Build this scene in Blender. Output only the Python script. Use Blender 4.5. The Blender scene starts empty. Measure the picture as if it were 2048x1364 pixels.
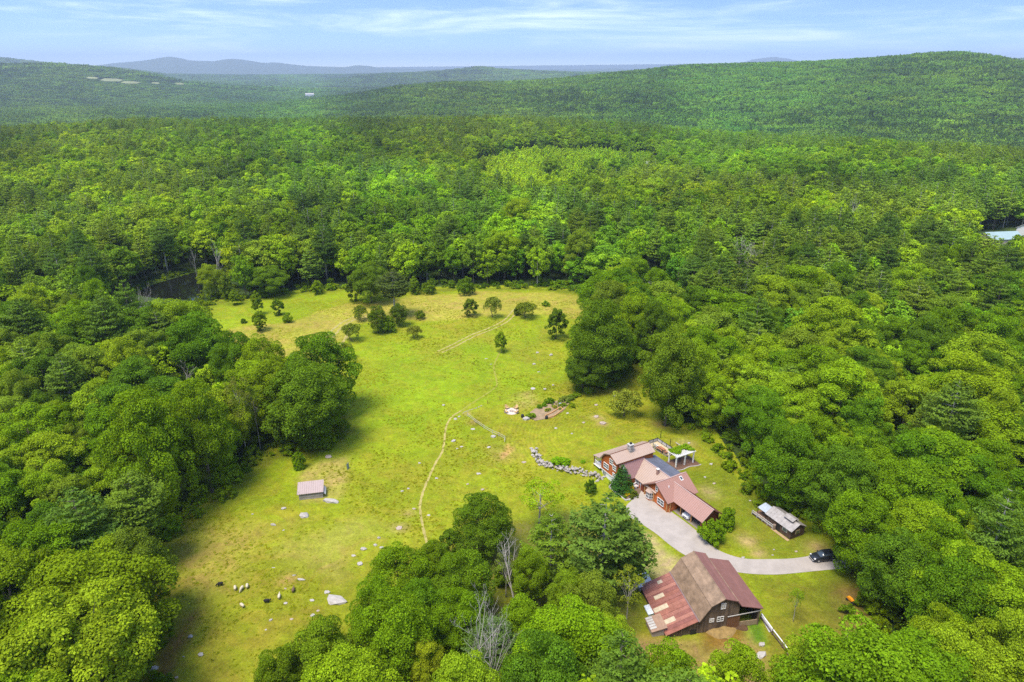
import bpy, bmesh, math, random
import numpy as np
from mathutils import Vector, Matrix

scene = bpy.context.scene
COL = scene.collection
rng = np.random.default_rng(7)
random.seed(7)

# ------------------------------------------------------------------ camera, sky, sun, exposure
CAM_H = 80.0
FPX = 1365.0                                   # focal length in pixels of the 2048 wide photograph
PITCH = math.atan(542 / FPX)
cam_data = bpy.data.cameras.new('camera')
cam_data.sensor_width = 36.0
cam_data.lens = 36.0 * FPX / 2048.0
cam_data.clip_start = 0.5
cam_data.clip_end = 60000.0
cam = bpy.data.objects.new('camera', cam_data)
cam.location = (0, 0, CAM_H)
cam.rotation_euler = (math.pi / 2 - PITCH, 0, 0)
COL.objects.link(cam)
scene.camera = cam

SUN_EL = math.radians(68)
SUN_AZ = (-0.66, -0.75)                        # horizontal direction towards the sun
sun_dir = Vector((SUN_AZ[0], SUN_AZ[1], 0)).normalized() * math.cos(SUN_EL) + Vector((0, 0, math.sin(SUN_EL)))
sun_data = bpy.data.lights.new('sun', 'SUN')
sun_data.energy = 2.6
sun_data.angle = math.radians(25)
sun_data.color = (1.0, 0.93, 0.80)
sun = bpy.data.objects.new('sun', sun_data)
sun.rotation_euler = (-sun_dir).to_track_quat('-Z', 'Y').to_euler()
sun.location = (0, 0, 300)
COL.objects.link(sun)

world = bpy.data.worlds.new('World')
scene.world = world
world.use_nodes = True
wn = world.node_tree
for n in list(wn.nodes):
    wn.nodes.remove(n)
def wnode(t, **k):
    n = wn.nodes.new(t)
    for a, b in k.items():
        setattr(n, a, b)
    return n
w_out = wnode('ShaderNodeOutputWorld')
w_bg = wnode('ShaderNodeBackground')
w_sky = wnode('ShaderNodeTexSky', sky_type='NISHITA', sun_disc=False)
w_sky.sun_elevation = SUN_EL
w_sky.sun_rotation = math.atan2(SUN_AZ[0], SUN_AZ[1])
w_sky.altitude = 400
w_sky.air_density = 1.0
w_sky.dust_density = 0.4
w_sky.ozone_density = 2.5
w_tc = wnode('ShaderNodeTexCoord')
# the sky deepens quickly above the horizon
w_sep = wnode('ShaderNodeSeparateXYZ')
w_m1 = wnode('ShaderNodeMath', operation='MAXIMUM'); w_m1.inputs[1].default_value = 0.0
w_m2 = wnode('ShaderNodeMath', operation='MULTIPLY'); w_m2.inputs[1].default_value = -9.0
w_m3 = wnode('ShaderNodeMath', operation='EXPONENT')
w_m4 = wnode('ShaderNodeMath', operation='SUBTRACT'); w_m4.inputs[0].default_value = 1.0
w_m5 = wnode('ShaderNodeMath', operation='MULTIPLY_ADD'); w_m5.inputs[1].default_value = 0.62
w_cmb = wnode('ShaderNodeCombineXYZ')
L = wn.links.new
L(w_tc.outputs['Generated'], w_sep.inputs[0])
L(w_sep.outputs['Z'], w_m1.inputs[0]); L(w_m1.outputs[0], w_m2.inputs[0]); L(w_m2.outputs[0], w_m3.inputs[0])
L(w_m3.outputs[0], w_m4.inputs[1]); L(w_m4.outputs[0], w_m5.inputs[0]); L(w_sep.outputs['Z'], w_m5.inputs[2])
L(w_sep.outputs['X'], w_cmb.inputs['X']); L(w_sep.outputs['Y'], w_cmb.inputs['Y']); L(w_m5.outputs[0], w_cmb.inputs['Z'])
w_nrm = wnode('ShaderNodeVectorMath', operation='NORMALIZE')
L(w_cmb.outputs[0], w_nrm.inputs[0]); L(w_nrm.outputs[0], w_sky.inputs['Vector'])
# thin streaky high cloud
w_map = wnode('ShaderNodeMapping'); w_map.inputs['Scale'].default_value = (2.2, 2.2, 24.0)
w_map.inputs['Rotation'].default_value = (0.0, 0.06, 0.3)
w_noi = wnode('ShaderNodeTexNoise'); w_noi.inputs['Scale'].default_value = 1.6; w_noi.inputs['Detail'].default_value = 7; w_noi.inputs['Roughness'].default_value = 0.62
w_noi.inputs['Distortion'].default_value = 0.5
w_ramp = wnode('ShaderNodeMapRange'); w_ramp.inputs['From Min'].default_value = 0.42; w_ramp.inputs['From Max'].default_value = 0.80; w_ramp.interpolation_type = 'SMOOTHSTEP'
w_ramp.inputs['To Max'].default_value = 0.55
w_mix = wnode('ShaderNodeMix', data_type='RGBA')
L(w_tc.outputs['Generated'], w_map.inputs[0]); L(w_map.outputs[0], w_noi.inputs['Vector']); L(w_noi.outputs[0], w_ramp.inputs['Value'])
L(w_ramp.outputs[0], w_mix.inputs['Factor'])
w_sat = wnode('ShaderNodeHueSaturation'); w_sat.inputs['Saturation'].default_value = 1.1; w_sat.inputs['Hue'].default_value = 0.504
L(w_sky.outputs[0], w_sat.inputs['Color']); L(w_sat.outputs[0], w_mix.inputs[6]); w_mix.inputs[7].default_value = (6.4, 6.9, 7.3, 1)
L(w_mix.outputs[2], w_bg.inputs['Color']); L(w_bg.outputs[0], w_out.inputs['Surface'])
w_bg.inputs['Strength'].default_value = 0.15

vs = scene.view_settings
vs.view_transform = 'Standard'; vs.look = 'None'; vs.exposure = 1.26; vs.gamma = 1.0; vs.use_curve_mapping = False
scene.cycles.use_denoising = False
scene.cycles.max_bounces = 4
scene.cycles.diffuse_bounces = 2
scene.cycles.transmission_bounces = 4
scene.cycles.transparent_max_bounces = 4

# ------------------------------------------------------------------ pixel <-> place
CP, SP = math.cos(PITCH), math.sin(PITCH)
def smooth(a, b, x):
    t = np.clip((x - a) / (b - a), 0, 1)
    return t * t * (3 - 2 * t)
def pray(px, py):
    u = (px - 1024) / FPX; v = (py - 682) / FPX
    return np.array([u, CP - v * SP, -SP - v * CP])
def proj(x, y, z):
    q = z - CAM_H
    zc = y * CP - q * SP
    dn = -y * SP - q * CP
    return 1024 + FPX * x / zc, 682 + FPX * dn / zc, zc

def ridge_z(D, knots, canopy):
    """crest heights for ridge knots given as seen from the survey point (bearing, elevation) at distance D"""
    xs = np.array([k[0] for k in knots], float)
    zs = []
    for px, py in knots:
        d = pray(px, py)
        zs.append(CAM_H + D * d[2] / math.hypot(d[0], d[1]) - canopy)
    return xs, np.array(zs)
RIDGES = []
def add_ridge(D, wf, wb, knots, canopy):
    xs, zs = ridge_z(D, knots, canopy)
    RIDGES.append((D, wf, wb, xs, zs))
add_ridge(2700, 1050, 900, [(-400, 230), (500, 215), (700, 190), (800, 172), (900, 163), (1000, 163), (1100, 158), (1200, 148), (1300, 138), (1370, 130), (1500, 126), (1600, 123), (1700, 118), (1760, 114), (1850, 106), (1900, 103), (1960, 109), (2010, 119), (2060, 124), (2500, 140)], 15)
add_ridge(4600, 1000, 900, [(-500, 126), (0, 131), (100, 129), (200, 137), (280, 147), (340, 162), (420, 172), (600, 180), (2500, 200)], 14)
add_ridge(6800, 1200, 1000, [(-500, 180), (280, 172), (330, 163), (500, 166), (640, 165), (700, 156), (760, 149), (830, 147), (900, 142), (960, 135), (1000, 140), (1060, 143), (1150, 146), (1300, 150), (2500, 160)], 12)
add_ridge(8600, 1200, 1200, [(-500, 108), (0, 117), (60, 124), (150, 132), (230, 137), (330, 150), (500, 152), (1900, 140), (2000, 122), (2048, 118), (2500, 112)], 10)
add_ridge(16500, 1800, 1800, [(-500, 140), (150, 137), (190, 131), (230, 126), (290, 121), (325, 115), (345, 113), (365, 116), (385, 121), (430, 122), (455, 118), (470, 117), (490, 119), (530, 126), (550, 124), (580, 128), (620, 132), (690, 134), (715, 130), (740, 132), (770, 136), (860, 138), (1000, 139), (1195, 138), (1230, 136), (1260, 139), (2500, 141)], 0)
add_ridge(23000, 1500, 1500, [(-500, 150), (1480, 126), (1500, 119), (1520, 116), (1545, 113), (1575, 117), (1605, 124), (2500, 150)], 0)

# terrace the house stands on (line of the rubble wall, continued under the house)
TERR_P = np.array([5.6, 129.0]); TERR_D = np.array([10.0, -4.4]) / math.hypot(10, 4.4)
TERR_N = np.array([-TERR_D[1], TERR_D[0]])     # towards the back of the house
def T(x, y):
    x = np.asarray(x, float); y = np.asarray(y, float)
    r = np.hypot(x, y)
    h = 0.45 * np.sin(x / 33 + 0.7) * np.cos(y / 41) + 0.35 * np.sin((x + y) / 57)
    far = smooth(260, 420, r)
    h = h + far * (3.5 * np.sin(x / 95 + 1.0) * np.sin(y / 120) + 2.5 * np.sin((x - 0.6 * y) / 170))
    # quiet ground round the buildings
    hb = np.exp(-(((x - 30) / 22) ** 2 + ((y - 104) / 26) ** 2) ** 2)
    h = h * (1 - hb)
    # terrace behind the rubble wall and the house
    q0, q1 = x - TERR_P[0], y - TERR_P[1]
    along = q0 * TERR_D[0] + q1 * TERR_D[1]
    dist = q0 * TERR_N[0] + q1 * TERR_N[1]
    w = 1.0 + 5.0 * smooth(10, 24, along)
    rise = smooth(-w, w, dist) * smooth(-6, 3, along) * (1 - smooth(26, 44, along)) * (1 - smooth(12, 34, dist))
    h = h + 1.5 * rise
    # pond hollow
    h = h - 2.2 * np.exp(-(((x + 125) / 26) ** 2 + ((y - 262) / 16) ** 2))
    # the plateau ends and the valley begins
    px = 1024 + FPX * x / np.maximum(y * CP, 1.0)
    px = np.clip(np.where(y > 1, px, np.where(x > 0, 2600, -600)), -600, 2600)
    d1 = np.interp(px, [-600, 600, 1000, 1300, 2048, 2600], [900, 930, 860, 760, 560, 520])
    val = -62 - 30 * smooth(2500, 6000, r)
    roll = 12 * np.sin(x / 260 + 0.8) * np.cos(y / 310) + 9 * np.sin((x + 1.7 * y) / 420)
    drop = smooth(0.0, 1.0, (r - d1) / 900)
    h = h + drop * (val + roll * smooth(1100, 1900, r))
    for D, wf, wb, xs, zs in RIDGES:
        c = np.interp(px, xs, zs)
        g = np.where(r < D, np.exp(-((r - D) / wf) ** 2), np.exp(-((r - D) / wb) ** 2))
        base = -92.0
        cand = base + (c - base) * g
        cand = cand + 6 * np.sin(x / 190 + D) * np.sin(y / 230 + 2 * D) * smooth(1000, 2500, r) * (1 - g * 0.9)
        k = 6.0
        m = np.maximum(h, cand)
        h = m + np.where(r > 900, np.log(np.exp((h - m) / k) + np.exp((cand - m) / k)) * k - 0 * m, 0) * (1 - g) * smooth(900, 1500, r)
    return h
def tz(x, y):
    return float(T(np.array([x]), np.array([y]))[0])
def at(px, py, dz=0.0):
    """the place on the ground that the survey sees in this direction"""
    d = pray(px, py)
    z = 0.0
    for _ in range(40):
        t = (z + dz - CAM_H) / d[2]
        z = 0.5 * z + 0.5 * tz(d[0] * t, d[1] * t)
    t = (z + dz - CAM_H) / d[2]
    return float(d[0] * t), float(d[1] * t), z
def height_for(x, y, z0, top_py):
    lo, hi = 0.0, 45.0
    for _ in range(40):
        m = (lo + hi) / 2
        if proj(x, y, z0 + m)[1] > top_py: lo = m
        else: hi = m
    return lo
def in_poly(xs, ys, poly):
    xs = np.asarray(xs); ys = np.asarray(ys)
    inside = np.zeros(xs.shape, bool)
    n = len(poly)
    for i in range(n):
        x0, y0 = poly[i]; x1, y1 = poly[(i + 1) % n]
        cond = (y0 > ys) != (y1 > ys)
        with np.errstate(divide='ignore', invalid='ignore'):
            xi = (x1 - x0) * (ys - y0) / (y1 - y0 + 1e-12) + x0
        inside ^= cond & (xs < xi)
    return inside
def wpoly(pts):
    return [at(*p)[:2] for p in pts]
def dist_poly(xs, ys, poly, closed=True):
    best = np.full(np.shape(xs), 1e9)
    n = len(poly)
    for i in range(n if closed else n - 1):
        a = np.array(poly[i]); b = np.array(poly[(i + 1) % n])
        ab = b - a; l2 = ab @ ab + 1e-12
        t = np.clip(((xs - a[0]) * ab[0] + (ys - a[1]) * ab[1]) / l2, 0, 1)
        best = np.minimum(best, np.hypot(xs - a[0] - t * ab[0], ys - a[1] - t * ab[1]))
    return best

# ------------------------------------------------------------------ materials
MATS = {}
def new_mat(name):
    m = bpy.data.materials.new(name); m.use_nodes = True
    nt = m.node_tree
    for n in list(nt.nodes): nt.nodes.remove(n)
    out = nt.nodes.new('ShaderNodeOutputMaterial')
    MATS[name] = m
    return m, nt, out
def plain(name, col, rough=0.7, var=0.12, scale=3.0, metal=0.0, spec=0.3, bump=0.0, bscale=20.0, coords='Object'):
    """Principled with soft value variation, a little bump"""
    m, nt, out = new_mat(name)
    N, K = nt.nodes.new, nt.links.new
    b = N('ShaderNodeBsdfPrincipled'); b.inputs['Roughness'].default_value = rough; b.inputs['Metallic'].default_value = metal
    b.inputs['Specular IOR Level'].default_value = spec
    tc = N('ShaderNodeTexCoord')
    no = N('ShaderNodeTexNoise'); no.inputs['Scale'].default_value = scale; no.inputs['Detail'].default_value = 6; no.inputs['Roughness'].default_value = 0.65
    K(tc.outputs[coords], no.inputs['Vector'])
    mr = N('ShaderNodeMapRange'); mr.inputs['From Min'].default_value = 0.3; mr.inputs['From Max'].default_value = 0.7
    mr.inputs['To Min'].default_value = 1 - var; mr.inputs['To Max'].default_value = 1 + var
    K(no.outputs[0], mr.inputs['Value'])
    vm = N('ShaderNodeVectorMath'); vm.operation = 'SCALE'; vm.inputs[0].default_value = col[:3]
    K(mr.outputs[0], vm.inputs['Scale']); K(vm.outputs[0], b.inputs['Base Color'])
    if bump:
        n2 = N('ShaderNodeTexNoise'); n2.inputs['Scale'].default_value = bscale; n2.inputs['Detail'].default_value = 4
        K(tc.outputs[coords], n2.inputs['Vector'])
        bp = N('ShaderNodeBump'); bp.inputs['Strength'].default_value = bump; bp.inputs['Distance'].default_value = 0.05
        K(n2.outputs[0], bp.inputs['Height']); K(bp.outputs[0], b.inputs['Normal'])
    K(b.outputs[0], out.inputs['Surface'])
    return m
LEAF_GAIN = (2.05, 1.74, 0.6)
NEEDLE_GAIN = (1.65, 1.64, 0.8)
def leaf_mat(name, cols=None, trans=0.24, rnd=False):
    """foliage: tint from the object's colour (or a random pick per tree), tone from the leaf clumps"""
    m, nt, out = new_mat(name)
    N, K = nt.nodes.new, nt.links.new
    oi = N('ShaderNodeObjectInfo')
    at_ = N('ShaderNodeAttribute'); at_.attribute_name = 'tone'
    if rnd:
        src = N('ShaderNodeValToRGB'); src.color_ramp.interpolation = 'LINEAR'
        K(oi.outputs['Random'], src.inputs[0])
        e = src.color_ramp.elements
        while len(e) < len(cols): e.new(0.5)
        for i, c in enumerate(cols):
            e[i].position = i / (len(cols) - 1); e[i].color = (*c, 1)
        col = src.outputs[0]
    else:
        col = oi.outputs['Color']
    # one even colour gain for needles, another for leaves
    gain = N('ShaderNodeVectorMath'); gain.operation = 'MULTIPLY'; gain.inputs[1].default_value = NEEDLE_GAIN if 'needle' in name else LEAF_GAIN
    K(col, gain.inputs[0]); col = gain.outputs[0]
    vm = N('ShaderNodeVectorMath'); vm.operation = 'SCALE'
    K(col, vm.inputs[0]); K(at_.outputs['Fac'], vm.inputs['Scale'])
    if rnd:                                    # stands of trees differ in tint across the land
        it = N('ShaderNodeAttribute'); it.attribute_name = 'tint'; it.attribute_type = 'INSTANCER'
        v3 = N('ShaderNodeVectorMath'); v3.operation = 'MULTIPLY'; K(vm.outputs[0], v3.inputs[0]); K(it.outputs['Color'], v3.inputs[1]); vm = v3
    d = N('ShaderNodeBsdfDiffuse')
    t = N('ShaderNodeBsdfTranslucent')
    hs = N('ShaderNodeHueSaturation'); hs.inputs['Hue'].default_value = 0.485; hs.inputs['Saturation'].default_value = 1.1; hs.inputs['Value'].default_value = 1.25
    K(vm.outputs[0], d.inputs['Color']); K(vm.outputs[0], hs.inputs['Color']); K(hs.outputs[0], t.inputs['Color'])
    mx = N('ShaderNodeMixShader'); mx.inputs[0].default_value = trans
    K(d.outputs[0], mx.inputs[1]); K(t.outputs[0], mx.inputs[2]); K(mx.outputs[0], out.inputs['Surface'])
    return m
M_LEAF = leaf_mat('leaf')
M_NEEDLE = leaf_mat('needle', trans=0.2)
GREENS = [(0.085, 0.165, 0.014), (0.055, 0.125, 0.014), (0.105, 0.185, 0.016), (0.07, 0.145, 0.012), (0.12, 0.20, 0.022), (0.05, 0.11, 0.018), (0.09, 0.155, 0.03)]
PINES = [(0.075, 0.125, 0.026), (0.10, 0.15, 0.028), (0.058, 0.105, 0.026), (0.12, 0.175, 0.03)]
UP = lambda cs, k: [(a * k * .98, b * k, c * k) for a, b, c in cs]
M_LEAF_R = leaf_mat('leaf_far', UP(GREENS, 1.3), rnd=True)
M_NEEDLE_R = leaf_mat('needle_far', UP(PINES, 1.2), trans=0.2, rnd=True)
M_BARK = plain('bark', (0.13, 0.105, 0.08), 0.9, 0.35, 2.0)
M_BARK_PALE = plain('bark_pale', (0.36, 0.33, 0.29), 0.85, 0.3, 3.0)
M_DEAD = plain('dead_wood', (0.42, 0.38, 0.33), 0.85, 0.2, 2.0)

# ------------------------------------------------------------------ mesh helpers
class MB:
    def __init__(s): s.v = []; s.f = []; s.mi = []
    def add(s, verts, faces, mi=0):
        o = len(s.v); s.v += [tuple(map(float, p)) for p in verts]; s.f += [tuple(i + o for i in f) for f in faces]; s.mi += [mi] * len(faces)
        return s
    def box(s, p0, p1, mi=0):
        (x0, y0, z0), (x1, y1, z1) = p0, p1
        if x0 > x1: x0, x1 = x1, x0
        if y0 > y1: y0, y1 = y1, y0
        if z0 > z1: z0, z1 = z1, z0
        return s.add([(x0, y0, z0), (x1, y0, z0), (x1, y1, z0), (x0, y1, z0), (x0, y0, z1), (x1, y0, z1), (x1, y1, z1), (x0, y1, z1)],
              [(0, 3, 2, 1), (4, 5, 6, 7), (0, 1, 5, 4), (1, 2, 6, 5), (2, 3, 7, 6), (3, 0, 4, 7)], mi)
    def slab(s, quad, t, mi=0):
        """solid slab: quad is the top face; it is thickened downwards along its normal"""
        q = [Vector(p) for p in quad]
        n = (q[1] - q[0]).cross(q[-1] - q[0]).normalized()
        if n.z < 0: q = q[::-1]; n = -n
        k = len(q)
        lo = [p - n * t for p in q]
        return s.add(q + lo, [tuple(range(k)), tuple(range(2 * k - 1, k - 1, -1))] + [(i, i + k, (i + 1) % k + k, (i + 1) % k) for i in range(k)], mi)
    def prism(s, poly, d, mi=0):
        """closed prism from a planar polygon pushed along d"""
        q = [Vector(p) for p in poly]; d = Vector(d); k = len(q)
        return s.add(q + [p + d for p in q], [tuple(range(k - 1, -1, -1)), tuple(range(k, 2 * k))] + [(i, (i + 1) % k, (i + 1) % k + k, i + k) for i in range(k)], mi)
    def tube(s, pts, rad, n=6, mi=0, cap=True):
        pts = [Vector(p) for p in pts]; rings = []
        for i, p in enumerate(pts):
            d = (pts[min(i + 1, len(pts) - 1)] - pts[max(i - 1, 0)]).normalized()
            a = d.orthogonal().normalized(); b = d.cross(a)
            r = rad[i] if hasattr(rad, '__len__') else rad
            rings.append([p + (a * math.cos(2 * math.pi * j / n) + b * math.sin(2 * math.pi * j / n)) * r for j in range(n)])
        v = [p for r in rings for p in r]; f = []
        for i in range(len(rings) - 1):
            for j in range(n):
                f.append((i * n + j, i * n + (j + 1) % n, (i + 1) * n + (j + 1) % n, (i + 1) * n + j))
        if cap:
            f.append(tuple(range(n - 1, -1, -1))); f.append(tuple((len(rings) - 1) * n + j for j in range(n)))
        return s.add(v, f, mi)
    def ring(s, c, r, z0, z1, n=12, mi=0, r1=None):
        return s.tube([(c[0], c[1], z0), (c[0], c[1], z1)], [r, r if r1 is None else r1], n, mi)
    def mesh(s, name, mats, smooth_=False):
        me = bpy.data.meshes.new(name); me.from_pydata(s.v, [], s.f)
        for m in (mats if isinstance(mats, (list, tuple)) else [mats]): me.materials.append(m)
        if any(s.mi): me.polygons.foreach_set('material_index', s.mi)
        if smooth_: me.polygons.foreach_set('use_smooth', [True] * len(me.polygons))
        me.update(); return me
    def build(s, name, mats, parent=None, smooth_=False):
        return link(name, s.mesh(name, mats, smooth_), parent)
def link(name, data, parent=None, loc=None):
    o = bpy.data.objects.new(name, data); COL.objects.link(o)
    if parent is not None: o.parent = parent
    if loc is not None: o.location = loc
    return o
def tag(o, label=None, cat=None, group=None, kind=None):
    if label: o['label'] = label
    if cat: o['category'] = cat
    if group: o['group'] = group
    if kind: o['kind'] = kind
    return o
def empty(name, loc, rz=0.0):
    o = link(name, None); o.location = loc; o.rotation_euler = (0, 0, rz); o.empty_display_size = 0.5
    return o
def np_mesh(name, verts, quads, mats, tone=None, mi=None):
    me = bpy.data.meshes.new(name)
    nv, nf = len(verts), len(quads); k = quads.shape[1]
    me.vertices.add(nv); me.vertices.foreach_set('co', np.ascontiguousarray(verts, np.float32).ravel())
    me.loops.add(nf * k); me.loops.foreach_set('vertex_index', np.ascontiguousarray(quads, np.int32).ravel())
    me.polygons.add(nf); me.polygons.foreach_set('loop_start', np.arange(0, nf * k, k, dtype=np.int32))
    for m in (mats if isinstance(mats, (list, tuple)) else [mats]): me.materials.append(m)
    if mi is not None: me.polygons.foreach_set('material_index', np.ascontiguousarray(mi, np.int32))
    me.update(calc_edges=True)
    if tone is not None:
        a = me.attributes.new('tone', 'FLOAT', 'FACE'); a.data.foreach_set('value', np.ascontiguousarray(tone, np.float32))
    me.validate()
    return me

# ------------------------------------------------------------------ leaves
def unit(v): return v / np.maximum(np.linalg.norm(v, axis=-1, keepdims=True), 1e-9)
def leaf_quads(c, n, size, aspect, g):
    """kite shaped leaf sprays centred at c facing n"""
    k = len(c)
    t = unit(np.cross(n, g.normal(size=(k, 3)))); b = np.cross(n, t)
    l = (size * (0.7 + 0.6 * g.random(k)))[:, None]; w = l * (aspect * (0.7 + 0.6 * g.random(k)))[:, None]
    sag = n * l * 0.22
    v = np.stack([c - t * l * 0.5 - sag * 0.5, c + b * w * 0.5 - t * l * 0.08, c + t * l * 0.5 - sag, c - b * w * 0.5 + t * l * 0.05], 1).reshape(-1, 3)
    q = np.arange(4 * k).reshape(k, 4)
    return v, q
def lobes(g, k=5):
    d = unit(g.normal(size=(k, 3))); a = g.uniform(-0.28, 0.30, k)
    return lambda n: 1 + np.sum(a * np.maximum(n @ d.T, 0) ** 2, 1)
def broad_crown(seed, H, R, base, nclump, nleaf, lsize, mat, name, top=0.5, sparse=1.0):
    """rounded crown made of billowing leaf clumps"""
    g = np.random.default_rng(seed)
    hc = (H - base) / 2; cz = base + hc * (0.92)
    lob = lobes(g)
    d = unit(g.normal(size=(nclump, 3)))
    d[:, 2] = np.abs(d[:, 2]) * np.where(g.random(nclump) < 0.74, 1, -0.75)
    d = unit(d)
    rho = (0.30 + 0.70 * g.random(nclump) ** 0.45) * lob(d)
    taper = 1 - top * 0.45 * np.clip(d[:, 2], 0, 1) ** 2
    cc = np.stack([d[:, 0] * R * rho * taper, d[:, 1] * R * rho * taper, cz + d[:, 2] * hc * np.minimum(rho, 1.05)], 1)
    rc = R * (0.10 + 0.22 * g.random(nclump) ** 1.2) * (0.9 + 0.2 * (1 - rho))
    per = np.maximum((nleaf * (rc / rc.mean()) ** 2).astype(int), 6)
    idx = np.repeat(np.arange(nclump), per); k = len(idx)
    n = unit(g.normal(size=(k, 3)) + 0.55 * d[idx] + np.array([0, 0, 0.55]))
    rad = rc[idx] * (0.84 + 0.20 * g.random(k)) * np.where(g.random(k) < 0.07, 1.0 + 0.5 * g.random(k), 1.0)
    p = cc[idx] + n * rad[:, None] * np.array([1.08, 1.08, 0.82])
    nn = unit(n * 0.8 + np.array([0, 0, 0.35]) + 0.55 * g.normal(size=(k, 3)))
    if sparse < 1:
        keep = g.random(k) < sparse; p, nn, idx = p[keep], nn[keep], idx[keep]; k = len(p)
    v, q = leaf_quads(p, nn, np.full(k, lsize), np.full(k, 0.72), g)
    tone = (0.74 + 0.52 * g.random(k)) * (0.82 + 0.36 * g.random(nclump))[idx]
    return np_mesh(name, v, q, mat, tone), cc, rc
def trunk_mesh(seed, H, r, top, targets, mat, name, nl=7, lean=0.3, lim_r=0.45):
    g = np.random.default_rng(seed)
    mb = MB(); zs = np.linspace(-0.4, top, 7)
    off = np.cumsum(g.normal(scale=lean * 0.3, size=(7, 2)), 0); off[:2] = 0
    pts = [(off[i, 0], off[i, 1], zs[i]) for i in range(7)]
    mb.tube(pts, [r * 1.25] + [r * (1 - 0.78 * i / 6) for i in range(1, 7)], 7)
    if targets is not None and len(targets):
        for j in g.choice(len(targets), min(nl, len(targets)), replace=False):
            i = int(g.integers(3, 6)); s = Vector(pts[i]); e = Vector(targets[j])
            if e.z < s.z - 0.5: continue
            m = s.lerp(e, 0.5) + Vector((0, 0, 0.08 * (e - s).length)) + Vector(g.normal(scale=0.2, size=3))
            r0 = r * lim_r * (1 - 0.1 * i)
            mb.tube([s, m, s.lerp(e, 0.95)], [r0, r0 * 0.6, r0 * 0.2], 5, cap=False)
    return mb.mesh(name, mat, True)
def pine_crown(seed, H, R, base, whorls, nb, tuft, lsize, mat, name, shape='pine', droop=0.0):
    g = np.random.default_rng(seed); C = []; Nn = []; S = []; B = []; br = []
    for w in range(whorls):
        f = (w + 0.3 * g.random()) / whorls
        z = base + (H - base) * f
        if shape == 'pine':
            prof = (0.42 + 0.58 * math.sin(min(1, f * 1.5 + 0.22) * math.pi * 0.62)) * (1 - f ** 2.6) + 0.08
        else:
            prof = (1 - f) ** 0.85 + 0.03
        m = nb if f < 0.8 else max(3, nb - 2)
        a0 = g.random() * 6.28
        for j in range(m):
            if shape == 'pine' and g.random() < 0.10: continue
            a = a0 + 6.283 * j / m + g.normal(scale=0.2)
            Lb = R * prof * g.uniform(0.68, 1.15)
            dirv = np.array([math.cos(a), math.sin(a), 0])
            up = g.uniform(0.02, 0.22) if shape == 'pine' else g.uniform(-0.3, -0.1) - droop
            br.append(((0, 0, z), tuple(dirv * Lb * 0.9 + np.array([0, 0, z + up * Lb]))))
            k = max(3, int(tuft * Lb / R))
            t = 0.22 + 0.78 * np.sqrt(g.random(k))
            side = g.normal(size=k) * 0.18 * Lb * (0.35 + t)
            perp = np.array([-dirv[1], dirv[0], 0])
            zz = z + up * Lb * t + (0.16 * Lb * t ** 2.5 if shape == 'pine' else 0.1 * Lb * t ** 3) + g.normal(size=k) * 0.10 + (g.normal(size=k) * 0.03 * Lb)
            C.append(dirv[None] * (Lb * t)[:, None] + perp[None] * side[:, None] + np.array([0, 0, 1])[None] * zz[:, None])
            nn = np.array([0, 0, 1.0]) + 0.42 * g.normal(size=(k, 3)) + 0.3 * dirv
            Nn.append(unit(nn)); S.append(np.full(k, lsize) * (1.1 - 0.3 * f)); B.append(np.full(k, g.uniform(0.82, 1.15)))
    C = np.concatenate(C); Nn = np.concatenate(Nn); S = np.concatenate(S); B = np.concatenate(B)
    v, q = leaf_quads(C, Nn, S, np.full(len(C), 0.55), g)
    return np_mesh(name, v, q, mat, B * (0.82 + 0.36 * g.random(len(C)))), br
def pine_trunk(seed, H, r, br, mat, name, dead=6):
    g = np.random.default_rng(seed); mb = MB()
    mb.tube([(0, 0, -0.4), (0.05, 0, H * 0.3), (0, 0.05, H * 0.65), (0, 0, H * 0.9)], [r * 1.15, r * 0.85, r * 0.5, r * 0.1], 7)
    for i in range(0, len(br), 3):
        s, e = Vector(br[i][0]), Vector(br[i][1]); mb.tube([s, e], [r * 0.16, r * 0.05], 4, cap=False)
    for i in range(dead):
        z = H * g.uniform(0.15, 0.45); a = g.random() * 6.28; l = g.uniform(0.6, 2.0)
        mb.tube([(0, 0, z), (math.cos(a) * l, math.sin(a) * l, z + g.uniform(-0.2, 0.3))], [r * 0.12, r * 0.04], 4, cap=False)
    return mb.mesh(name, mat, True)
def dead_mesh(seed, H, spread, mat, name, first=0.3, stems=1, up=0.75):
    """bare branching tree"""
    g = random.Random(seed); mb = MB()
    def grow(p, d, l, r, lev):
        n = 4; pts = [p]; rr = [r]
        for i in range(n):
            d = (d + Vector((g.gauss(0, .12), g.gauss(0, .12), g.gauss(0.03, .08)))).normalized()
            p = p + d * (l / n); pts.append(p); rr.append(r * (1 - 0.75 * (i + 1) / n))
        mb.tube(pts, rr, 5 if lev < 2 else 3, cap=False)
        if lev >= 3: return
        k = {0: 9, 1: 6, 2: 4}[lev]
        for j in range(k):
            t = (first if lev == 0 else 0.3) + (1 - (first if lev == 0 else 0.3)) * (j + g.random()) / k
            i = min(int(t * n), n - 1); q = pts[i].lerp(pts[i + 1], t * n - i)
            a = g.random() * 6.283
            o = Vector((math.cos(a), math.sin(a), up * g.uniform(0.3, 1.3))).normalized()
            o = (o * 0.75 + d * 0.45).normalized()
            grow(q, o, l * g.uniform(0.30, 0.5) * (spread if lev == 0 else 1) * (1.1 - 0.5 * t), max(rr[i] * 0.5, 0.018), lev + 1)
    for s in range(stems):
        a = g.random() * 6.28; lean = 0.05 if stems == 1 else 0.28
        grow(Vector((0, 0, -0.3)), Vector((math.cos(a) * lean, math.sin(a) * lean, 1)).normalized(), H, 0.02 * H if stems == 1 else 0.012 * H, 0)
    return mb.mesh(name, mat, True)
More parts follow.
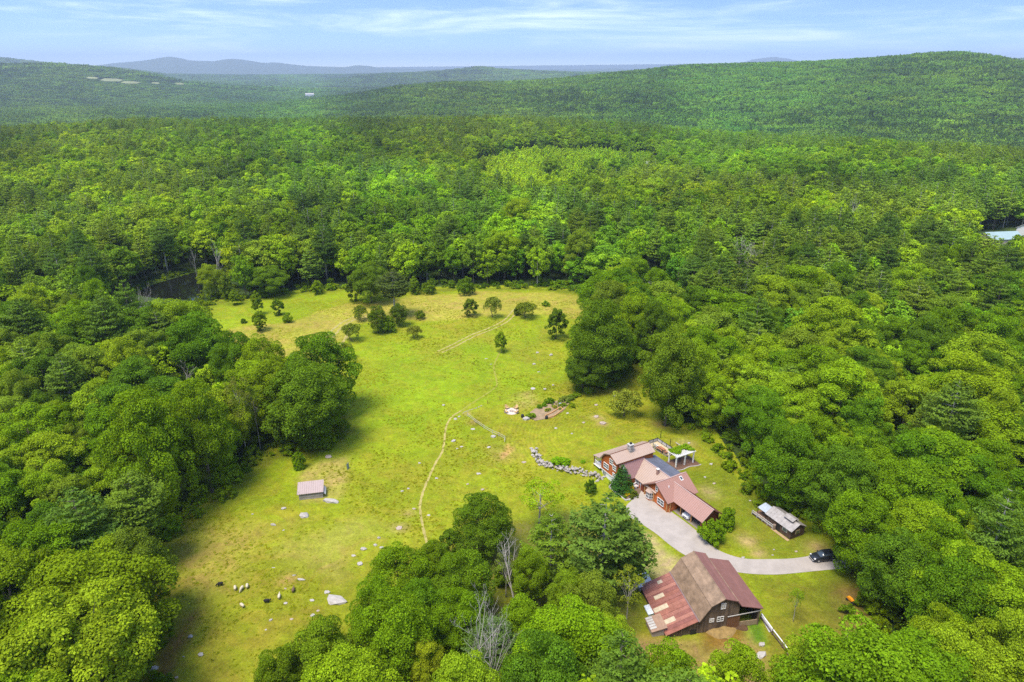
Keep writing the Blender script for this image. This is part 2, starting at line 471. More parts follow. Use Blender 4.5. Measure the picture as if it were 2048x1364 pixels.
# ------------------------------------------------------------------ ground
def ground_mat():
    m, nt, out = new_mat('forest_floor')
    N, K = nt.nodes.new, nt.links.new
    tc = N('ShaderNodeTexCoord'); b = N('ShaderNodeBsdfPrincipled'); b.inputs['Roughness'].default_value = 0.95; b.inputs['Specular IOR Level'].default_value = 0.1
    n1 = N('ShaderNodeTexNoise'); n1.inputs['Scale'].default_value = 0.02; n1.inputs['Detail'].default_value = 10; n1.inputs['Roughness'].default_value = 0.75
    K(tc.outputs['Object'], n1.inputs['Vector'])
    r = N('ShaderNodeValToRGB'); K(n1.outputs[0], r.inputs[0])
    e = r.color_ramp.elements; e[0].position = 0.35; e[0].color = (0.030, 0.052, 0.014, 1); e[1].position = 0.68; e[1].color = (0.075, 0.115, 0.022, 1)
    K(r.outputs[0], b.inputs['Base Color'])
    n2 = N('ShaderNodeTexNoise'); n2.inputs['Scale'].default_value = 0.12; n2.inputs['Detail'].default_value = 5; K(tc.outputs['Object'], n2.inputs['Vector'])
    bp = N('ShaderNodeBump'); bp.inputs['Strength'].default_value = 1.0; bp.inputs['Distance'].default_value = 6.0
    K(n2.outputs[0], bp.inputs['Height']); K(bp.outputs[0], b.inputs['Normal'])
    K(b.outputs[0], out.inputs['Surface'])
    return m
def make_ground():
    rs = np.concatenate([[0.0], np.geomspace(12, 27000, 230)])
    fine = np.radians(np.arange(-48, 48.01, 0.4)); coarse = np.radians(np.arange(54, 306.1, 6.0))
    th = np.concatenate([fine, coarse])
    nT = len(th)
    R, TH = np.meshgrid(rs, th, indexing='ij')
    X, Y = R * np.sin(TH), R * np.cos(TH)
    Z = T(X, Y)
    nearr = np.hypot(X, Y) < 330
    insd = np.zeros(X.shape, bool); insd[nearr] = in_poly(X[nearr], Y[nearr], CLEAR) & (dist_poly(X[nearr], Y[nearr], CLEAR) > 4.5)
    Z = np.where(insd, Z - 0.8, Z)             # the open land is a sheet of its own above this
    v = np.stack([X.ravel(), Y.ravel(), Z.ravel()], 1)
    i, j = np.meshgrid(np.arange(len(rs) - 1), np.arange(nT), indexing='ij')
    a = i * nT + j; b = i * nT + (j + 1) % nT
    q = np.stack([a, b, b + nT, a + nT], -1).reshape(-1, 4)[:, ::-1]
    q = q[nT:]                                 # the first ring is a fan
    tri_c = len(v); v = np.vstack([v, [[0, 0, tz(0, 0)]]])
    me = np_mesh('ground', v, np.ascontiguousarray(q), ground_mat())
    bm = bmesh.new(); bm.from_mesh(me)
    bm.verts.ensure_lookup_table()
    c = bm.verts[tri_c]
    for k in range(nT):
        try: bm.faces.new((c, bm.verts[nT + (k + 1) % nT], bm.verts[nT + k]))
        except ValueError: pass
    bm.normal_update()
    loose = [x for x in bm.verts if not x.link_faces]
    bmesh.ops.delete(bm, geom=loose, context='VERTS')
    for f in bm.faces: f.smooth = True
    bm.to_mesh(me); bm.free()
    return tag(link('ground', me), 'dark forest floor and wooded terrain running to the hills', kind='structure')

# ------------------------------------------------------------------ the open land (outlines surveyed on the ground)
CLEAR = wpoly([(300, 1900), (318, 1420), (322, 1290), (318, 1215), (345, 1085), (385, 1035), (445, 985), (505, 932), (560, 903), (655, 893), (672, 868), (660, 800),
    (652, 795), (560, 800), (485, 788), (432, 750), (385, 700), (372, 655), (400, 618), (440, 602), (475, 606), (540, 592), (610, 583), (700, 578), (765, 584), (830, 584), (860, 579),
    (930, 576), (1000, 576), (1100, 578), (1160, 583), (1195, 592), (1190, 640), (1172, 690), (1160, 740), (1160, 776), (1190, 785), (1240, 755), (1275, 722), (1302, 735),
    (1325, 790), (1338, 855), (1400, 860), (1432, 898), (1470, 950), (1515, 1004), (1600, 1030), (1634, 1072), (1668, 1090), (1770, 1080), (1780, 1130), (1692, 1152), (1694, 1215), (1750, 1275),
    (1800, 1345), (1830, 1440), (1300, 1440), (1245, 1480), (600, 1480), (540, 1900)])
POND = wpoly([(258, 594), (300, 575), (345, 561), (388, 547), (400, 554), (404, 580), (394, 600), (335, 618), (275, 618)])
MARSH = wpoly([(205, 640), (240, 588), (330, 552), (385, 537), (450, 540), (480, 585), (430, 606), (400, 690), (330, 715), (245, 705)])
REGROW = wpoly([(935, 345), (960, 325), (1000, 316), (1040, 304), (1110, 302), (1150, 308), (1200, 303), (1260, 315), (1300, 312), (1330, 345), (1290, 372), (1240, 392), (1190, 388), (1150, 420), (1080, 418), (1040, 432), (970, 400), (940, 398), (955, 372)])
HOUSE_E = wpoly([(1930, 500), (1960, 462), (2110, 450), (2130, 510), (2110, 560), (1960, 560)])
ROAD_C = [at(*p)[:2] for p in [(1200, 520), (1262, 545), (1290, 560), (1312, 580), (1330, 610), (1345, 650)]]

make_ground()

# ------------------------------------------------------------------ tree shapes
PROTO = {}
def proto(kind, crown, trunk): PROTO.setdefault(kind, []).append((crown, trunk))
for s in range(8):
    cr, cc, rc = broad_crown(100 + s, 18, 5.3, 4.2 - 1.2 * (s % 3), 100, 270, 0.26, M_LEAF, 'crown', top=0.2 + 0.16 * (s % 4))
    proto('broad', cr, trunk_mesh(200 + s, 18, 0.30, 13, cc, M_BARK, 'trunk', 10))
for s in range(4):
    cr, cc, rc = broad_crown(130 + s, 18, 6.2, 0.9, 160, 240, 0.27, M_LEAF, 'crown', top=0.5)
    proto('full', cr, trunk_mesh(230 + s, 18, 0.36, 13, cc, M_BARK, 'trunk', 10))
for s in range(3):
    cr, cc, rc = broad_crown(150 + s, 6, 2.0, 0.5, 90, 90, 0.25, M_LEAF, 'crown', top=0.7)
    proto('young', cr, trunk_mesh(250 + s, 6, 0.09, 4.5, cc, M_BARK, 'trunk', 6, 0.15))
for s in range(3):
    cr, cc, rc = broad_crown(160 + s, 5, 2.9, 1.1, 70, 60, 0.28, M_LEAF, 'crown', top=0.1, sparse=0.8)
    proto('apple', cr, trunk_mesh(260 + s, 5, 0.17, 3.2, cc, M_BARK, 'trunk', 16, 0.5, 0.5))
for s in range(2):
    cr, cc, rc = broad_crown(165 + s, 16, 4.2, 7.5, 44, 70, 0.34, M_LEAF, 'crown', top=0.3, sparse=0.6)
    proto('thin', cr, trunk_mesh(265 + s, 16, 0.22, 13.5, cc, M_BARK_PALE, 'trunk', 18, 0.3, 0.5))
for s in range(3):
    cr, cc, rc = broad_crown(170 + s, 2.4, 1.6, -0.5, 80, 90, 0.20, M_LEAF, 'foliage', top=0.2)
    proto('bush', cr, trunk_mesh(270 + s, 2.4, 0.05, 1.2, cc, M_BARK, 'stem', 5, 0.1))
for s in range(6):
    cr, br = pine_crown(300 + s, 20, 3.9 + 0.3 * (s % 3), [7.5, 5.0, 9.0][s % 3], 17, 7, 120, 0.42, M_NEEDLE, 'crown')
    proto('pine', cr, pine_trunk(400 + s, 20, 0.27, br, M_BARK if s % 2 else M_BARK_PALE, 'trunk', 10))
for s in range(3):
    cr, br = pine_crown(340 + s, 20, 4.2, [5.0, 4.0, 6.0][s], 13, 6, 120, 0.46, M_NEEDLE, 'crown')
    proto('openpine', cr, pine_trunk(440 + s, 20, 0.24, br, M_BARK_PALE, 'trunk', 14))
for s in range(2):
    cr, br = pine_crown(320 + s, 12, 3.4, 0.5, 20, 8, 46, 0.40, M_NEEDLE, 'crown', 'spruce')
    proto('spruce', cr, pine_trunk(420 + s, 12, 0.2, br, M_BARK, 'trunk', 0))
for s in range(3):
    d = dead_mesh(500 + s, 15, 1.15, M_DEAD, 'trunk', 0.3, [1, 3, 2][s], 0.8)
    proto('dead', None, d)

TREE_NAMES = {'broad': ('broadleaf_tree', 'tree'), 'full': ('broadleaf_tree', 'tree'), 'young': ('young_tree', 'young tree'), 'apple': ('apple_tree', 'fruit tree'), 'thin': ('sparse_tree', 'tree'),
              'bush': ('shrub', 'shrub'), 'pine': ('pine_tree', 'pine tree'), 'openpine': ('pine_tree', 'pine tree'), 'spruce': ('spruce_tree', 'spruce tree'), 'dead': ('dead_tree', 'dead tree')}
NOMH = {'broad': (18, 5.3), 'full': (18, 6.2), 'young': (6, 2.0), 'apple': (5, 2.9), 'thin': (16, 4.2), 'bush': (2.4, 1.6), 'pine': (20, 4.2), 'openpine': (20, 4.2), 'spruce': (12, 3.4), 'dead': (15, 5.0)}
def plant(kind, x, y, H, R, color, label, group=None, rz=None, var=None, z=None):
    nm, cat = TREE_NAMES[kind]
    i = (rng.integers(0, 99) if var is None else var) % len(PROTO[kind])
    cr, tr = PROTO[kind][i]
    z = tz(x, y) if z is None else z
    e = empty(nm, (x, y, z), rng.random() * 6.28 if rz is None else rz)
    e.scale = (R / NOMH[kind][1], R / NOMH[kind][1], H / NOMH[kind][0])
    tag(e, label, cat, group)
    if tr is not None:
        link('stem' if kind == 'bush' else 'trunk', tr, e)
    if cr is not None:
        c = link('foliage' if kind == 'bush' else 'crown', cr, e)
        c.color = (*color, 1)
    return e
def tint(pal, i=None, j=0.10):
    c = pal[int(rng.integers(0, len(pal))) if i is None else i % len(pal)]
    f = 1 + rng.uniform(-j, j)
    return (c[0] * f * (1 + rng.uniform(-.06, .06)), c[1] * f, c[2] * f)
def plant_px(kind, bx, by, top, wpx, color, label, group=None, var=None):
    """tree with its foot seen at (bx, by), its tip at top, its crown wpx wide"""
    x, y, z = at(bx, by)
    H = height_for(x, y, z, top)
    zc = proj(x, y, z + H * 0.5)[2]
    R = wpx / 2 / FPX * zc * {'full': .86, 'broad': .86, 'thin': .86, 'bush': .78, 'young': .8, 'apple': .82}.get(kind, 1.0)
    return plant(kind, x, y, H, R, color, label, group, var=var, z=z)

# ------------------------------------------------------------------ the forest: sites of every tree up to the ridge
def forest_sites():
    s = 7.0
    gx, gy = np.meshgrid(np.arange(-760, 760, s), np.arange(34, 1060, s))
    gx = gx.ravel(); gy = gy.ravel()
    x = gx + rng.uniform(-0.42, 0.42, gx.size) * s; y = gy + rng.uniform(-0.42, 0.42, gy.size) * s
    r = np.hypot(x, y)
    ok = (np.abs(x) < y * 0.84 + 26) & (r < 1080)
    x, y = x[ok], y[ok]; r = r[ok]
    dC = np.where(in_poly(x, y, CLEAR), -1, dist_poly(x, y, CLEAR))
    bad = (dC < 1.2) | in_poly(x, y, MARSH) | (in_poly(x, y, REGROW) & (rng.random(x.size) > .015)) | in_poly(x, y, HOUSE_E) | (dist_poly(x, y, ROAD_C, False) < 5.5)
    # spots that would stand between the camera and the barn yard are kept by hand below
    x, y, r, dC = x[~bad], y[~bad], r[~bad], dC[~bad]
    z = T(x, y)
    px, py, zc = proj(x, y, z)
    n1 = np.sin(x / 41 + 2) * np.sin(y / 53 + 1) + 0.6 * np.sin((x + y) / 29) + 0.5 * np.sin((x - 1.4 * y) / 67)
    frac = np.full(x.size, 0.05)
    frac = np.where((py < 640) & (py >= 395) & (px < 720), 0.42, frac)
    frac = np.where((py < 690) & (py >= 395) & (px > 1380), 0.50, frac)
    frac = np.where((py < 560) & (py >= 395) & (px > 700) & (px <= 1380), 0.30, frac)
    frac = np.where(py < 395, 0.22, frac)
    frac = np.where(r > np.interp(px, [0, 1000, 2048], [850, 800, 560]), 0.55, frac)
    frac = np.clip(frac * (1 + 0.75 * n1), 0, 0.9)
    pine = rng.random(x.size) < frac
    H = np.where(pine, rng.normal(20.5, 3.0, x.size), rng.normal(16.6, 2.8, x.size))
    H = np.clip(H, 11, 26)
    edge = (dC > 0) & (dC < 8)
    R = np.where(pine, rng.normal(3.9, 0.5, x.size), np.clip(rng.normal(5.5, 1.1, x.size), 3.6, 8.5)) * np.clip(H / 18, 0.8, 1.25)
    return dict(x=x, y=y, z=z, r=r, px=px, py=py, pine=pine, H=H, R=R, edge=edge, dC=dC, n1=n1)
FS = forest_sites()

# hand-placed trees (surveyed one by one)
HAND = []
def hand(kind, bx, by, top, w, col, label, group=None, var=None):
    x, y, z = at(bx, by)
    zc = proj(x, y, z)[2]
    HAND.append((x, y, w / 2 / FPX * zc * (0.8 if kind in ('broad', 'full', 'pine') else 0.3)))
    return plant_px(kind, bx, by, top, w, col, label, group, var)
G = GREENS
# pasture and hay field
hand('pine', 790, 634, 540, 62, (0.06, 0.085, 0.03), 'tall dark pine with a bare trunk standing alone between hay field and pasture', var=2)
hand('full', 742, 606, 524, 84, (0.06, 0.115, 0.016), 'broad dark green tree beside the lone pine at the hay field')
hand('young', 712, 604, 556, 40, (0.05, 0.09, 0.02), 'small dark tree on the near-left flank of the broad tree by the lone pine')
hand('young', 940, 633, 597, 34, (0.075, 0.12, 0.025), 'small rounded tree at the pasture top, first left of the leafy trio')
hand('apple', 985, 636, 592, 40, (0.10, 0.145, 0.04), 'open-branched pale apple tree in the middle of the pasture-top trio')
hand('apple', 1052, 636, 604, 52, (0.075, 0.115, 0.022), 'wide low apple tree at the upper end of the two-track lane')
hand('bush', 1034, 630, 613, 17, (0.06, 0.1, 0.02), 'small dark bush touching the low apple tree by the lane end')
hand('young', 1112, 678, 617, 46, (0.06, 0.11, 0.02), 'upright dark green tree in front of the big maple clump')
hand('young', 1003, 705, 665, 27, (0.085, 0.15, 0.014), 'small egg-shaped tree standing alone in mid pasture at the footpath end')
hand('apple', 828, 677, 651, 36, (0.10, 0.13, 0.04), 'thin grey-green apple tree alone in the upper pasture')
hand('apple', 704, 682, 646, 48, (0.085, 0.13, 0.03), 'spreading apple tree beside the grassy two-track at left of the pasture')
hand('apple', 690, 717, 686, 42, (0.10, 0.15, 0.03), 'sparse apple tree nearest the left woods, below the spreading one')
hand('full', 756, 667, 610, 42, (0.055, 0.10, 0.016), 'dark bushy tree in the thicket under the lone pine, left of two')
hand('full', 800, 652, 606, 40, (0.05, 0.09, 0.018), 'dark bushy tree at the very foot of the lone pine')
hand('bush', 776, 664, 634, 36, (0.075, 0.14, 0.014), 'bright low bush between the two dark trees of the pine thicket')
hand('apple', 720, 642, 612, 36, (0.075, 0.12, 0.02), 'low apple tree at the left end of the thicket under the pine')
hand('bush', 840, 638, 622, 22, (0.075, 0.125, 0.02), 'small bush right of the pine thicket on the old wall line')
hand('young', 518, 630, 582, 26, (0.085, 0.15, 0.014), 'slim pointed young tree, first on the far-left meadow')
hand('young', 521, 662, 624, 34, (0.085, 0.15, 0.014), 'bushy young tree directly in front of the slim pointed one')
hand('young', 558, 631, 597, 28, (0.06, 0.115, 0.016), 'round dark young tree standing right of the slim pointed one')
hand('bush', 574, 645, 626, 22, (0.10, 0.18, 0.016), 'light green bush below the round young tree on the meadow')
hand('bush', 487, 646, 637, 17, (0.06, 0.12, 0.014), 'tiny dark bush on the hay strip left of the young trees')
hand('young', 635, 589, 560, 24, (0.095, 0.165, 0.014), 'small bright tree at the back of the meadow')
hand('young', 470, 610, 581, 24, (0.085, 0.15, 0.016), 'small tree at the left back corner of the meadow by the marsh')
hand('young', 830, 590, 553, 24, (0.085, 0.155, 0.014), 'small upright tree left of two at the back edge of the hay field')
hand('bush', 858, 588, 563, 28, (0.075, 0.135, 0.014), 'rounded shrub right of two at the back edge of the hay field')
hand('bush', 933, 589, 556, 36, (0.06, 0.12, 0.014), 'rounded dark shrub tree jutting into the hay field from its back edge')
hand('bush', 1093, 612, 602, 18, (0.085, 0.17, 0.014), 'low bright bush alone in the right part of the hay field')
hand('full', 540, 592, 531, 92, (0.065, 0.13, 0.016), 'wide dark green tree dome at the back of the meadow by the marsh')
hand('full', 425, 598, 526, 54, (0.11, 0.175, 0.02), 'light green tree between the pond and the meadow')
hand('young', 455, 600, 545, 30, (0.09, 0.15, 0.025), 'thin pale tree beside the light green tree at the pond')
hand('dead', 432, 585, 497, 38, G[0], 'bare silvery dead conifer standing behind the pond', var=0)
# left woods edge
hand('full', 622, 897, 720, 176, (0.06, 0.12, 0.018), 'huge dark oak at the right corner of the left woods above the shed')
hand('full', 560, 880, 722, 120, (0.085, 0.145, 0.014), 'big bright green oak just left of the huge corner oak')
hand('thin', 494, 914, 757, 66, (0.085, 0.115, 0.045), 'grey-green tree with a bare trunk at the left woods edge', var=0)
hand('thin', 521, 898, 775, 44, (0.06, 0.11, 0.03), 'second bare-trunked tree, right of the grey-green one')
hand('full', 425, 985, 760, 128, (0.08, 0.15, 0.014), 'tall bright maple with hanging boughs left of the bare-trunked trees')
hand('full', 330, 1040, 775, 175, (0.075, 0.145, 0.012), 'very broad maple at the middle of the left woods edge')
hand('bush', 330, 1072, 1035, 66, (0.065, 0.14, 0.014), 'big bright shrub where the left woods meet the lower pasture')
hand('full', 300, 1250, 1062, 150, (0.065, 0.11, 0.026), 'dark grey-green oak behind the bottom-left oak')
hand('full', 225, 1320, 1100, 300, (0.08, 0.135, 0.012), 'very large spreading oak in the bottom-left corner of the pasture')
hand('broad', 60, 1330, 1120, 190, (0.075, 0.13, 0.012), 'broad oak left of the very large bottom-left oak')
hand('bush', 598, 938, 904, 32, (0.085, 0.165, 0.014), 'single bright shrub behind the wooden pasture shed')
# right clump between pasture and lawn
hand('full', 1196, 776, 601, 132, (0.055, 0.11, 0.016), 'huge dark maple between pasture and lawn')
hand('full', 1165, 782, 700, 84, (0.05, 0.10, 0.018), 'dense dark lower tree at the left foot of the huge maple')
hand('full', 1268, 720, 578, 92, (0.095, 0.17, 0.014), 'yellow-green tree behind the huge maple')
hand('full', 1215, 690, 562, 100, (0.075, 0.125, 0.025), 'grey-green rounded tree behind the huge maple, left of the yellow-green one')
hand('full', 1300, 735, 600, 80, (0.05, 0.10, 0.016), 'dark tree behind the huge maple at the lawn gap')
hand('full', 1330, 852, 655, 130, (0.07, 0.125, 0.02), 'silver-tipped poplar at the left corner of the right woods')
hand('apple', 1248, 832, 782, 76, (0.12, 0.165, 0.045), 'pale flowering apple tree alone on the lawn by the right woods')
# bottom middle grove
hand('full', 966, 1118, 992, 126, (0.055, 0.11, 0.016), 'dark rounded tree at the top of the middle grove')
hand('young', 905, 1118, 1060, 62, (0.05, 0.10, 0.018), 'small dark tree left of the dark rounded tree in the middle grove')
hand('thin', 1078, 1050, 966, 104, (0.11, 0.20, 0.014), 'flat-topped bright green tree right of the dark rounded tree', var=1)
hand('openpine', 1100, 1168, 1024, 112, (0.085, 0.135, 0.02), 'light green bushy pine left of the tall grove pine', var=1)
hand('openpine', 1202, 1190, 986, 164, (0.07, 0.115, 0.03), 'tall open pine with a pale trunk leaning over the driveway edge', var=0)
hand('openpine', 1245, 1180, 1040, 110, (0.07, 0.11, 0.028), 'shorter pine right of the tall open pine beside the driveway', var=3)
hand('full', 800, 1238, 1092, 138, (0.075, 0.145, 0.012), 'bright maple on the left flank of the middle grove')
hand('full', 925, 1250, 1106, 150, (0.06, 0.12, 0.014), 'deep green maple in the heart of the middle grove')
hand('dead', 1030, 1222, 1098, 90, G[0], 'bare pale dead tree in the middle grove', var=0)
hand('thin', 1012, 1195, 1110, 56, (0.07, 0.11, 0.045), 'grey-leaved thin tree around the bare dead tree', var=0)
hand('full', 1180, 1290, 1152, 128, (0.085, 0.135, 0.03), 'grey-green poplar between the grove pine and the barn')
hand('thin', 1252, 1252, 1140, 70, (0.11, 0.155, 0.03), 'small half-bare tree against the barn lean-to', var=0)
hand('full', 655, 1440, 1250, 170, (0.075, 0.135, 0.016), 'large maple at the bottom left of the middle grove')
hand('full', 580, 1470, 1295, 120, (0.07, 0.125, 0.014), 'maple at the lowest left tip of the middle grove')
hand('full', 800, 1400, 1190, 190, (0.075, 0.15, 0.012), 'bright broad maple at the bottom centre of the middle grove')
hand('broad', 862, 1440, 1290, 90, (0.13, 0.185, 0.02), 'yellowish small-leaved tree at the bottom of the middle grove')
hand('pine', 990, 1385, 1245, 110, (0.06, 0.10, 0.04), 'blue-green pine behind the bleached dead tree', var=2)
hand('dead', 968, 1428, 1222, 135, G[0], 'large bleached dead tree at the bottom centre', var=1)
hand('full', 1135, 1420, 1215, 235, (0.085, 0.17, 0.012), 'huge bright green maple at the bottom right of the middle grove')
hand('full', 1060, 1215, 1095, 84, (0.085, 0.155, 0.016), 'light green tree in the grove between dead tree and bushy pine')
hand('full', 1135, 1262, 1140, 90, (0.09, 0.16, 0.02), 'light green tree below the tall open pine')
hand('full', 870, 1190, 1085, 80, (0.07, 0.13, 0.014), 'mid green tree between the two upper maples of the grove')
for bx, by, tp, w, c, lb in ((920, 1330, 1180, 130, 3, 'deep in the grove above the blue-green pine'), (1045, 1335, 1200, 120, 0, 'right of the blue-green pine'), (760, 1320, 1165, 120, 3, 'on the left grove flank below the bright maple'), (1045, 1450, 1300, 100, 2, 'just right of the bleached dead tree'), (1215, 1360, 1230, 110, 4, 'lowest right in the grove by the barn hut'), (850, 1300, 1160, 110, 1, 'under the deep green maple')):
    hand('full', bx, by, tp, w, GREENS[c], 'rounded grove tree ' + lb)
hand('bush', 1035, 1245, 1205, 60, (0.06, 0.12, 0.014), 'dark bush at the foot of the bare dead tree')
hand('bush', 1130, 1230, 1180, 70, (0.085, 0.16, 0.016), 'bright bush under the light green pine')
hand('bush', 1010, 1160, 1125, 56, (0.07, 0.13, 0.016), 'bush behind the bare dead tree in the grove')
hand('bush', 1165, 1190, 1150, 50, (0.08, 0.15, 0.016), 'bush at the foot of the tall open pine')
# garden
hand('spruce', 1243, 978, 928, 54, (0.028, 0.075, 0.022), 'dense dark spruce in front of the log house', var=0)
hand('bush', 1424, 1085, 1044, 52, (0.085, 0.17, 0.014), 'bright rounded shrub at the end of the carport, nearer the driveway')
hand('bush', 1453, 1058, 1017, 44, (0.085, 0.165, 0.014), 'bright rounded shrub behind the carport end wall')
hand('bush', 1180, 987, 962, 26, (0.045, 0.10, 0.02), 'small dark bush on the grass left of the spruce')
hand('thin', 1586, 1244, 1176, 36, (0.09, 0.165, 0.016), 'slender young tree on the grass right of the barn')
hand('thin', 1687, 1306, 1258, 34, (0.085, 0.16, 0.016), 'smaller young tree near the lower right woods')

for bx, by, tp, w, c, lb in ((1325, 1475, 1292, 150, 0, 'below the straw heap'), (1455, 1480, 1300, 150, 2, 'below the pale ledge rock'), (1590, 1478, 1285, 160, 4, 'below the board fence'), (1722, 1470, 1292, 150, 2, 'below the smaller young tree'), (1860, 1465, 1262, 190, 4, 'second from the right corner'), (2000, 1450, 1225, 210, 4, 'filling the bottom right corner')):
    hand('full', bx, by, tp, w, GREENS[c], 'bright maple crown at the bottom edge, ' + lb)
for bx, by, tp, w, c, lb in ((1700, 1147, 985, 150, 3, 'overhanging the dark car'), (1775, 1230, 1070, 150, 5, 'above the orange machine'), (1665, 1060, 895, 150, 5, 'behind the shack'), (1560, 1010, 850, 140, 1, 'left behind the shack')):
    hand('full', bx, by, tp, w, GREENS[c], 'broad maple at the right woods edge ' + lb)
# keep wild trees off the hand-placed ones
hx = np.array(HAND)
keep = np.ones(FS['x'].size, bool)
for a, b, r in HAND:
    keep &= np.hypot(FS['x'] - a, FS['y'] - b) > max(r, 1.5)
DEADS = [(1470, 572, 490, 72, 1, 'bleached many-stemmed dead tree right of the road gap'), (72, 985, 905, 60, 2, 'bare dead tree at the left frame edge of the left woods'),
         (365, 800, 735, 56, 0, 'grey dead crown rising from the middle of the left woods'), (205, 850, 775, 40, 0, 'thin dead snag in the left woods'), (318, 690, 590, 46, 1, 'grey leafless tree at the near pond shore'),
         (740, 420, 372, 40, 1, 'grey dead tree crown far behind the meadow'), (1690, 480, 400, 30, 0, 'dead snag deep in the mixed wood at the right'), (575, 490, 430, 18, 0, 'dead pine pole behind the meadow'),
         (610, 485, 425, 16, 0, 'second dead pine pole behind the meadow'), (1565, 600, 540, 34, 2, 'small dead tree beside the bleached one'), (395, 560, 505, 22, 0, 'dead pole left of the dead conifer at the pond')]
def open_view(px, py, depth, half):
    """gaps in the woods on the near side of a landmark"""
    global keep
    x, y, z = at(px, py); r = math.hypot(x, y); ux, uy = x / r, y / r
    along = FS['x'] * ux + FS['y'] * uy - r; side = np.abs(-FS['x'] * uy + FS['y'] * ux)
    keep &= ~((along < 4) & (along > -depth) & (side < half))
for d_ in DEADS:
    if d_[1] < 900: open_view(d_[0], d_[1], 15, 4.0)
open_view(1470, 572, 30, 7.0); open_view(1292, 560, 34, 6.0); open_view(1995, 492, 26, 10.0)
for k in list(FS): FS[k] = FS[k][keep]

# which trees show largest: these become single things
top_px, top_py, _ = proj(FS['x'], FS['y'], FS['z'] + FS['H'])
inframe = (top_py < 1364) & (FS['px'] > -60) & (FS['px'] < 2108)
score = np.where(inframe, FS['H'] / FS['r'], 0)
single = np.zeros(score.size, bool)
for sel, cnt in ((~FS['pine'], 270), (FS['pine'], 150)):
    idx = np.where(sel & inframe)[0]
    idx = idx[np.argsort(-score[idx])][:cnt]
    single[idx] = True
DEAD_SITES = [(30, 965), (540, 1050), (1470, 560), (1505, 565), (1560, 600), (480, 600), (85, 940), (640, 520), (1475, 575)]

def zone(px, py):
    if py > 1290 and px > 1200: return 'at the bottom edge, ' + ('below the barn' if px < 1560 else 'right of the barn' if px < 1800 else 'in the right corner')
    if px < 720 and py > 640:
        return 'in the left woods, ' + ('bottom' if py > 1080 else 'lower middle' if py > 940 else 'upper middle' if py > 820 else 'upper' if py > 740 else 'far') + (' left' if px < 230 else ' centre' if px < 470 else ' right')
    if px > 1180 and py > 600:
        return 'in the right woods, ' + ('level with the barn' if py > 1100 else 'level with the carport' if py > 990 else 'level with the house' if py > 880 else 'level with the lawn' if py > 760 else 'level with the pasture') + (', left part' if px < 1480 else ', middle' if px < 1680 else ', right part' if px < 1860 else ', far right')
    if px < 250: return 'far left behind the pond'
    if px < 720: return ('in the pines behind the pond' if px < 480 else 'in the pines behind the meadow') if py < 560 else 'along the meadow behind the pond'
    if px < 860: return 'behind the hay field, left end'
    if px < 1000: return 'behind the hay field, left of centre'
    if px < 1140: return 'behind the hay field, right of centre'
    if px < 1290: return 'behind the hay field, right end'
    if px < 1480: return 'just right of the road gap'
    if px < 1720: return 'in the mixed wood right of the bleached dead tree'
    return 'in the mixed wood by the teal roof'
TONES = ['yellow-green', 'dark green', 'bright green', 'mid green', 'pale lime', 'deep green', 'grey-green']
PTONES = ['olive', 'light olive', 'dark', 'pale']
edge_pool = FS['edge']
for i in np.where(single)[0]:
    zn = zone(FS['px'][i], FS['py'][i])
    tall = ('tall ' if FS['H'][i] > 18.4 else 'short ' if FS['H'][i] < 15.0 else '') + ('wide ' if FS['R'][i] > (4.5 if FS['pine'][i] else 6.0) else 'narrow ' if FS['R'][i] < (3.7 if FS['pine'][i] else 4.7) else '')
    zg = zn.split(',')[0]
    if FS['pine'][i]:
        t = int(rng.integers(0, 4)); lb = f'{tall}{PTONES[t]} pine {zn}'
        plant('pine', FS['x'][i], FS['y'][i], FS['H'][i], FS['R'][i], tint(PINES, t), lb, 'pines ' + zg, z=FS['z'][i])
    else:
        t = int(np.clip((FS['n1'][i] + 1.6) / 3.2 * 4 + rng.integers(0, 4), 0, 6)) if rng.random() < 0.8 else int(rng.integers(0, 7))
        kind = 'full' if FS['edge'][i] and rng.random() < 0.85 else 'broad'
        lb = f'{tall}{TONES[t]} broadleaf tree {zn}'
        plant(kind, FS['x'][i], FS['y'][i], FS['H'][i], FS['R'][i] * (1.08 if kind == 'full' else 1), tint(GREENS, t), lb, 'broadleaf trees ' + zg, z=FS['z'][i])
for bx, by, tp, w, v, lb in DEADS:
    plant_px('dead', bx, by, tp, w, G[0], lb, var=v)

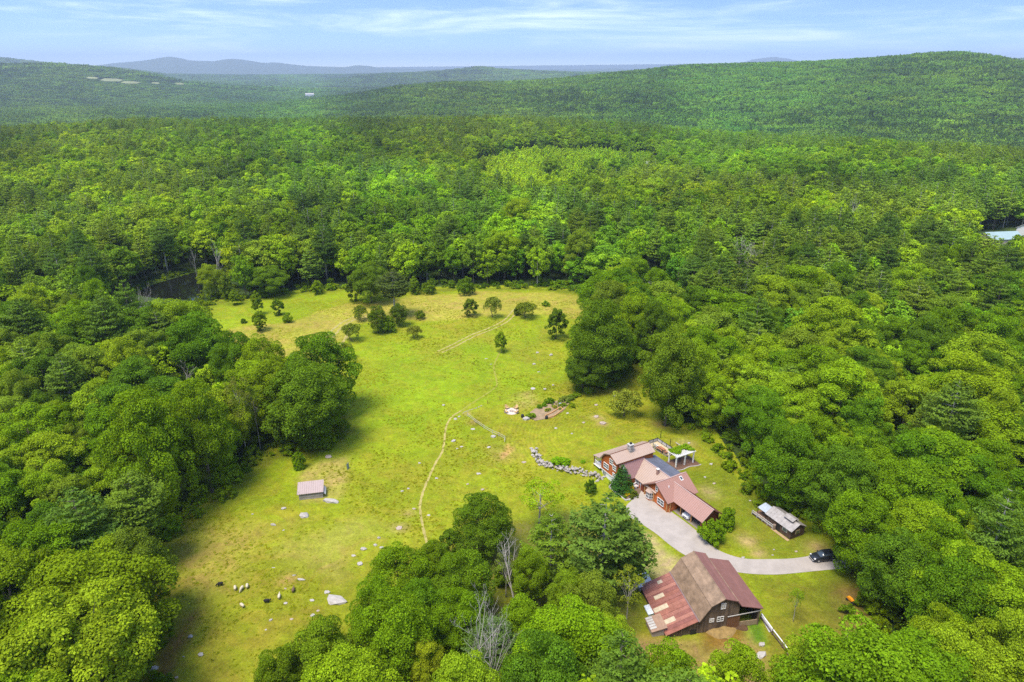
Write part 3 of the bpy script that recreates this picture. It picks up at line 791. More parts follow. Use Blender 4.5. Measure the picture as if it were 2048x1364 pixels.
# ------------------------------------------------------------------ the rest of the forest, as masses
def stuff_instances(name, pts, idx, scl, rot, sources, label, amp=0.22):
    me = bpy.data.meshes.new(name)
    me.vertices.add(len(pts)); me.vertices.foreach_set('co', np.ascontiguousarray(pts, np.float32).ravel())
    a = me.attributes.new('idx', 'INT', 'POINT'); a.data.foreach_set('value', np.ascontiguousarray(idx, np.int32))
    a = me.attributes.new('scl', 'FLOAT_VECTOR', 'POINT'); a.data.foreach_set('vector', np.ascontiguousarray(scl, np.float32).ravel())
    a = me.attributes.new('rot', 'FLOAT_VECTOR', 'POINT'); a.data.foreach_set('vector', np.ascontiguousarray(np.stack([0 * rot, 0 * rot, rot], 1), np.float32).ravel())
    X_, Y_ = pts[:, 0], pts[:, 1]; q_ = np.maximum(np.hypot(X_, Y_) / 600, 1)
    n_ = np.sin(X_ / (31 * q_) + 1.3) * np.sin(Y_ / (43 * q_)) + 0.7 * np.sin((X_ + .8 * Y_) / (17 * q_)) * np.sin((Y_ - .5 * X_) / (23 * q_) + 2) + 0.5 * np.sin((X_ - 2 * Y_) / (90 * q_))
    br_ = np.clip(1 + amp * n_ + rng.normal(size=len(pts)) * amp * .5, .45, 1.8); wm_ = 1 + .10 * np.sin(X_ / (57 * q_) + Y_ / (71 * q_)) + rng.normal(size=len(pts)) * .04
    a = me.attributes.new('tint', 'FLOAT_VECTOR', 'POINT'); a.data.foreach_set('vector', np.ascontiguousarray(np.stack([br_ * wm_, br_, br_ / wm_], 1), np.float32).ravel())
    o = link(name, me); tag(o, label, kind='stuff')
    ng = bpy.data.node_groups.new(name, 'GeometryNodeTree')
    ng.interface.new_socket('Geometry', in_out='INPUT', socket_type='NodeSocketGeometry')
    ng.interface.new_socket('Geometry', in_out='OUTPUT', socket_type='NodeSocketGeometry')
    N, K = ng.nodes.new, ng.links.new
    gi, go = N('NodeGroupInput'), N('NodeGroupOutput')
    g2i = N('GeometryNodeGeometryToInstance')
    for s in sources[::-1]:
        oi = N('GeometryNodeObjectInfo'); oi.inputs['Object'].default_value = s; oi.transform_space = 'ORIGINAL'
        oi.inputs['As Instance'].default_value = False
        K(oi.outputs['Geometry'], g2i.inputs[0])
    iop = N('GeometryNodeInstanceOnPoints'); iop.inputs['Pick Instance'].default_value = True
    def attr(n, t):
        q = N('GeometryNodeInputNamedAttribute'); q.data_type = t; q.inputs['Name'].default_value = n
        return [s for s in q.outputs if s.enabled][0] if False else q.outputs['Attribute']
    e2r = N('FunctionNodeEulerToRotation')
    K(gi.outputs[0], iop.inputs['Points']); K(g2i.outputs[0], iop.inputs['Instance'])
    K(attr('idx', 'INT'), iop.inputs['Instance Index']); K(attr('scl', 'FLOAT_VECTOR'), iop.inputs['Scale'])
    K(attr('rot', 'FLOAT_VECTOR'), e2r.inputs[0]); K(e2r.outputs[0], iop.inputs['Rotation'])
    K(iop.outputs[0], go.inputs[0])
    md = o.modifiers.new('scatter', 'NODES'); md.node_group = ng
    return o
def source(name, me):
    return bpy.data.objects.new(name, me)
def join_np(parts, name, mats):
    """parts: list of (mesh, material slot); joins quads and keeps tone"""
    V, Q, Tn, Mi = [], [], [], []; o = 0
    for me, mi in parts:
        v = np.empty(len(me.vertices) * 3, np.float32); me.vertices.foreach_get('co', v); v = v.reshape(-1, 3)
        q = np.empty(len(me.loops), np.int32); me.loops.foreach_get('vertex_index', q); q = q.reshape(-1, 4)
        if 'tone' in me.attributes:
            t = np.empty(len(me.polygons), np.float32); me.attributes['tone'].data.foreach_get('value', t)
        else: t = np.ones(len(q), np.float32)
        V.append(v); Q.append(q + o); Tn.append(t); Mi.append(np.full(len(q), mi)); o += len(v)
    return np_mesh(name, np.concatenate(V), np.concatenate(Q), mats, np.concatenate(Tn), np.concatenate(Mi))
def quad_trunk(H, r):
    mb = MB(); mb.tube([(0, 0, -1), (0, 0, H)], [r, r * 0.4], 5, cap=False); return mb.mesh('t', M_BARK)
SRC_B = []; SRC_P = []
for s in range(7):
    c, _, _ = broad_crown(600 + s, 18, 5.3, 3.6, 80, 50, 0.62, M_LEAF_R, 'b', top=0.2 + 0.1 * s)
    SRC_B.append(source('broadleaf_mass', join_np([(c, 0), (quad_trunk(11, 0.25), 1)], 'broadleaf_mass', [M_LEAF_R, M_BARK_PALE if s % 2 else M_BARK])))
for s in range(5):
    c, _ = pine_crown(640 + s, 20, 4.2, 7.0 - (s % 3), 14, 7, 34, 0.75, M_NEEDLE_R, 'p')
    SRC_P.append(source('pine_mass', join_np([(c, 0), (quad_trunk(19, 0.24), 1)], 'pine_mass', [M_NEEDLE_R, M_BARK_PALE if s % 2 else M_BARK])))
rest = np.where(~single)[0]
ridx = np.where(FS['pine'][rest], 7 + rng.integers(0, 5, rest.size), rng.integers(0, 7, rest.size))
rs_ = FS['R'][rest] / np.where(FS['pine'][rest], 4.2, 5.3); hs_ = FS['H'][rest] / np.where(FS['pine'][rest], 20.0, 18.0)
stuff_instances('forest', np.stack([FS['x'][rest], FS['y'][rest], FS['z'][rest]], 1), ridx, np.stack([rs_, rs_, hs_], 1), rng.random(rest.size) * 6.28, SRC_B + SRC_P,
                'mixed green forest of broadleaf trees and pines running back to the first ridge')
# regrowth stand
gx, gy = np.meshgrid(np.arange(-60, 240, 3.6), np.arange(380, 800, 3.6)); gx = gx.ravel() + rng.uniform(-1.3, 1.3, gx.size); gy = gy.ravel() + rng.uniform(-1.3, 1.3, gy.size)
ok = in_poly(gx, gy, REGROW); gx, gy = gx[ok], gy[ok]
M_SAP = leaf_mat('leaf_sapling', [(0.165, 0.30, 0.022), (0.19, 0.33, 0.026), (0.15, 0.28, 0.02)], rnd=True)
SRC_S = []
for s in range(3):
    c, _, _ = broad_crown(660 + s, 5.5, 1.7, 0.0, 30, 16, 0.6, M_SAP, 's', top=1.6)
    SRC_S.append(source('sapling_mass', c))
k = rng.uniform(0.55, 1.4, gx.size)
stuff_instances('sapling_regrowth', np.stack([gx, gy, T(gx, gy)], 1), rng.integers(0, 3, gx.size), np.stack([k, k, k * rng.uniform(0.7, 1.3, gx.size)], 1), rng.random(gx.size) * 6.28, SRC_S,
                'bright yellow-green stand of young saplings in the clearing behind the forest')
# undergrowth along the woods edges, marsh plants
SRC_U = []
M_UNDER = leaf_mat('leaf_under', [(0.05, 0.11, 0.012), (0.08, 0.15, 0.012), (0.10, 0.18, 0.014), (0.06, 0.12, 0.02)], rnd=True)
for s in range(4):
    c, _, _ = broad_crown(680 + s, 2.0, 1.5, -0.4, 26, 40, 0.28, M_UNDER, 'u', top=0.3)
    SRC_U.append(source('undergrowth_mass', c))
gx, gy = np.meshgrid(np.arange(-170, 130, 2.0), np.arange(60, 330, 2.0)); gx = gx.ravel() + rng.uniform(-.9, .9, gx.size); gy = gy.ravel() + rng.uniform(-.9, .9, gy.size)
dd = dist_poly(gx, gy, CLEAR); ins = in_poly(gx, gy, CLEAR)
nz = np.sin(gx / 5.3) * np.sin(gy / 6.1 + 1) + 0.5 * np.sin((gx + gy) / 3.1)
ok = (((~ins) & (dd < 7)) | (ins & (dd < 0.9 + 0.8 * nz))) & (rng.random(gx.size) < 0.55 + 0.3 * nz) & (gy > 62)
inm = in_poly(gx, gy, MARSH) & ~in_poly(gx, gy, POND) & (rng.random(gx.size) < 0.75)
big = in_poly(gx, gy, wpoly([(1060, 838), (1120, 800), (1160, 782), (1230, 765), (1245, 775), (1180, 790), (1150, 815), (1090, 832)])) & (rng.random(gx.size) < 0.75)
near_drive = (gx > 38) & (gx < 62) & (gy > 88) & (gy < 106)
ok = (ok & ~near_drive) | inm | big
gx, gy = gx[ok], gy[ok]; small = (inm | big)[ok]
k = rng.uniform(0.5, 1.35, gx.size) * np.where(small, 0.6, 1.0)
stuff_instances('undergrowth', np.stack([gx, gy, T(gx, gy)], 1), rng.integers(0, 4, gx.size), np.stack([k, k, k * rng.uniform(0.6, 1.3, gx.size)], 1), rng.random(gx.size) * 6.28, SRC_U,
                'low green undergrowth along the woods edges and the pond marsh')
# far woods: patches of canopy over valley and hills
M_FARLEAF = leaf_mat('leaf_hills', UP([(0.055, 0.125, 0.022), (0.042, 0.10, 0.024), (0.068, 0.14, 0.024), (0.036, 0.082, 0.028), (0.06, 0.12, 0.022)], 1.25), trans=0.2, rnd=True)
def patch(seed, pf):
    g = np.random.default_rng(seed); V = []; Q = []; Tn = []; o = 0
    for i in range(7):
        for j in range(7):
            x = (i + g.uniform(-.35, .35)) * 6.0 - 18; y = (j + g.uniform(-.35, .35)) * 6.0 - 18
            pine = g.random() < pf
            H = g.uniform(13, 18) if pine else g.uniform(12, 17); R = g.uniform(2.4, 3.2) if pine else g.uniform(3.6, 4.9)
            k = 44
            d = unit(g.normal(size=(k, 3))); d[:, 2] = np.abs(d[:, 2])
            if pine:
                f = g.random(k); c = np.stack([x + d[:, 0] * R * (1 - f), y + d[:, 1] * R * (1 - f), H * (0.35 + 0.65 * f)], 1)
            else:
                c = np.stack([x + d[:, 0] * R, y + d[:, 1] * R, H * 0.6 + d[:, 2] * H * 0.4], 1) + g.normal(size=(k, 3)) * 0.35
            v, q = leaf_quads(c, unit(d + np.array([0, 0, .3]) + .4 * g.normal(size=(k, 3))), np.full(k, 2.3), np.full(k, 0.8), g)
            V.append(v); Q.append(q + o); o += len(v); Tn.append((0.78 if pine else 1.0) * (0.8 + 0.4 * g.random()) * (0.85 + 0.3 * g.random(k)))
    return np_mesh('patch', np.concatenate(V), np.concatenate(Q), M_FARLEAF, np.concatenate(Tn))
SRC_F = [source('hill_woods_mass', patch(700 + s, [.05, .15, .3, .6, .85][s])) for s in range(5)]
P_, S_ = [], []
for r0, r1, sp in ((800, 4300, 38.0), (4300, 9800, 84.0)):
    gx, gy = np.meshgrid(np.arange(-r1, r1, sp), np.arange(300, r1 * 1.05, sp)); gx = gx.ravel(); gy = gy.ravel()
    gx = gx + rng.uniform(-.2, .2, gx.size) * sp; gy = gy + rng.uniform(-.2, .2, gy.size) * sp
    r = np.hypot(gx, gy); ok = (np.abs(gx) < gy * 0.86 + 60) & (r > r0 + (0 if r0 > 1000 else 260)) & (r < r1)
    gx, gy = gx[ok], gy[ok]
    P_.append(np.stack([gx, gy, T(gx, gy) - 1.0 * (sp / 38)], 1)); k = rng.uniform(0.95, 1.15, gx.size) * sp / 38; S_.append(np.stack([k, k, k * (1.0 if sp < 40 else 0.7)], 1))
P_ = np.concatenate(P_); S_ = np.concatenate(S_)
# open farm fields on the left hill stay bare
fld = np.zeros(len(P_), bool)
fpx, fpy, _ = proj(P_[:, 0], P_[:, 1], P_[:, 2])
for (a, b, c, d) in ((172, 158, 200, 165), (200, 160, 250, 170), (240, 166, 282, 174), (300, 168, 322, 176), (348, 168, 372, 175), (606, 190, 632, 199)):
    fld |= (fpx > a) & (fpx < c) & (fpy > b) & (fpy < d)
P_, S_ = P_[~fld], S_[~fld]
hn = np.sin(P_[:, 0] / 210 + 1) * np.sin(P_[:, 1] / 260) + .8 * np.sin((P_[:, 0] + P_[:, 1]) / 150) + rng.normal(size=len(P_)) * .7
stuff_instances('hill_woods', P_, np.clip(np.round(1.6 + 1.1 * hn), 0, 4).astype(int), S_, rng.integers(0, 4, len(P_)) * math.pi / 2 + rng.uniform(-.3, .3, len(P_)), SRC_F, 'hazy forest covering the valley and the hills beyond')
# ------------------------------------------------------------------ open grassland
def grass_mat():
    m, nt, out = new_mat('grassland')
    N, K = nt.nodes.new, nt.links.new
    tc = N('ShaderNodeTexCoord'); b = N('ShaderNodeBsdfPrincipled'); b.inputs['Roughness'].default_value = 0.9; b.inputs['Specular IOR Level'].default_value = 0.12
    zc = N('ShaderNodeAttribute'); zc.attribute_name = 'zone'
    mw = N('ShaderNodeAttribute'); mw.attribute_name = 'mown'
    def noise(scale, detail, rough, dist=0.0):
        n = N('ShaderNodeTexNoise'); n.inputs['Scale'].default_value = scale; n.inputs['Detail'].default_value = detail; n.inputs['Roughness'].default_value = rough; n.inputs['Distortion'].default_value = dist
        K(tc.outputs['Object'], n.inputs['Vector']); return n
    def rng_(n, a, b_, c, d):
        r = N('ShaderNodeMapRange'); r.inputs['From Min'].default_value = a; r.inputs['From Max'].default_value = b_; r.inputs['To Min'].default_value = c; r.inputs['To Max'].default_value = d
        K(n.outputs[0], r.inputs['Value']); return r
    def mul(x, y):
        q = N('ShaderNodeMath'); q.operation = 'MULTIPLY'; K(x.outputs[0], q.inputs[0]); K(y.outputs[0], q.inputs[1]); return q
    big = rng_(noise(0.06, 5, 0.6, 0.6), 0.3, 0.7, 0.86, 1.16)
    mid = rng_(noise(0.55, 7, 0.75, 0.4), 0.32, 0.68, 0.72, 1.26)
    fin = rng_(noise(2.6, 6, 0.8), 0.32, 0.68, 0.70, 1.30)
    tot = mul(mul(big, mid), fin)
    zg = N('ShaderNodeVectorMath'); zg.operation = 'MULTIPLY'; zg.inputs[1].default_value = (.86, .94, .42); K(zc.outputs['Color'], zg.inputs[0])
    vm = N('ShaderNodeVectorMath'); vm.operation = 'SCALE'; K(zg.outputs[0], vm.inputs[0]); K(tot.outputs[0], vm.inputs['Scale'])
    # drier and greener drifts
    dr = rng_(noise(0.16, 7, 0.68, 1.0), 0.44, 0.62, 0.0, 0.8)
    hs = N('ShaderNodeMix'); hs.data_type = 'RGBA'; hs.blend_type = 'MULTIPLY'
    K(dr.outputs[0], hs.inputs['Factor']); K(vm.outputs[0], hs.inputs[6]); hs.inputs[7].default_value = (1.18, 0.90, 1.9, 1)
    # mowing stripes on the lawn
    wv = N('ShaderNodeTexWave'); wv.wave_type = 'RINGS'; wv.rings_direction = 'Z'; wv.inputs['Scale'].default_value = 0.34; wv.inputs['Distortion'].default_value = 9.0; wv.inputs['Detail'].default_value = 3; wv.inputs['Detail Scale'].default_value = 0.12
    mp = N('ShaderNodeMapping'); mp.inputs['Location'].default_value = (-30.0, -140.0, 0); K(tc.outputs['Object'], mp.inputs[0]); K(mp.outputs[0], wv.inputs[0])
    wr = rng_(wv, 0.2, 0.8, 0.93, 1.06)
    mx = N('ShaderNodeMix'); mx.data_type = 'FLOAT'; mx.inputs[2].default_value = 1.0
    K(mw.outputs['Fac'], mx.inputs[0]); K(wr.outputs[0], mx.inputs[3])
    v2 = N('ShaderNodeVectorMath'); v2.operation = 'SCALE'; K(hs.outputs[2], v2.inputs[0]); K(mx.outputs[0], v2.inputs['Scale'])
    K(v2.outputs[0], b.inputs['Base Color'])
    bp = N('ShaderNodeBump'); bp.inputs['Strength'].default_value = 0.7; bp.inputs['Distance'].default_value = 0.25
    K(noise(1.6, 8, 0.8).outputs[0], bp.inputs['Height']); K(bp.outputs[0], b.inputs['Normal'])
    K(b.outputs[0], out.inputs['Surface'])
    return m
ST = 1.0
gx, gy = np.meshgrid(np.arange(-132, 96, ST), np.arange(36, 300, ST), indexing='ij')
X, Y = gx, gy
def blur_in(poly, w, wob=1.0):
    """soft membership of a surveyed outline"""
    wx = X + wob * (1.2 * np.sin(Y / 3.7) + 0.8 * np.sin(X / 2.3 + Y / 5.1)); wy = Y + wob * (1.2 * np.sin(X / 4.1 + 1) + 0.8 * np.sin(Y / 2.9))
    ins = in_poly(wx, wy, poly); d = dist_poly(wx, wy, poly)
    return smooth(-w, w, np.where(ins, d, -d))
zone_c = np.zeros(X.shape + (3,)); zone_c[:] = (0.225, 0.262, 0.014)
def paint(mask, col):
    global zone_c
    zone_c = zone_c * (1 - mask[..., None]) + np.array(col) * mask[..., None]
paint(smooth(125, 95, Y) * (X < 25), (0.225, 0.225, 0.022))                                   # lower pasture, grazed
paint(blur_in(wpoly([(690, 880), (900, 890), (1020, 940), (1000, 1060), (760, 1130), (640, 1060), (690, 960)]), 9, 2), (0.235, 0.255, 0.02))
paint(blur_in(wpoly([(700, 700), (1090, 660), (1120, 760), (940, 830), (900, 880), (720, 880)]), 10, 2), (0.215, 0.275, 0.013))
paint(blur_in(wpoly([(900, 640), (1010, 640), (980, 690), (860, 720), (830, 690)]), 6, 2) * 0.45, (0.25, 0.22, 0.03))
paint(blur_in(wpoly([(1020, 690), (1100, 660), (1120, 720), (1040, 740)]), 6, 2) * 0.5, (0.24, 0.21, 0.03))
HAY = wpoly([(420, 672), (470, 660), (560, 648), (640, 622), (715, 606), (820, 594), (930, 585), (1000, 584), (1170, 592), (1168, 640), (1128, 634), (1030, 627), (940, 636), (830, 642), (740, 642), (690, 662), (640, 720), (560, 730), (430, 690)])
paint(blur_in(HAY, 2.2, 1), (0.315, 0.28, 0.06))
paint(blur_in(wpoly([(640, 640), (820, 605), (930, 592), (940, 630), (830, 638), (720, 636)]), 4, 1) * 0.6, (0.36, 0.30, 0.085))
paint(blur_in(wpoly([(415, 606), (620, 584), (720, 580), (720, 604), (640, 620), (560, 644), (430, 660)]), 3, 1), (0.225, 0.27, 0.014))
paint(blur_in(wpoly([(930, 830), (1130, 778), (1300, 740), (1330, 860), (1420, 900), (1500, 1010), (1650, 1090), (1450, 1100), (1390, 1000), (1180, 880), (1200, 950), (1070, 1010), (990, 960), (1020, 880)]), 4, 1), (0.235, 0.24, 0.02))
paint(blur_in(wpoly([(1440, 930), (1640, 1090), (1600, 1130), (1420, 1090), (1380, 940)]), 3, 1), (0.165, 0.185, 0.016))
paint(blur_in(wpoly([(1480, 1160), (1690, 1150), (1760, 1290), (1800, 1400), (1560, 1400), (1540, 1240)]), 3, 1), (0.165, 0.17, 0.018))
paint(blur_in(wpoly([(601, 948), (640, 922), (692, 914), (697, 965), (680, 1000), (600, 1006)]), 1.2, 0.3), (0.32, 0.27, 0.095))    # dry pen by the shed
paint(blur_in(wpoly([(360, 1090), (480, 1040), (560, 1060), (420, 1180), (370, 1200)]), 6, 2) * 0.7, (0.29, 0.235, 0.07))
paint(blur_in(wpoly([(600, 1100), (720, 1040), (760, 1070), (650, 1160)]), 4, 2) * 0.6, (0.32, 0.28, 0.10))
# leaf litter under the wood edges
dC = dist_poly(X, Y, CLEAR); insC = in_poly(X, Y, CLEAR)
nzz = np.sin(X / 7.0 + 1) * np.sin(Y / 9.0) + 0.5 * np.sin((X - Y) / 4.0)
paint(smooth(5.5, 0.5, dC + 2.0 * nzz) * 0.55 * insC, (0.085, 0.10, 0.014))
paint(blur_in(wpoly([(300, 1364), (330, 1290), (395, 1215), (405, 1260), (360, 1330), (330, 1400)]), 2, 1) * 0.9, (0.17, 0.095, 0.045))
# ground of the middle grove and the barn yard
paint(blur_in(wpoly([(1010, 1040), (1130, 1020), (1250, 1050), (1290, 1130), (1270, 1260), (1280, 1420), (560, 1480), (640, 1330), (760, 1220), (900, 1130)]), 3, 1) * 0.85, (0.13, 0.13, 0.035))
paint(blur_in(wpoly([(1265, 1285), (1330, 1270), (1420, 1262), (1500, 1255), (1545, 1310), (1540, 1400), (1270, 1400)]), 1.6, 1), (0.27, 0.19, 0.09))
paint(blur_in(wpoly([(1395, 1245), (1450, 1235), (1490, 1250), (1480, 1280), (1420, 1290)]), 1.0, .6), (0.20, 0.115, 0.035))
paint(blur_in(wpoly([(1485, 1245), (1525, 1240), (1545, 1290), (1510, 1285)]), 0.8, .5), (0.10, 0.19, 0.016))
paint(blur_in(wpoly([(1262, 1060), (1300, 1065), (1370, 1112), (1345, 1150), (1330, 1160), (1285, 1130)]), 1.0, .8), (0.40, 0.33, 0.20))
for (a, b, w_, c) in [((1005, 905), 4, .6, (0.30, 0.25, 0.08)), ((1420, 985), 2, 1, (0.3, 0.26, 0.12)), ((1372, 886), 2, 1, (0.33, 0.28, 0.13)), ((1492, 1082), 1.6, 1, (0.36, 0.27, 0.15)),
                      ((1518, 1108), 1.2, 1, (0.36, 0.27, 0.15)), ((1050, 805), 3, 1, (0.3, 0.27, 0.09)), ((1055, 790), 2, 1, (0.3, 0.27, 0.09)), ((798, 1056), 1.3, 1, (0.34, 0.25, 0.15)), ((820, 1028), 1.1, 1, (0.36, 0.28, 0.12)), ((575, 1156), 1.4, 1, (0.36, 0.26, 0.1)),
                      ((1322, 850), 2.2, 1, (0.3, 0.2, 0.08)), ((1318, 782), 2, 1, (0.28, 0.24, 0.06)), ((1630, 1095), 2, 1, (0.25, 0.18, 0.11)), ((1710, 1190), 3, 1, (0.17, 0.10, 0.05)), ((1735, 1255), 4, 1, (0.17, 0.11, 0.05)),
                      ((935, 828), 1.0, 1, (0.34, 0.25, 0.12)), ((945, 845), 1.6, 1, (0.30, 0.2, 0.09)), ((1195, 836), 1.6, 1, (0.36, 0.27, 0.15)), ((1206, 848), 1.5, 1, (0.34, 0.24, 0.14))]:
    q = at(*a); paint(np.exp(-((X - q[0]) ** 2 + (Y - q[1]) ** 2) / (b * b)) * w_, c)
tri = wpoly([(1012, 885), (1028, 897), (1004, 914), (994, 922), (1003, 905)])
paint(blur_in(tri, 0.5, .3), (0.42, 0.26, 0.13))
mown = blur_in(wpoly([(1060, 780), (1130, 778), (1300, 740), (1330, 860), (1420, 900), (1500, 1010), (1420, 1000), (1380, 930), (1180, 870), (1100, 900), (1000, 960), (1000, 860)]), 4, 1)
ins_cell = insC | (dC < 4.0)
ids = np.full(X.shape, -1); ids[ins_cell] = np.arange(ins_cell.sum())
vx, vy = X[ins_cell], Y[ins_cell]
vz = T(vx, vy) + 0.06
i, j = np.meshgrid(np.arange(X.shape[0] - 1), np.arange(X.shape[1] - 1), indexing='ij')
cells = np.stack([ids[i, j], ids[i + 1, j], ids[i + 1, j + 1], ids[i, j + 1]], -1).reshape(-1, 4)
cells = cells[(cells >= 0).all(1)]
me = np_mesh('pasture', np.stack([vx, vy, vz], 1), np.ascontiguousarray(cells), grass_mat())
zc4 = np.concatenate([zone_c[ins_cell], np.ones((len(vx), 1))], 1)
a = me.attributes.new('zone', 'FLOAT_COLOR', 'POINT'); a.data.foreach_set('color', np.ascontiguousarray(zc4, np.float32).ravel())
a = me.attributes.new('mown', 'FLOAT', 'POINT'); a.data.foreach_set('value', np.ascontiguousarray(mown[ins_cell], np.float32))
me.polygons.foreach_set('use_smooth', [True] * len(me.polygons))
tag(link('pasture', me), 'yellow-green pasture, hay field and lawn inside the woods', kind='structure')

M_TUFT = leaf_mat('grass_tuft', [(0.095, 0.145, 0.01), (0.12, 0.155, 0.014), (0.09, 0.14, 0.008), (0.14, 0.155, 0.03)], trans=0.3, rnd=True)
def tuft(seed):
    g = np.random.default_rng(seed); k = 14; d = unit(g.normal(size=(k, 3))); d[:, 2] = np.abs(d[:, 2])
    v, q = leaf_quads(d * np.array([.32, .32, .13]) * g.uniform(.5, 1, (k, 1)), unit(d * .5 + np.array([0, 0, 1.]) + .35 * g.normal(size=(k, 3))), np.full(k, .22), np.full(k, .5), g)
    return np_mesh('tuft', v, q, M_TUFT, g.uniform(0.85, 1.15, k))
SRC_T = [source('grass_tuft_mass', tuft(900 + s)) for s in range(4)]
tx = rng.uniform(-78, 78, 70000); ty = 52 + 190 * rng.random(70000)
tn = np.sin(tx / 3.1 + 1) * np.sin(ty / 2.7) + .7 * np.sin((tx + ty) / 6.3) + .8 * np.sin(tx / 11) * np.sin(ty / 13 + 1)
kk = in_poly(tx, ty, CLEAR) & (tn + rng.normal(size=tx.size) * .6 > 0.45) & ~((tx > 18) & (ty > 76) & (ty < 145))
tx, ty = tx[kk], ty[kk]; gk = rng.uniform(.5, 1.3, tx.size)
stuff_instances('grass', np.stack([tx, ty, T(tx, ty) + .05], 1), rng.integers(0, 4, tx.size), np.stack([gk, gk, gk * .8], 1), rng.random(tx.size) * 6.28, SRC_T, 'tufts of longer grass scattered over the pasture')

# ------------------------------------------------------------------ ways
def catmull(pts, n=8):
    P = [np.array(p, float) for p in pts]; P = [2 * P[0] - P[1]] + P + [2 * P[-1] - P[-2]]; o = []
    for i in range(1, len(P) - 2):
        for t in np.linspace(0, 1, n, endpoint=False):
            a, b, c, d = P[i - 1], P[i], P[i + 1], P[i + 2]
            o.append(0.5 * ((2 * b) + (c - a) * t + (2 * a - 5 * b + 4 * c - d) * t * t + (3 * b - a - 3 * c + d) * t ** 3))
    o.append(P[-2]); return np.array(o)
def ribbon(name, pts, width, mat, lift=0.075, wob=0.25, off=0.0):
    c = catmull([at(*p)[:2] for p in pts], 14)
    d = np.gradient(c, axis=0); d = unit(d); n = np.stack([-d[:, 1], d[:, 0]], 1)
    c = c + n * off
    s = np.arange(len(c))
    wl = width * (0.5 + wob * (0.5 * np.sin(s * 1.7) + 0.5 * np.sin(s * 0.61 + 2))); wr = width * (0.5 + wob * (0.5 * np.sin(s * 1.3 + 1) + 0.5 * np.sin(s * 0.83)))
    l, r = c + n * wl[:, None], c - n * wr[:, None]
    v = np.concatenate([np.c_[l, T(l[:, 0], l[:, 1]) + lift], np.c_[c, T(c[:, 0], c[:, 1]) + lift + .004], np.c_[r, T(r[:, 0], r[:, 1]) + lift]])
    k = len(c); f = [(i, i + k, i + k + 1, i + 1) for i in range(k - 1)] + [(i + k, i + 2 * k, i + 2 * k + 1, i + k + 1) for i in range(k - 1)]
    mb = MB(); mb.add(v, f); me = mb.mesh(name, mat)
    return me
M_TRAIL = plain('trail_dirt', (0.33, 0.275, 0.085), 0.95, 0.3, 1.2)
M_TRACK = plain('track_dirt', (0.32, 0.27, 0.085), 0.95, 0.35, 0.8)
M_FAINT = plain('trodden_grass', (0.24, 0.24, 0.03), 0.95, 0.2, 0.8)
tag(link('footpath', ribbon('footpath', [(855, 1092), (845, 1050), (840, 1015), (846, 985), (858, 955), (872, 925), (884, 905), (889, 880), (891, 860), (896, 845), (906, 832), (922, 822)], 0.48, M_TRAIL, wob=.15)), 'narrow bare footpath curving up through the pasture', kind='structure')
tag(link('footpath', ribbon('footpath', [(922, 822), (945, 806), (970, 790), (990, 776), (994, 766), (990, 748), (988, 732), (996, 712), (1000, 704)], 0.45, M_FAINT)), 'faint upper footpath leading to the lone small tree', kind='structure')
for off in (-0.85, 0.85):
    tag(link('two_track_lane', ribbon('two_track_lane', [(880, 704), (910, 690), (945, 672), (985, 656), (1010, 643), (1022, 632), (1030, 622), (1042, 612)], 0.55, M_TRACK, off=off)), 'pale wheel track of the lane crossing the upper pasture', 'track', 'wheel tracks of the upper lane', kind='structure')
    tag(link('two_track_lane', ribbon('two_track_lane', [(640, 700), (655, 680), (672, 660), (690, 646), (712, 636), (740, 630)], 0.8, M_TRACK, off=off * 1.3)), 'pale wheel track of the lane beside the left woods', 'track', 'wheel tracks of the left lane', kind='structure')
tag(link('bare_strip', ribbon('bare_strip', [(659, 722), (668, 708), (680, 692), (694, 672), (702, 656)], 0.9, M_TRACK)), 'pale bare strip beside the spreading apple tree', kind='structure')
def asphalt_mat(name, col):
    m = plain(name, col, 0.9, 0.13, 0.5)
    return m
M_DRIVE = asphalt_mat('driveway', (0.345, 0.30, 0.26))
def sheet(name, pts, mat, lift, label, kind='structure', wob=0.0, step=1.0):
    """flat sheet laid over the terrain inside an outline"""
    poly = [tuple(p) for p in pts]
    from mathutils.geometry import tessellate_polygon
    bm = bmesh.new(); vs_ = [bm.verts.new((p[0], p[1], 0)) for p in poly]
    for tri_ in tessellate_polygon([[Vector((p[0], p[1], 0)) for p in poly]]): bm.faces.new([vs_[i] for i in tri_])
    for _ in range(4):
        ed = [e for e in bm.edges if e.calc_length() > step * 2]
        if not ed: break
        bmesh.ops.subdivide_edges(bm, edges=ed, cuts=1)
        bmesh.ops.triangulate(bm, faces=bm.faces[:])
    xs = np.array([v.co.x for v in bm.verts]); ys = np.array([v.co.y for v in bm.verts]); zs = T(xs, ys) + lift
    for v, z in zip(bm.verts, zs): v.co.z = z
    bm.normal_update()
    for f in bm.faces:
        if f.normal.z < 0: f.normal_flip()
    me = bpy.data.meshes.new(name); bm.to_mesh(me); bm.free(); me.materials.append(mat)
    return tag(link(name, me), label, kind=kind)
dr_l = catmull([at(*p)[:2] for p in [(1279, 982), (1262, 1003), (1253, 1012), (1252, 1024), (1262, 1036), (1285, 1050), (1312, 1068), (1340, 1091), (1372, 1112), (1420, 1132), (1480, 1146), (1545, 1150), (1600, 1146), (1650, 1141), (1720, 1135), (1800, 1128)]], 6)
dr_r = catmull([at(*p)[:2] for p in [(1800, 1085), (1720, 1092), (1650, 1107), (1590, 1117), (1540, 1119), (1490, 1118), (1450, 1107), (1420, 1090), (1402, 1070), (1370, 1044), (1345, 1026), (1330, 1012), (1300, 988), (1290, 980)]], 6)
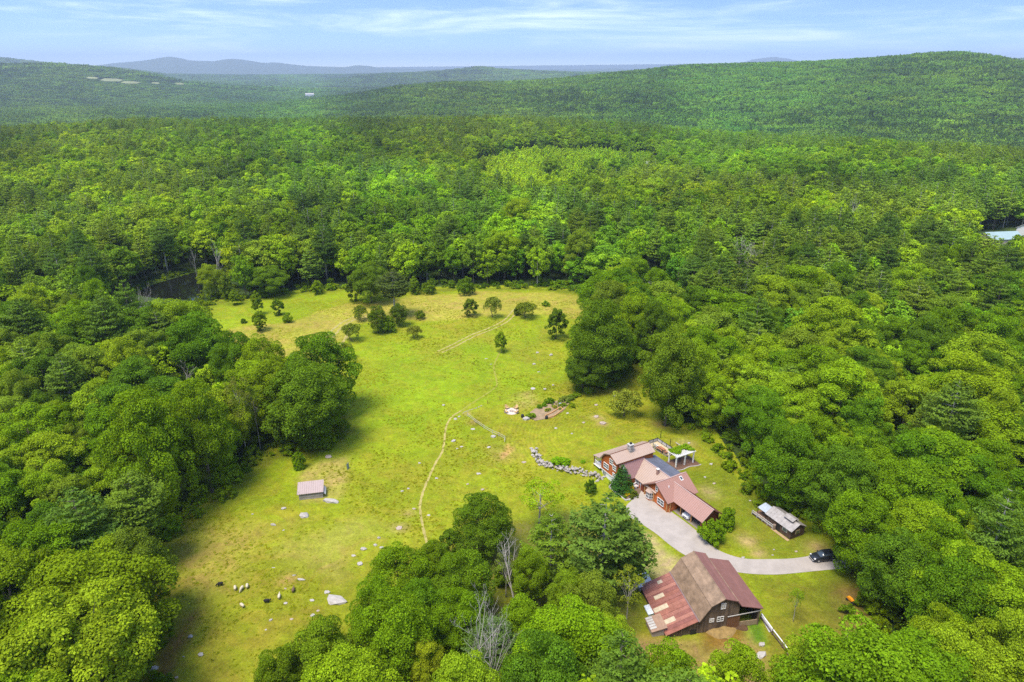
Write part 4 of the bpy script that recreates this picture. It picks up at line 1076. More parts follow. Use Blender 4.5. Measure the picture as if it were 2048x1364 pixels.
def strip(name, l, r, mat, lift, label, n=120, k=10):
    def res(p):
        d = np.r_[0, np.cumsum(np.linalg.norm(np.diff(p, axis=0), axis=1))]; t = np.linspace(0, d[-1], n); return np.stack([np.interp(t, d, p[:, 0]), np.interp(t, d, p[:, 1])], 1)
    l, r = res(np.array(l)), res(np.array(r)); f = np.linspace(0, 1, k)[None, :, None]; g_ = l[:, None] * (1 - f) + r[:, None] * f
    v = np.concatenate([g_, (T(g_[..., 0], g_[..., 1]) + lift)[..., None]], -1).reshape(-1, 3)
    i, j = np.meshgrid(np.arange(n - 1), np.arange(k - 1), indexing='ij'); a = (i * k + j).ravel(); q = np.stack([a, a + 1, a + k + 1, a + k], 1)
    me = np_mesh(name, v, q, mat); o = link(name, me)
    if me.polygons[0].normal.z < 0: me.flip_normals()
    return tag(o, label, kind='structure')
strip('driveway', dr_l, dr_r[::-1], M_DRIVE, 0.10, 'pale paved driveway sweeping from the house past the barn into the woods')
M_ROAD = asphalt_mat('road_asphalt', (0.13, 0.115, 0.12))
tag(link('road', ribbon('road', [(1200, 520), (1262, 545), (1290, 560), (1312, 580), (1330, 610), (1345, 650)], 5.5, M_ROAD, wob=0.0, lift=0.12)), 'grey road passing through the gap in the woods', kind='structure')
# pond
def water_mat():
    m, nt, out = new_mat('pond_water'); N, K = nt.nodes.new, nt.links.new
    b = N('ShaderNodeBsdfPrincipled'); b.inputs['Base Color'].default_value = (0.008, 0.009, 0.006, 1); b.inputs['Roughness'].default_value = 0.05; b.inputs['Specular IOR Level'].default_value = 0.5
    n = N('ShaderNodeTexNoise'); n.inputs['Scale'].default_value = 0.5; tc = N('ShaderNodeTexCoord'); K(tc.outputs['Object'], n.inputs['Vector'])
    bp = N('ShaderNodeBump'); bp.inputs['Strength'].default_value = 0.04; K(n.outputs[0], bp.inputs['Height']); K(bp.outputs[0], b.inputs['Normal']); K(b.outputs[0], out.inputs['Surface']); return m
pc = np.array(POND); pz = float(np.mean(T(pc[:, 0], pc[:, 1]))) + 0.25
pm = MB(); pcm = catmull(list(pc) + [pc[0]], 6)[:-1]; pm.add([(p[0], p[1], pz) for p in pcm], [tuple(range(len(pcm)))])
po = pm.build('pond', water_mat()); tag(po, 'dark still pond between the left woods and the pines', kind='structure')
if po.data.polygons[0].normal.z < 0:
    po.data.flip_normals()
# open farm fields far off
M_FIELD = plain('far_field', (0.21, 0.225, 0.09), 0.9, 0.2, 0.01)
def march(px, py, r0=1200., r1=9000.):
    d = pray(px, py); h = math.hypot(d[0], d[1]); rr_ = np.linspace(r0, r1, 1600); x = d[0] / h * rr_; y = d[1] / h * rr_; zr = CAM_H + d[2] / h * rr_
    hit = np.where(zr < T(x, y) + 4)[0]; k = hit[0] if len(hit) else 1599
    return float(x[k]), float(y[k])
for i_, (cx, cy, w_, h_, lb) in enumerate(((186, 161, 26, 4, 'small pale hay field highest on the left hill'), (225, 165, 48, 6, 'long pale hay field in the middle of the left hill farm'), (262, 170, 40, 5, 'pale hay field at the right of the left hill farm'), (312, 171, 18, 4, 'tiny pale field right of the left hill farm'), (360, 172, 22, 4, 'tiny pale field at the foot of the left hill'))):
    a_ = [march(cx + w_ / 2 * u, cy + h_ / 2 * v) for u, v in ((-1, .2), (-.5, .9), (.6, 1), (1, .1), (.4, -.8), (-.6, -1))]
    sheet('hay_field', a_, M_FIELD, 16.0, lb, step=60.)
# ------------------------------------------------------------------ building materials
def striped(name, col, axis, period, depth=0.25, rough=0.5, var=0.1, metal=0.0, spec=0.3, streak=0.0):
    """boards or metal pans: fine regular joints across one object axis, with weathering"""
    m, nt, out = new_mat(name); N, K = nt.nodes.new, nt.links.new
    b = N('ShaderNodeBsdfPrincipled'); b.inputs['Roughness'].default_value = rough; b.inputs['Metallic'].default_value = metal; b.inputs['Specular IOR Level'].default_value = spec
    tc = N('ShaderNodeTexCoord'); sp = N('ShaderNodeSeparateXYZ'); K(tc.outputs['Object'], sp.inputs[0])
    q = N('ShaderNodeMath'); q.operation = 'MULTIPLY'; q.inputs[1].default_value = 1 / period; K(sp.outputs[axis], q.inputs[0])
    fl = N('ShaderNodeMath'); fl.operation = 'FLOOR'; K(q.outputs[0], fl.inputs[0])
    wn_ = N('ShaderNodeTexWhiteNoise'); wn_.noise_dimensions = '1D'; K(fl.outputs[0], wn_.inputs['W'])
    fr = N('ShaderNodeMath'); fr.operation = 'FRACT'; K(q.outputs[0], fr.inputs[0])
    jn = N('ShaderNodeMapRange'); jn.inputs['From Min'].default_value = 0.0; jn.inputs['From Max'].default_value = 0.14; jn.inputs['To Min'].default_value = 1 - depth; K(fr.outputs[0], jn.inputs['Value'])
    bv = N('ShaderNodeMapRange'); bv.inputs['To Min'].default_value = 1 - var; bv.inputs['To Max'].default_value = 1 + var; K(wn_.outputs['Value'], bv.inputs['Value'])
    no = N('ShaderNodeTexNoise'); no.inputs['Scale'].default_value = 0.9; no.inputs['Detail'].default_value = 8; no.inputs['Roughness'].default_value = 0.7; K(tc.outputs['Object'], no.inputs['Vector'])
    nr = N('ShaderNodeMapRange'); nr.inputs['From Min'].default_value = 0.3; nr.inputs['From Max'].default_value = 0.7; nr.inputs['To Min'].default_value = 1 - var - streak; nr.inputs['To Max'].default_value = 1 + var + streak; K(no.outputs[0], nr.inputs['Value'])
    m1 = N('ShaderNodeMath'); m1.operation = 'MULTIPLY'; K(jn.outputs[0], m1.inputs[0]); K(bv.outputs[0], m1.inputs[1])
    m2 = N('ShaderNodeMath'); m2.operation = 'MULTIPLY'; K(m1.outputs[0], m2.inputs[0]); K(nr.outputs[0], m2.inputs[1])
    vm = N('ShaderNodeVectorMath'); vm.operation = 'SCALE'; vm.inputs[0].default_value = col; K(m2.outputs[0], vm.inputs['Scale']); K(vm.outputs[0], b.inputs['Base Color'])
    K(b.outputs[0], out.inputs['Surface']); return m
M_LOG = striped('log_wall', (0.40, 0.105, 0.022), 'Z', 0.23, 0.35, 0.45, 0.16)
M_LOGEND = plain('log_end', (0.50, 0.27, 0.10), 0.7, 0.25, 8)
M_ROOF = plain('roof_metal_tan', (0.385, 0.278, 0.215), 0.45, 0.05, 0.5, spec=0.4)
M_ROOF_B = plain('roof_metal_red', (0.315, 0.168, 0.13), 0.45, 0.05, 0.5, spec=0.4)
M_ROOF_DK = striped('roof_membrane', (0.115, 0.12, 0.15), 'X', 1.0, 0.2, 0.5, 0.08, streak=0.15)
M_RIB = plain('roof_rib', (0.42, 0.29, 0.25), 0.45, 0.05, 1.0)
M_WHITE = plain('white_paint', (0.72, 0.70, 0.67), 0.55, 0.06, 2)
M_TRIM = plain('brown_trim', (0.16, 0.065, 0.035), 0.6, 0.1, 2)
M_DKWOOD = plain('dark_red_wood', (0.19, 0.045, 0.022), 0.6, 0.15, 2)
M_GLASS, nt, out = new_mat('window_glass'); b = nt.nodes.new('ShaderNodeBsdfPrincipled'); b.inputs['Base Color'].default_value = (0.05, 0.065, 0.075, 1); b.inputs['Roughness'].default_value = 0.08; b.inputs['Specular IOR Level'].default_value = 0.8; nt.links.new(b.outputs[0], out.inputs[0])
M_CHIM = plain('chimney_stone', (0.42, 0.35, 0.28), 0.9, 0.2, 3, bump=0.4, bscale=6)
M_STONE = plain('granite', (0.38, 0.345, 0.31), 0.9, 0.22, 1.5, bump=0.5, bscale=4)
M_STONE_B = plain('fieldstone', (0.34, 0.30, 0.26), 0.92, 0.28, 2.0, bump=0.5, bscale=5)
M_STONE_P = plain('pink_granite', (0.38, 0.30, 0.24), 0.92, 0.25, 1.5, bump=0.5, bscale=4)
M_BLACK = plain('black_metal', (0.02, 0.02, 0.022), 0.5, 0.1, 3)
M_PAVE = plain('patio_paving', (0.50, 0.40, 0.24), 0.85, 0.14, 1.6)
M_CONC = plain('concrete', (0.42, 0.40, 0.37), 0.9, 0.12, 1.0)

# ------------------------------------------------------------------ log house
HO = at(1287, 985); HTH = math.radians(29.5)
house = empty('log_house', (HO[0], HO[1], 0.0), HTH)
tag(house, 'rambling orange log house with pinkish metal roofs and attached carport', 'house')
def P(a, b_, z): return (a, -b_, z)
def hwin(face, a, b_, z, w, h, parent, panes=2, name='window'):
    """window on a wall: face 'a-' looks down the -a side, 'b+' along +b"""
    mb = MB(); fr = 0.09
    def rect(u0, u1, z0, z1, d0, d1, m):
        if face == 'a-': m.box(P(a - d0, u0, z0), P(a - d1, u1, z1))
        elif face == 'b+': m.box(P(u0, b_ + d0, z0), P(u1, b_ + d1, z1))
    c = b_ if face == 'a-' else a
    u0, u1 = c - w / 2, c + w / 2
    rect(u0 - fr, u1 + fr, z - fr, z, 0.02, 0.12, mb); rect(u0 - fr, u1 + fr, z + h, z + h + fr, 0.02, 0.12, mb)
    rect(u0 - fr, u0, z, z + h, 0.02, 0.12, mb); rect(u1, u1 + fr, z, z + h, 0.02, 0.12, mb)
    for i in range(1, panes): q = u0 + (u1 - u0) * i / panes; rect(q - .04, q + .04, z, z + h, 0.02, 0.10, mb)
    rect(u0, u1, z + h * .5 - .03, z + h * .5 + .03, 0.02, 0.09, mb)
    f = mb.build(name, M_WHITE, parent)
    for i in range(panes):
        q0 = u0 + (u1 - u0) * i / panes + (.04 if i else 0); q1 = u0 + (u1 - u0) * (i + 1) / panes - (.04 if i < panes - 1 else 0)
        g = MB(); rect(q0, q1, z, z + h * .5 - .03, 0.02, 0.05, g); g.build('pane', M_GLASS, f)
        g = MB(); rect(q0, q1, z + h * .5 + .03, z + h, 0.02, 0.05, g); g.build('pane', M_GLASS, f)
    return f
# main wing (ridge along a)
prof = [(-9.7, 2.0), (-4.45, 2.0), (-4.45, 5.8), (-6.5, 6.78), (-8.4, 6.02), (-9.7, 4.3)]
mb = MB(); mb.prism([P(-3.5, b_, z) for b_, z in prof], (9.3, 0, 0)); mb.build('upper_wall', M_LOG, house)
mb = MB(); mb.box(P(-3.42, -9.62, -0.6), P(5.7, -4.53, 2.0)); mb.build('basement_wall', M_WHITE, house)
mb = MB()
z = 2.1
while z < 6.6:                                                        # log courses on the gable
    def xl(zz, left):
        pts = prof
        if left: return np.interp(zz, [2.0, 4.3, 6.02, 6.78], [-9.7, -9.7, -8.4, -6.5])
        return np.interp(zz, [2.0, 5.8, 6.78], [-4.45, -4.45, -6.5])
    l, r = xl(z + .1, True) + .03, xl(z + .1, False) - .03
    if r - l > 0.3:
        mb.tube([P(-3.49, l, z), P(-3.49, r, z)], 0.125, 6)
    z += 0.235
o = mb.build('log_courses', M_LOG, house, True); o['kind'] = 'stuff'
mb = MB(); mb.box(P(-3.62, -9.9, 1.86), P(-3.43, -4.4, 2.06)); mb.build('white_band', M_WHITE, house)
hwin('a-', -3.6, -7.9, 2.9, 1.5, 1.05, house, 2); hwin('a-', -3.6, -6.3, 4.75, 1.0, 1.0, house, 2); hwin('a-', -3.6, -5.2, 3.9, 0.9, 1.0, house, 2); hwin('a-', -3.6, -5.15, 2.35, 0.8, 0.7, house, 1)
mb = MB(); mb.box(P(-3.44, -9.0, -0.3), P(-3.50, -8.1, 1.75)); d = mb.build('basement_door', M_GLASS, house)
for b0, b1 in ((-9.1, -9.0), (-8.1, -8.0), (-8.6, -8.5)):
    MB().box(P(-3.43, b0, -0.3), P(-3.56, b1, 1.8)).build('door_frame', M_WHITE, d)
def roof(name, quad, mat, t=0.13, ribs=0.0, along=None, parent=house, ribmat=None, ridge_w=None):
    """quad: eave0, eave1, ridge1, ridge0"""
    o = MB().slab(quad, t).build(name, mat, parent)
    if ribs:
        e0, e1, r1, r0 = [Vector(p) for p in quad]
        n = (e1 - e0).cross(r0 - e0).normalized(); n = n if n.z > 0 else -n
        k = max(2, int((e1 - e0).length / ribs)); m = MB()
        for i in range(k + 1):
            f = i / k; p, q = e0.lerp(e1, f), r0.lerp(r1, f); s = (e1 - e0).normalized() * 0.03
            m.slab([p - s + n * .045, p + s + n * .045, q + s + n * .045, q - s + n * .045], 0.05)
        r = m.build('roof_ribs', ribmat or mat, o); r['kind'] = 'stuff'
    return o
A0, A1 = -3.95, 6.15
roof('roof_slope', [P(A0, -4.2, 5.86), P(A1, -4.2, 5.86), P(A1, -6.5, 7.0), P(A0, -6.5, 7.0)], M_ROOF, ribs=0.45)
roof('roof_slope', [P(A0, -8.5, 6.18), P(A1, -8.5, 6.18), P(A1, -6.5, 7.0), P(A0, -6.5, 7.0)], M_ROOF, ribs=0.45)
roof('roof_slope', [P(A0, -9.85, 4.42), P(A1, -9.85, 4.42), P(A1, -8.5, 6.18), P(A0, -8.5, 6.18)], M_ROOF, ribs=0.45)
roof('porch_roof', [P(A0, -12.15, 3.92), P(A1, -12.15, 3.92), P(A1, -9.85, 4.42), P(A0, -9.85, 4.42)], M_ROOF, ribs=0.45)
MB().slab([P(A0, -6.58, 7.06), P(A1, -6.58, 7.06), P(A1, -6.42, 7.06), P(A0, -6.42, 7.06)], .08).build('ridge_cap', M_TRIM, house)
# porch deck, posts, railing
MB().box(P(-3.9, -12.0, 1.84), P(6.0, -9.72, 2.0)).build('porch_deck', M_WHITE, house)
for a_ in (-3.75, -0.6, 2.6, 5.8): MB().box(P(a_ - .08, -11.95, 0.2), P(a_ + .08, -11.79, 3.95)).build('porch_post', M_TRIM, house)
m = MB(); m.box(P(-3.8, -11.7, 2.95), P(-3.72, -9.75, 3.03)); m.box(P(-3.8, -11.7, 2.1), P(-3.72, -9.75, 2.16))
m.box(P(-3.8, -11.98, 2.95), P(5.9, -11.9, 3.03))
for i in range(14): m.box(P(-3.78, -11.7 + i * .145, 2.1), P(-3.74, -11.66 + i * .145, 3.0))
for i in range(60): m.box(P(-3.6 + i * .16, -11.96, 2.05), P(-3.56 + i * .16, -11.92, 3.0))
m.build('porch_railing', M_WHITE, house)
# steep lower roof between main wing and middle wing
roof('lower_roof', [P(-3.1, -2.55, 2.5), P(3.4, -2.55, 2.5), P(3.4, -4.44, 5.3), P(-3.1, -4.44, 5.3)], plain('roof_shade_side', (0.27, 0.15, 0.14), 0.6, 0.08, 1.0), ribs=0.45)  # the darker mauve roof colour carries the shade on this plane
MB().box(P(-3.0, -4.4, -0.5), P(0.1, -2.75, 2.5)).build('link_wall', M_LOG, house)
g = MB().slab([P(-2.75, -3.45, 3.92), P(-1.85, -3.45, 3.92), P(-1.85, -4.1, 4.88), P(-2.75, -4.1, 4.88)], .12).build('skylight', plain('skylight_pane', (0.50, 0.55, 0.55), 0.3, 0.1, 2), house)
# middle wing (ridge along b)
mb = MB(); mb.prism([P(0, -4.4, z_) if False else P(a_, -4.4, z_) for a_, z_ in ((0, -.5), (7.0, -.5), (7.0, 3.98), (3.2, 4.85), (0, 2.62))], (0, -8.0, 0)); mb.build('middle_wall', M_LOG, house)
roof('roof_slope', [P(-0.4, -4.2, 2.5), P(-0.4, 3.85, 2.5), P(3.2, 3.85, 5.0), P(3.2, -4.35, 5.0)], M_ROOF, ribs=0.45)
roof('dark_roof_slope', [P(7.4, -5.6, 4.05), P(7.4, 2.9, 4.05), P(3.2, 3.85, 5.0), P(3.2, -4.35, 5.0)], M_ROOF_DK)
MB().slab([P(3.1, -4.3, 5.07), P(3.3, -4.3, 5.07), P(3.3, 3.9, 5.07), P(3.1, 3.9, 5.07)], .08).build('ridge_cap', M_RIB, house)
for b_ in (-3.3, -2.2): hwin('a-', -0.0, b_ + .2, 0.9, 0.8, 1.2, house, 1)
MB().box(P(-0.02, -0.75, 0.0), P(-0.1, 0.05, 2.05)).build('front_door', M_DKWOOD, house)
# front gable wing (ridge along a)
mb = MB(); mb.prism([P(0, b_, z_) for b_, z_ in ((0.35, -.5), (7.25, -.5), (7.25, 2.62), (3.85, 4.78), (0.35, 2.62))], (7.0, 0, 0)); mb.build('gable_wing_wall', M_LOG, house)
m = MB(); z = 0.1
while z < 4.6:
    l = np.interp(z, [2.62, 4.78], [0.38, 3.85]); r = np.interp(z, [2.62, 4.78], [7.22, 3.85])
    if r - l > .25: m.tube([P(0.01, l, z), P(0.01, r, z)], 0.125, 6)
    z += 0.235
o = m.build('log_courses', M_LOG, house, True); o['kind'] = 'stuff'
m = MB(); z = 0.1
while z < 2.5: m.tube([P(0.05, 7.26, z), P(6.9, 7.26, z)], 0.125, 6); z += 0.235
o = m.build('log_courses', M_LOG, house, True); o['kind'] = 'stuff'
for (a_, b_) in ((0.1, 0.5), (0.1, 3.2), (0.1, 7.1)):
    m = MB(); z = 0.12
    while z < 2.55: m.tube([P(a_ - .1, b_, z), P(a_ - .42, b_, z)], 0.10, 7); z += 0.235
    o = m.build('log_end_stack', M_LOGEND, house); o['kind'] = 'stuff'
m = MB(); z = 0.2
while z < 2.5: m.tube([P(0.25, 7.2, z), P(0.25, 7.6, z)], 0.10, 7); z += 0.235
o = m.build('log_end_stack', M_LOGEND, house); o['kind'] = 'stuff'
roof('roof_slope', [P(-0.6, 7.7, 2.48), P(7.3, 7.7, 2.48), P(7.3, 3.85, 5.02), P(-0.6, 3.85, 5.02)], M_ROOF_B, ribs=0.45)
roof('roof_slope', [P(-0.6, 0.0, 2.48), P(7.3, 0.0, 2.48), P(7.3, 3.85, 5.02), P(-0.6, 3.85, 5.02)], M_ROOF_B, ribs=0.45)
MB().slab([P(-.6, 3.75, 5.08), P(7.3, 3.75, 5.08), P(7.3, 3.95, 5.08), P(-.6, 3.95, 5.08)], .08).build('ridge_cap', M_RIB, house)
hwin('a-', -0.12, 5.25, 0.75, 1.7, 1.15, house, 2); hwin('a-', -0.12, 3.9, 3.1, 0.45, 1.0, house, 1)
sl = MB().slab([P(5.1, 4.95, 4.36), P(5.75, 4.95, 4.36), P(5.75, 4.2, 4.86), P(5.1, 4.2, 4.86)], .14).build('skylight', M_WHITE, house)
MB().slab([P(5.2, 4.85, 4.44), P(5.65, 4.85, 4.44), P(5.65, 4.3, 4.80), P(5.2, 4.3, 4.80)], .02).build('pane', M_GLASS, sl)
m = MB(); m.ring((0, 0), .1, 0, .5, 8); v = m.build('roof_vent', M_WHITE, house); v.location = P(1.6, 5.3, 3.95)
# bay window
bay = empty('bay', (0, 0, 0)); bay.parent = house; bay.name = 'bay_window'
by0, by1, bz0, bz1 = 1.1, 3.0, 0.55, 1.95
pl = [(0, by0), (-0.75, by0 + .5), (-0.75, by1 - .5), (0, by1)]
MB().prism([P(a_, b_, 0.1) for a_, b_ in pl], (0, 0, .45)).build('bay_base', M_LOG, bay)
MB().prism([P(a_ * 0.9, b_, .55) for a_, b_ in pl], (0, 0, 1.4)).build('bay_glass', M_GLASS, bay)
for i in range(3):
    (a0, b0), (a1, b1) = pl[i], pl[i + 1]
    m = MB()
    for (f0, f1, z0, z1) in ((0, 1, .5, .62), (0, 1, 1.86, 1.98), (0, 1, 1.22, 1.28), (0, .08, .5, 1.98), (.92, 1, .5, 1.98), (.47, .53, .5, 1.98)):
        p0, p1 = (a0 + (a1 - a0) * f0, b0 + (b1 - b0) * f0), (a0 + (a1 - a0) * f1, b0 + (b1 - b0) * f1)
        m.prism([P(p0[0], p0[1], z0), P(p1[0], p1[1], z0), P(p1[0], p1[1], z1), P(p0[0], p0[1], z1)], (-.05, 0, 0))
    m.build('window_frame', M_WHITE, bay)
ap = P(0.0, (by0 + by1) / 2, 2.75); m = MB(); e = [P(a_ * 1.25 - .0, b_ + (-.12 if b_ < 2 else .12), 1.98) for a_, b_ in pl]
m.add(e + [P(0, by0 + .5, 2.7), P(0, by1 - .5, 2.7)], [(0, 1, 4), (1, 2, 5, 4), (2, 3, 5), (3, 2, 1, 0), (0, 4, 5, 3)]); m.build('bay_roof', M_ROOF, bay)
# carport
for b_ in (8.95, 11.8): MB().box(P(1.62, b_ - .09, -.1), P(1.80, b_ + .09, 2.6)).build('carport_post', M_LOGEND, house)
MB().box(P(1.58, 7.4, 2.42), P(1.82, 15.1, 2.66)).build('carport_beam', M_DKWOOD, house)
MB().prism([P(a_, 14.6, z_) for a_, z_ in ((1.5, -.2), (5.7, -.2), (5.7, 2.65), (3.5, 4.15), (1.5, 2.65))], (0, -.16, 0)).build('end_wall', M_DKWOOD, house)
MB().box(P(5.55, 7.3, -.2), P(5.7, 14.6, 2.6)).build('back_wall', M_DKWOOD, house)
MB().box(P(1.4, 14.45, -.1), P(1.75, 14.85, 2.6)).build('corner_post', M_DKWOOD, house)
roof('carport_roof', [P(0.85, 4.6, 2.52), P(0.85, 15.35, 2.52), P(3.5, 15.35, 4.45), P(3.5, 4.6, 4.45)], M_ROOF_B, ribs=0.42, ribmat=M_RIB)
roof('carport_roof', [P(6.2, 4.6, 2.50), P(6.2, 15.35, 2.50), P(3.5, 15.35, 4.45), P(3.5, 4.6, 4.45)], plain('roof_metal_shaded', (0.25, 0.11, 0.08), 0.5, .08, 1), ribs=0.42)  # shade of the far slope is put into this darker roof metal
MB().slab([P(3.4, 4.6, 4.51), P(3.6, 4.6, 4.51), P(3.6, 15.4, 4.51), P(3.4, 15.4, 4.51)], .08).build('ridge_cap', M_RIB, house)
MB().box(P(1.3, 7.3, 0.0), P(5.6, 14.4, 0.13)).build('carport_slab', plain('carport_floor', (0.26, 0.22, 0.17), .9, .2, 1), house)
# chimneys: stones set in a rubble stack
ch = empty('chimney', P(0.95, -6.05, 6.4)); ch.parent = house
MB().box((-.46, -.42, -.3), (.46, .42, 1.75)).build('chimney_core', M_CHIM, ch)
rr = random.Random(3); base_st = None
STONES = []
def stone_mesh(seed, sub=2):
    bm = bmesh.new(); bmesh.ops.create_icosphere(bm, subdivisions=sub, radius=1.0); g = random.Random(seed)
    ax = [Vector((g.gauss(0, 1), g.gauss(0, 1), g.gauss(0, 1))).normalized() for _ in range(9)]; cut = [g.uniform(.62, .95) for _ in ax]
    for v in bm.verts:
        for a_, c_ in zip(ax, cut):
            d_ = v.co.dot(a_)
            if d_ > c_: v.co -= a_ * (d_ - c_) * .85
        v.co *= 1 + g.uniform(-.04, .04)
    me = bpy.data.meshes.new('stone'); bm.to_mesh(me); bm.free(); return me
def stones(n, mat, sub=1, s0=0):
    o = []
    for i in range(n): me = stone_mesh(40 + s0 + i, sub); me.materials.append(mat); o.append(me)
    return o
ST_A, ST_B, ST_P = stones(6, M_STONE), stones(6, M_STONE_B, s0=20), stones(4, M_STONE_P, s0=40)
for side in range(4):
    for i in range(3):
        for k in range(6):
            u, zz = -.32 + .32 * i + rr.uniform(-.05, .05), -.1 + .32 * k + rr.uniform(-.05, .05)
            p = [(u, -.42), (.46, u), (u, .42), (-.46, u)][side]
            o = link('stone', rr.choice(ST_A + ST_B), ch, (p[0], p[1], zz)); o.scale = (.2, .2, .16); o.rotation_euler = (rr.random() * 6, rr.random() * 6, rr.random() * 6)
MB().box((-.58, -.54, 1.75), (.58, .54, 1.87)).build('chimney_cap', M_CONC, ch)
MB().box((-.2, -.2, 1.87), (.2, .2, 2.2)).build('flue', M_BLACK, ch)
ch2 = empty('small_chimney', P(2.45, 0.95, 4.3)); ch2.parent = house
MB().box((-.22, -.22, -.2), (.22, .22, 1.3)).build('stack', plain('brick_stack', (.34, .2, .15), .9, .2, 5), ch2); MB().box((-.28, -.28, 1.3), (.28, .28, 1.4)).build('cap', M_WHITE, ch2); MB().ring((0, 0), .1, 1.4, 1.6, 8).build('flue', M_WHITE, ch2)

# ------------------------------------------------------------------ barn
def solve(px, py, z):
    d = pray(px, py); t = (z - CAM_H) / d[2]; return np.array([d[0] * t, d[1] * t])
RZ = 6.5
r0 = solve(1388.7, 1104.2, RZ); r1 = solve(1450.6, 1196.8, RZ)
bd = unit((r1 - r0)[None])[0]; BTH = math.atan2(bd[1], bd[0]); BL = float(np.linalg.norm(r1 - r0))
barn = empty('barn', (r0[0], r0[1], 0), BTH)
tag(barn, 'weathered brown gambrel barn with red lean-to roofs beside the driveway', 'barn')
M_BOARD = striped('barn_boards', (0.135, 0.095, 0.065), 'Y', 0.24, 0.4, 0.9, 0.3, streak=0.15)
M_BOARD_X = striped('barn_boards_side', (0.135, 0.095, 0.065), 'X', 0.24, 0.4, 0.9, 0.3, streak=0.15)
M_SHING = striped('old_shingles', (0.235, 0.16, 0.105), 'Z', 0.16, 0.14, 0.9, 0.08, streak=0.32)
M_SHING_R = striped('red_shingles', (0.20, 0.092, 0.075), 'Z', 0.16, 0.16, 0.85, 0.08, streak=0.05)
M_SHEETS = [plain('lean_sheet_a', (0.30, 0.12, 0.085), 0.5, 0.25, 1.2, metal=0.15), plain('lean_sheet_b', (0.37, 0.165, 0.12), 0.45, 0.2, 1.2, metal=0.15), plain('lean_sheet_c', (0.25, 0.10, 0.08), 0.5, 0.25, 1.2, metal=0.15)]
M_CLEARP = plain('clear_sheet', (0.47, 0.39, 0.27), 0.35, 0.2, 2.5)
M_STRAW = plain('straw', (0.25, 0.165, 0.06), 0.95, 0.35, 1.5, bump=0.8, bscale=6)
Bp = lambda y, z: (y, z)
gp = [(-3.6, -.8), (2.8, -.8), (2.8, 4.5), (2.05, 5.6), (0, 6.35), (-2.08, 5.26), (-3.6, 2.9)]
MB().prism([(BL - .25, y, z) for y, z in gp], (-.12, 0, 0)).build('front_gable_wall', M_BOARD, barn)
MB().prism([(0.35, y, z) for y, z in gp], (-.12, 0, 0)).build('rear_gable_wall', M_BOARD, barn)
MB().prism([(BL - .3, y, z) for y, z in ((-8.75, -.8), (-3.62, -.8), (-3.62, 2.85), (-8.75, .8))], (-.12, 0, 0)).build('left_lean_wall', M_BOARD, barn)
MB().prism([(.4, y, z) for y, z in ((-8.75, -.8), (-3.62, -.8), (-3.62, 2.85), (-8.75, .8))], (-.12, 0, 0)).build('left_lean_wall', M_BOARD, barn)
MB().box((.3, -8.8, -.8), (BL - .2, -8.68, .85)).build('side_wall', M_BOARD_X, barn)
MB().box((.3, 6.2, -.5), (BL - .3, 6.32, 3.45)).build('side_wall', M_BOARD_X, barn)
MB().box((.3, 2.8, -.5), (.42, 6.3, 3.6)).build('rear_lean_wall', M_BOARD, barn)
def bslope(name, y0, z0, y1, z1, mat, over=.3, t=.12):
    return MB().slab([(-over, y0, z0), (BL + over * .6, y0, z0), (BL + over * .6, y1, z1), (-over, y1, z1)], t).build(name, mat, barn)
bslope('roof_slope', -3.85, 2.75, -2.12, 5.42, M_SHING); bslope('roof_slope', -2.12, 5.42, 0, 6.52, M_SHING)
bslope('roof_slope', 2.1, 5.76, 0, 6.52, M_SHING_R); bslope('roof_slope', 2.9, 4.68, 2.1, 5.76, M_SHING_R)
bslope('lean_to_roof', 6.6, 3.58, 2.9, 4.68, M_SHING_R)
for (y, z) in ((-2.12, 5.48), (0.0, 6.58), (2.1, 5.82)):
    MB().box((-.3, y - .05, z - .06), (BL + .2, y + .05, z)).build('ridge_flashing', M_SHING, barn)
MB().box((-.3, -3.95, 2.82), (BL + .2, -3.78, 2.9)).build('flashing', plain('flashing', (.2, .15, .15), .5, .1, 2), barn)
lo, hi = (-8.95, 0.95), (-3.8, 2.88)
ns = 15; wsh = (BL + .3) / ns
for k in range(ns):                                            # corrugated sheets, some patched with clear panels
    x0 = -.2 + k * wsh; mm = M_SHEETS[(k * 7 + k // 3) % 3]
    sh = MB().slab([(x0, lo[0], lo[1]), (x0 + wsh - .03, lo[0], lo[1]), (x0 + wsh - .03, hi[0], hi[1]), (x0, hi[0], hi[1])], .04 + .008 * (k % 3)).build('roof_sheet', mm, barn)
    m = MB()
    for j in range(3):
        xx = x0 + wsh * (j + .2) / 3; m.slab([(xx, lo[0], lo[1] + .03), (xx + .06, lo[0], lo[1] + .03), (xx + .06, hi[0], hi[1] + .03), (xx, hi[0], hi[1] + .03)], .035)
    r_ = m.build('sheet_ribs', M_SHEETS[(k + 1) % 3], sh); r_['kind'] = 'stuff'
def onlean(f, up): return (lo[0] + (hi[0] - lo[0]) * f, lo[1] + (hi[1] - lo[1]) * f + up)
for (x0, x1, f0, f1) in ((8.1, 9.0, .02, .45), (5.3, 6.2, .02, .45), (3.1, 3.9, .2, .5), (.5, 1.2, .5, .65)):
    a_, b_ = onlean(f0, .05), onlean(f1, .05)
    MB().slab([(x0, *a_), (x1, *a_), (x1, *b_), (x0, *b_)], .03).build('clear_panel', M_CLEARP, barn)
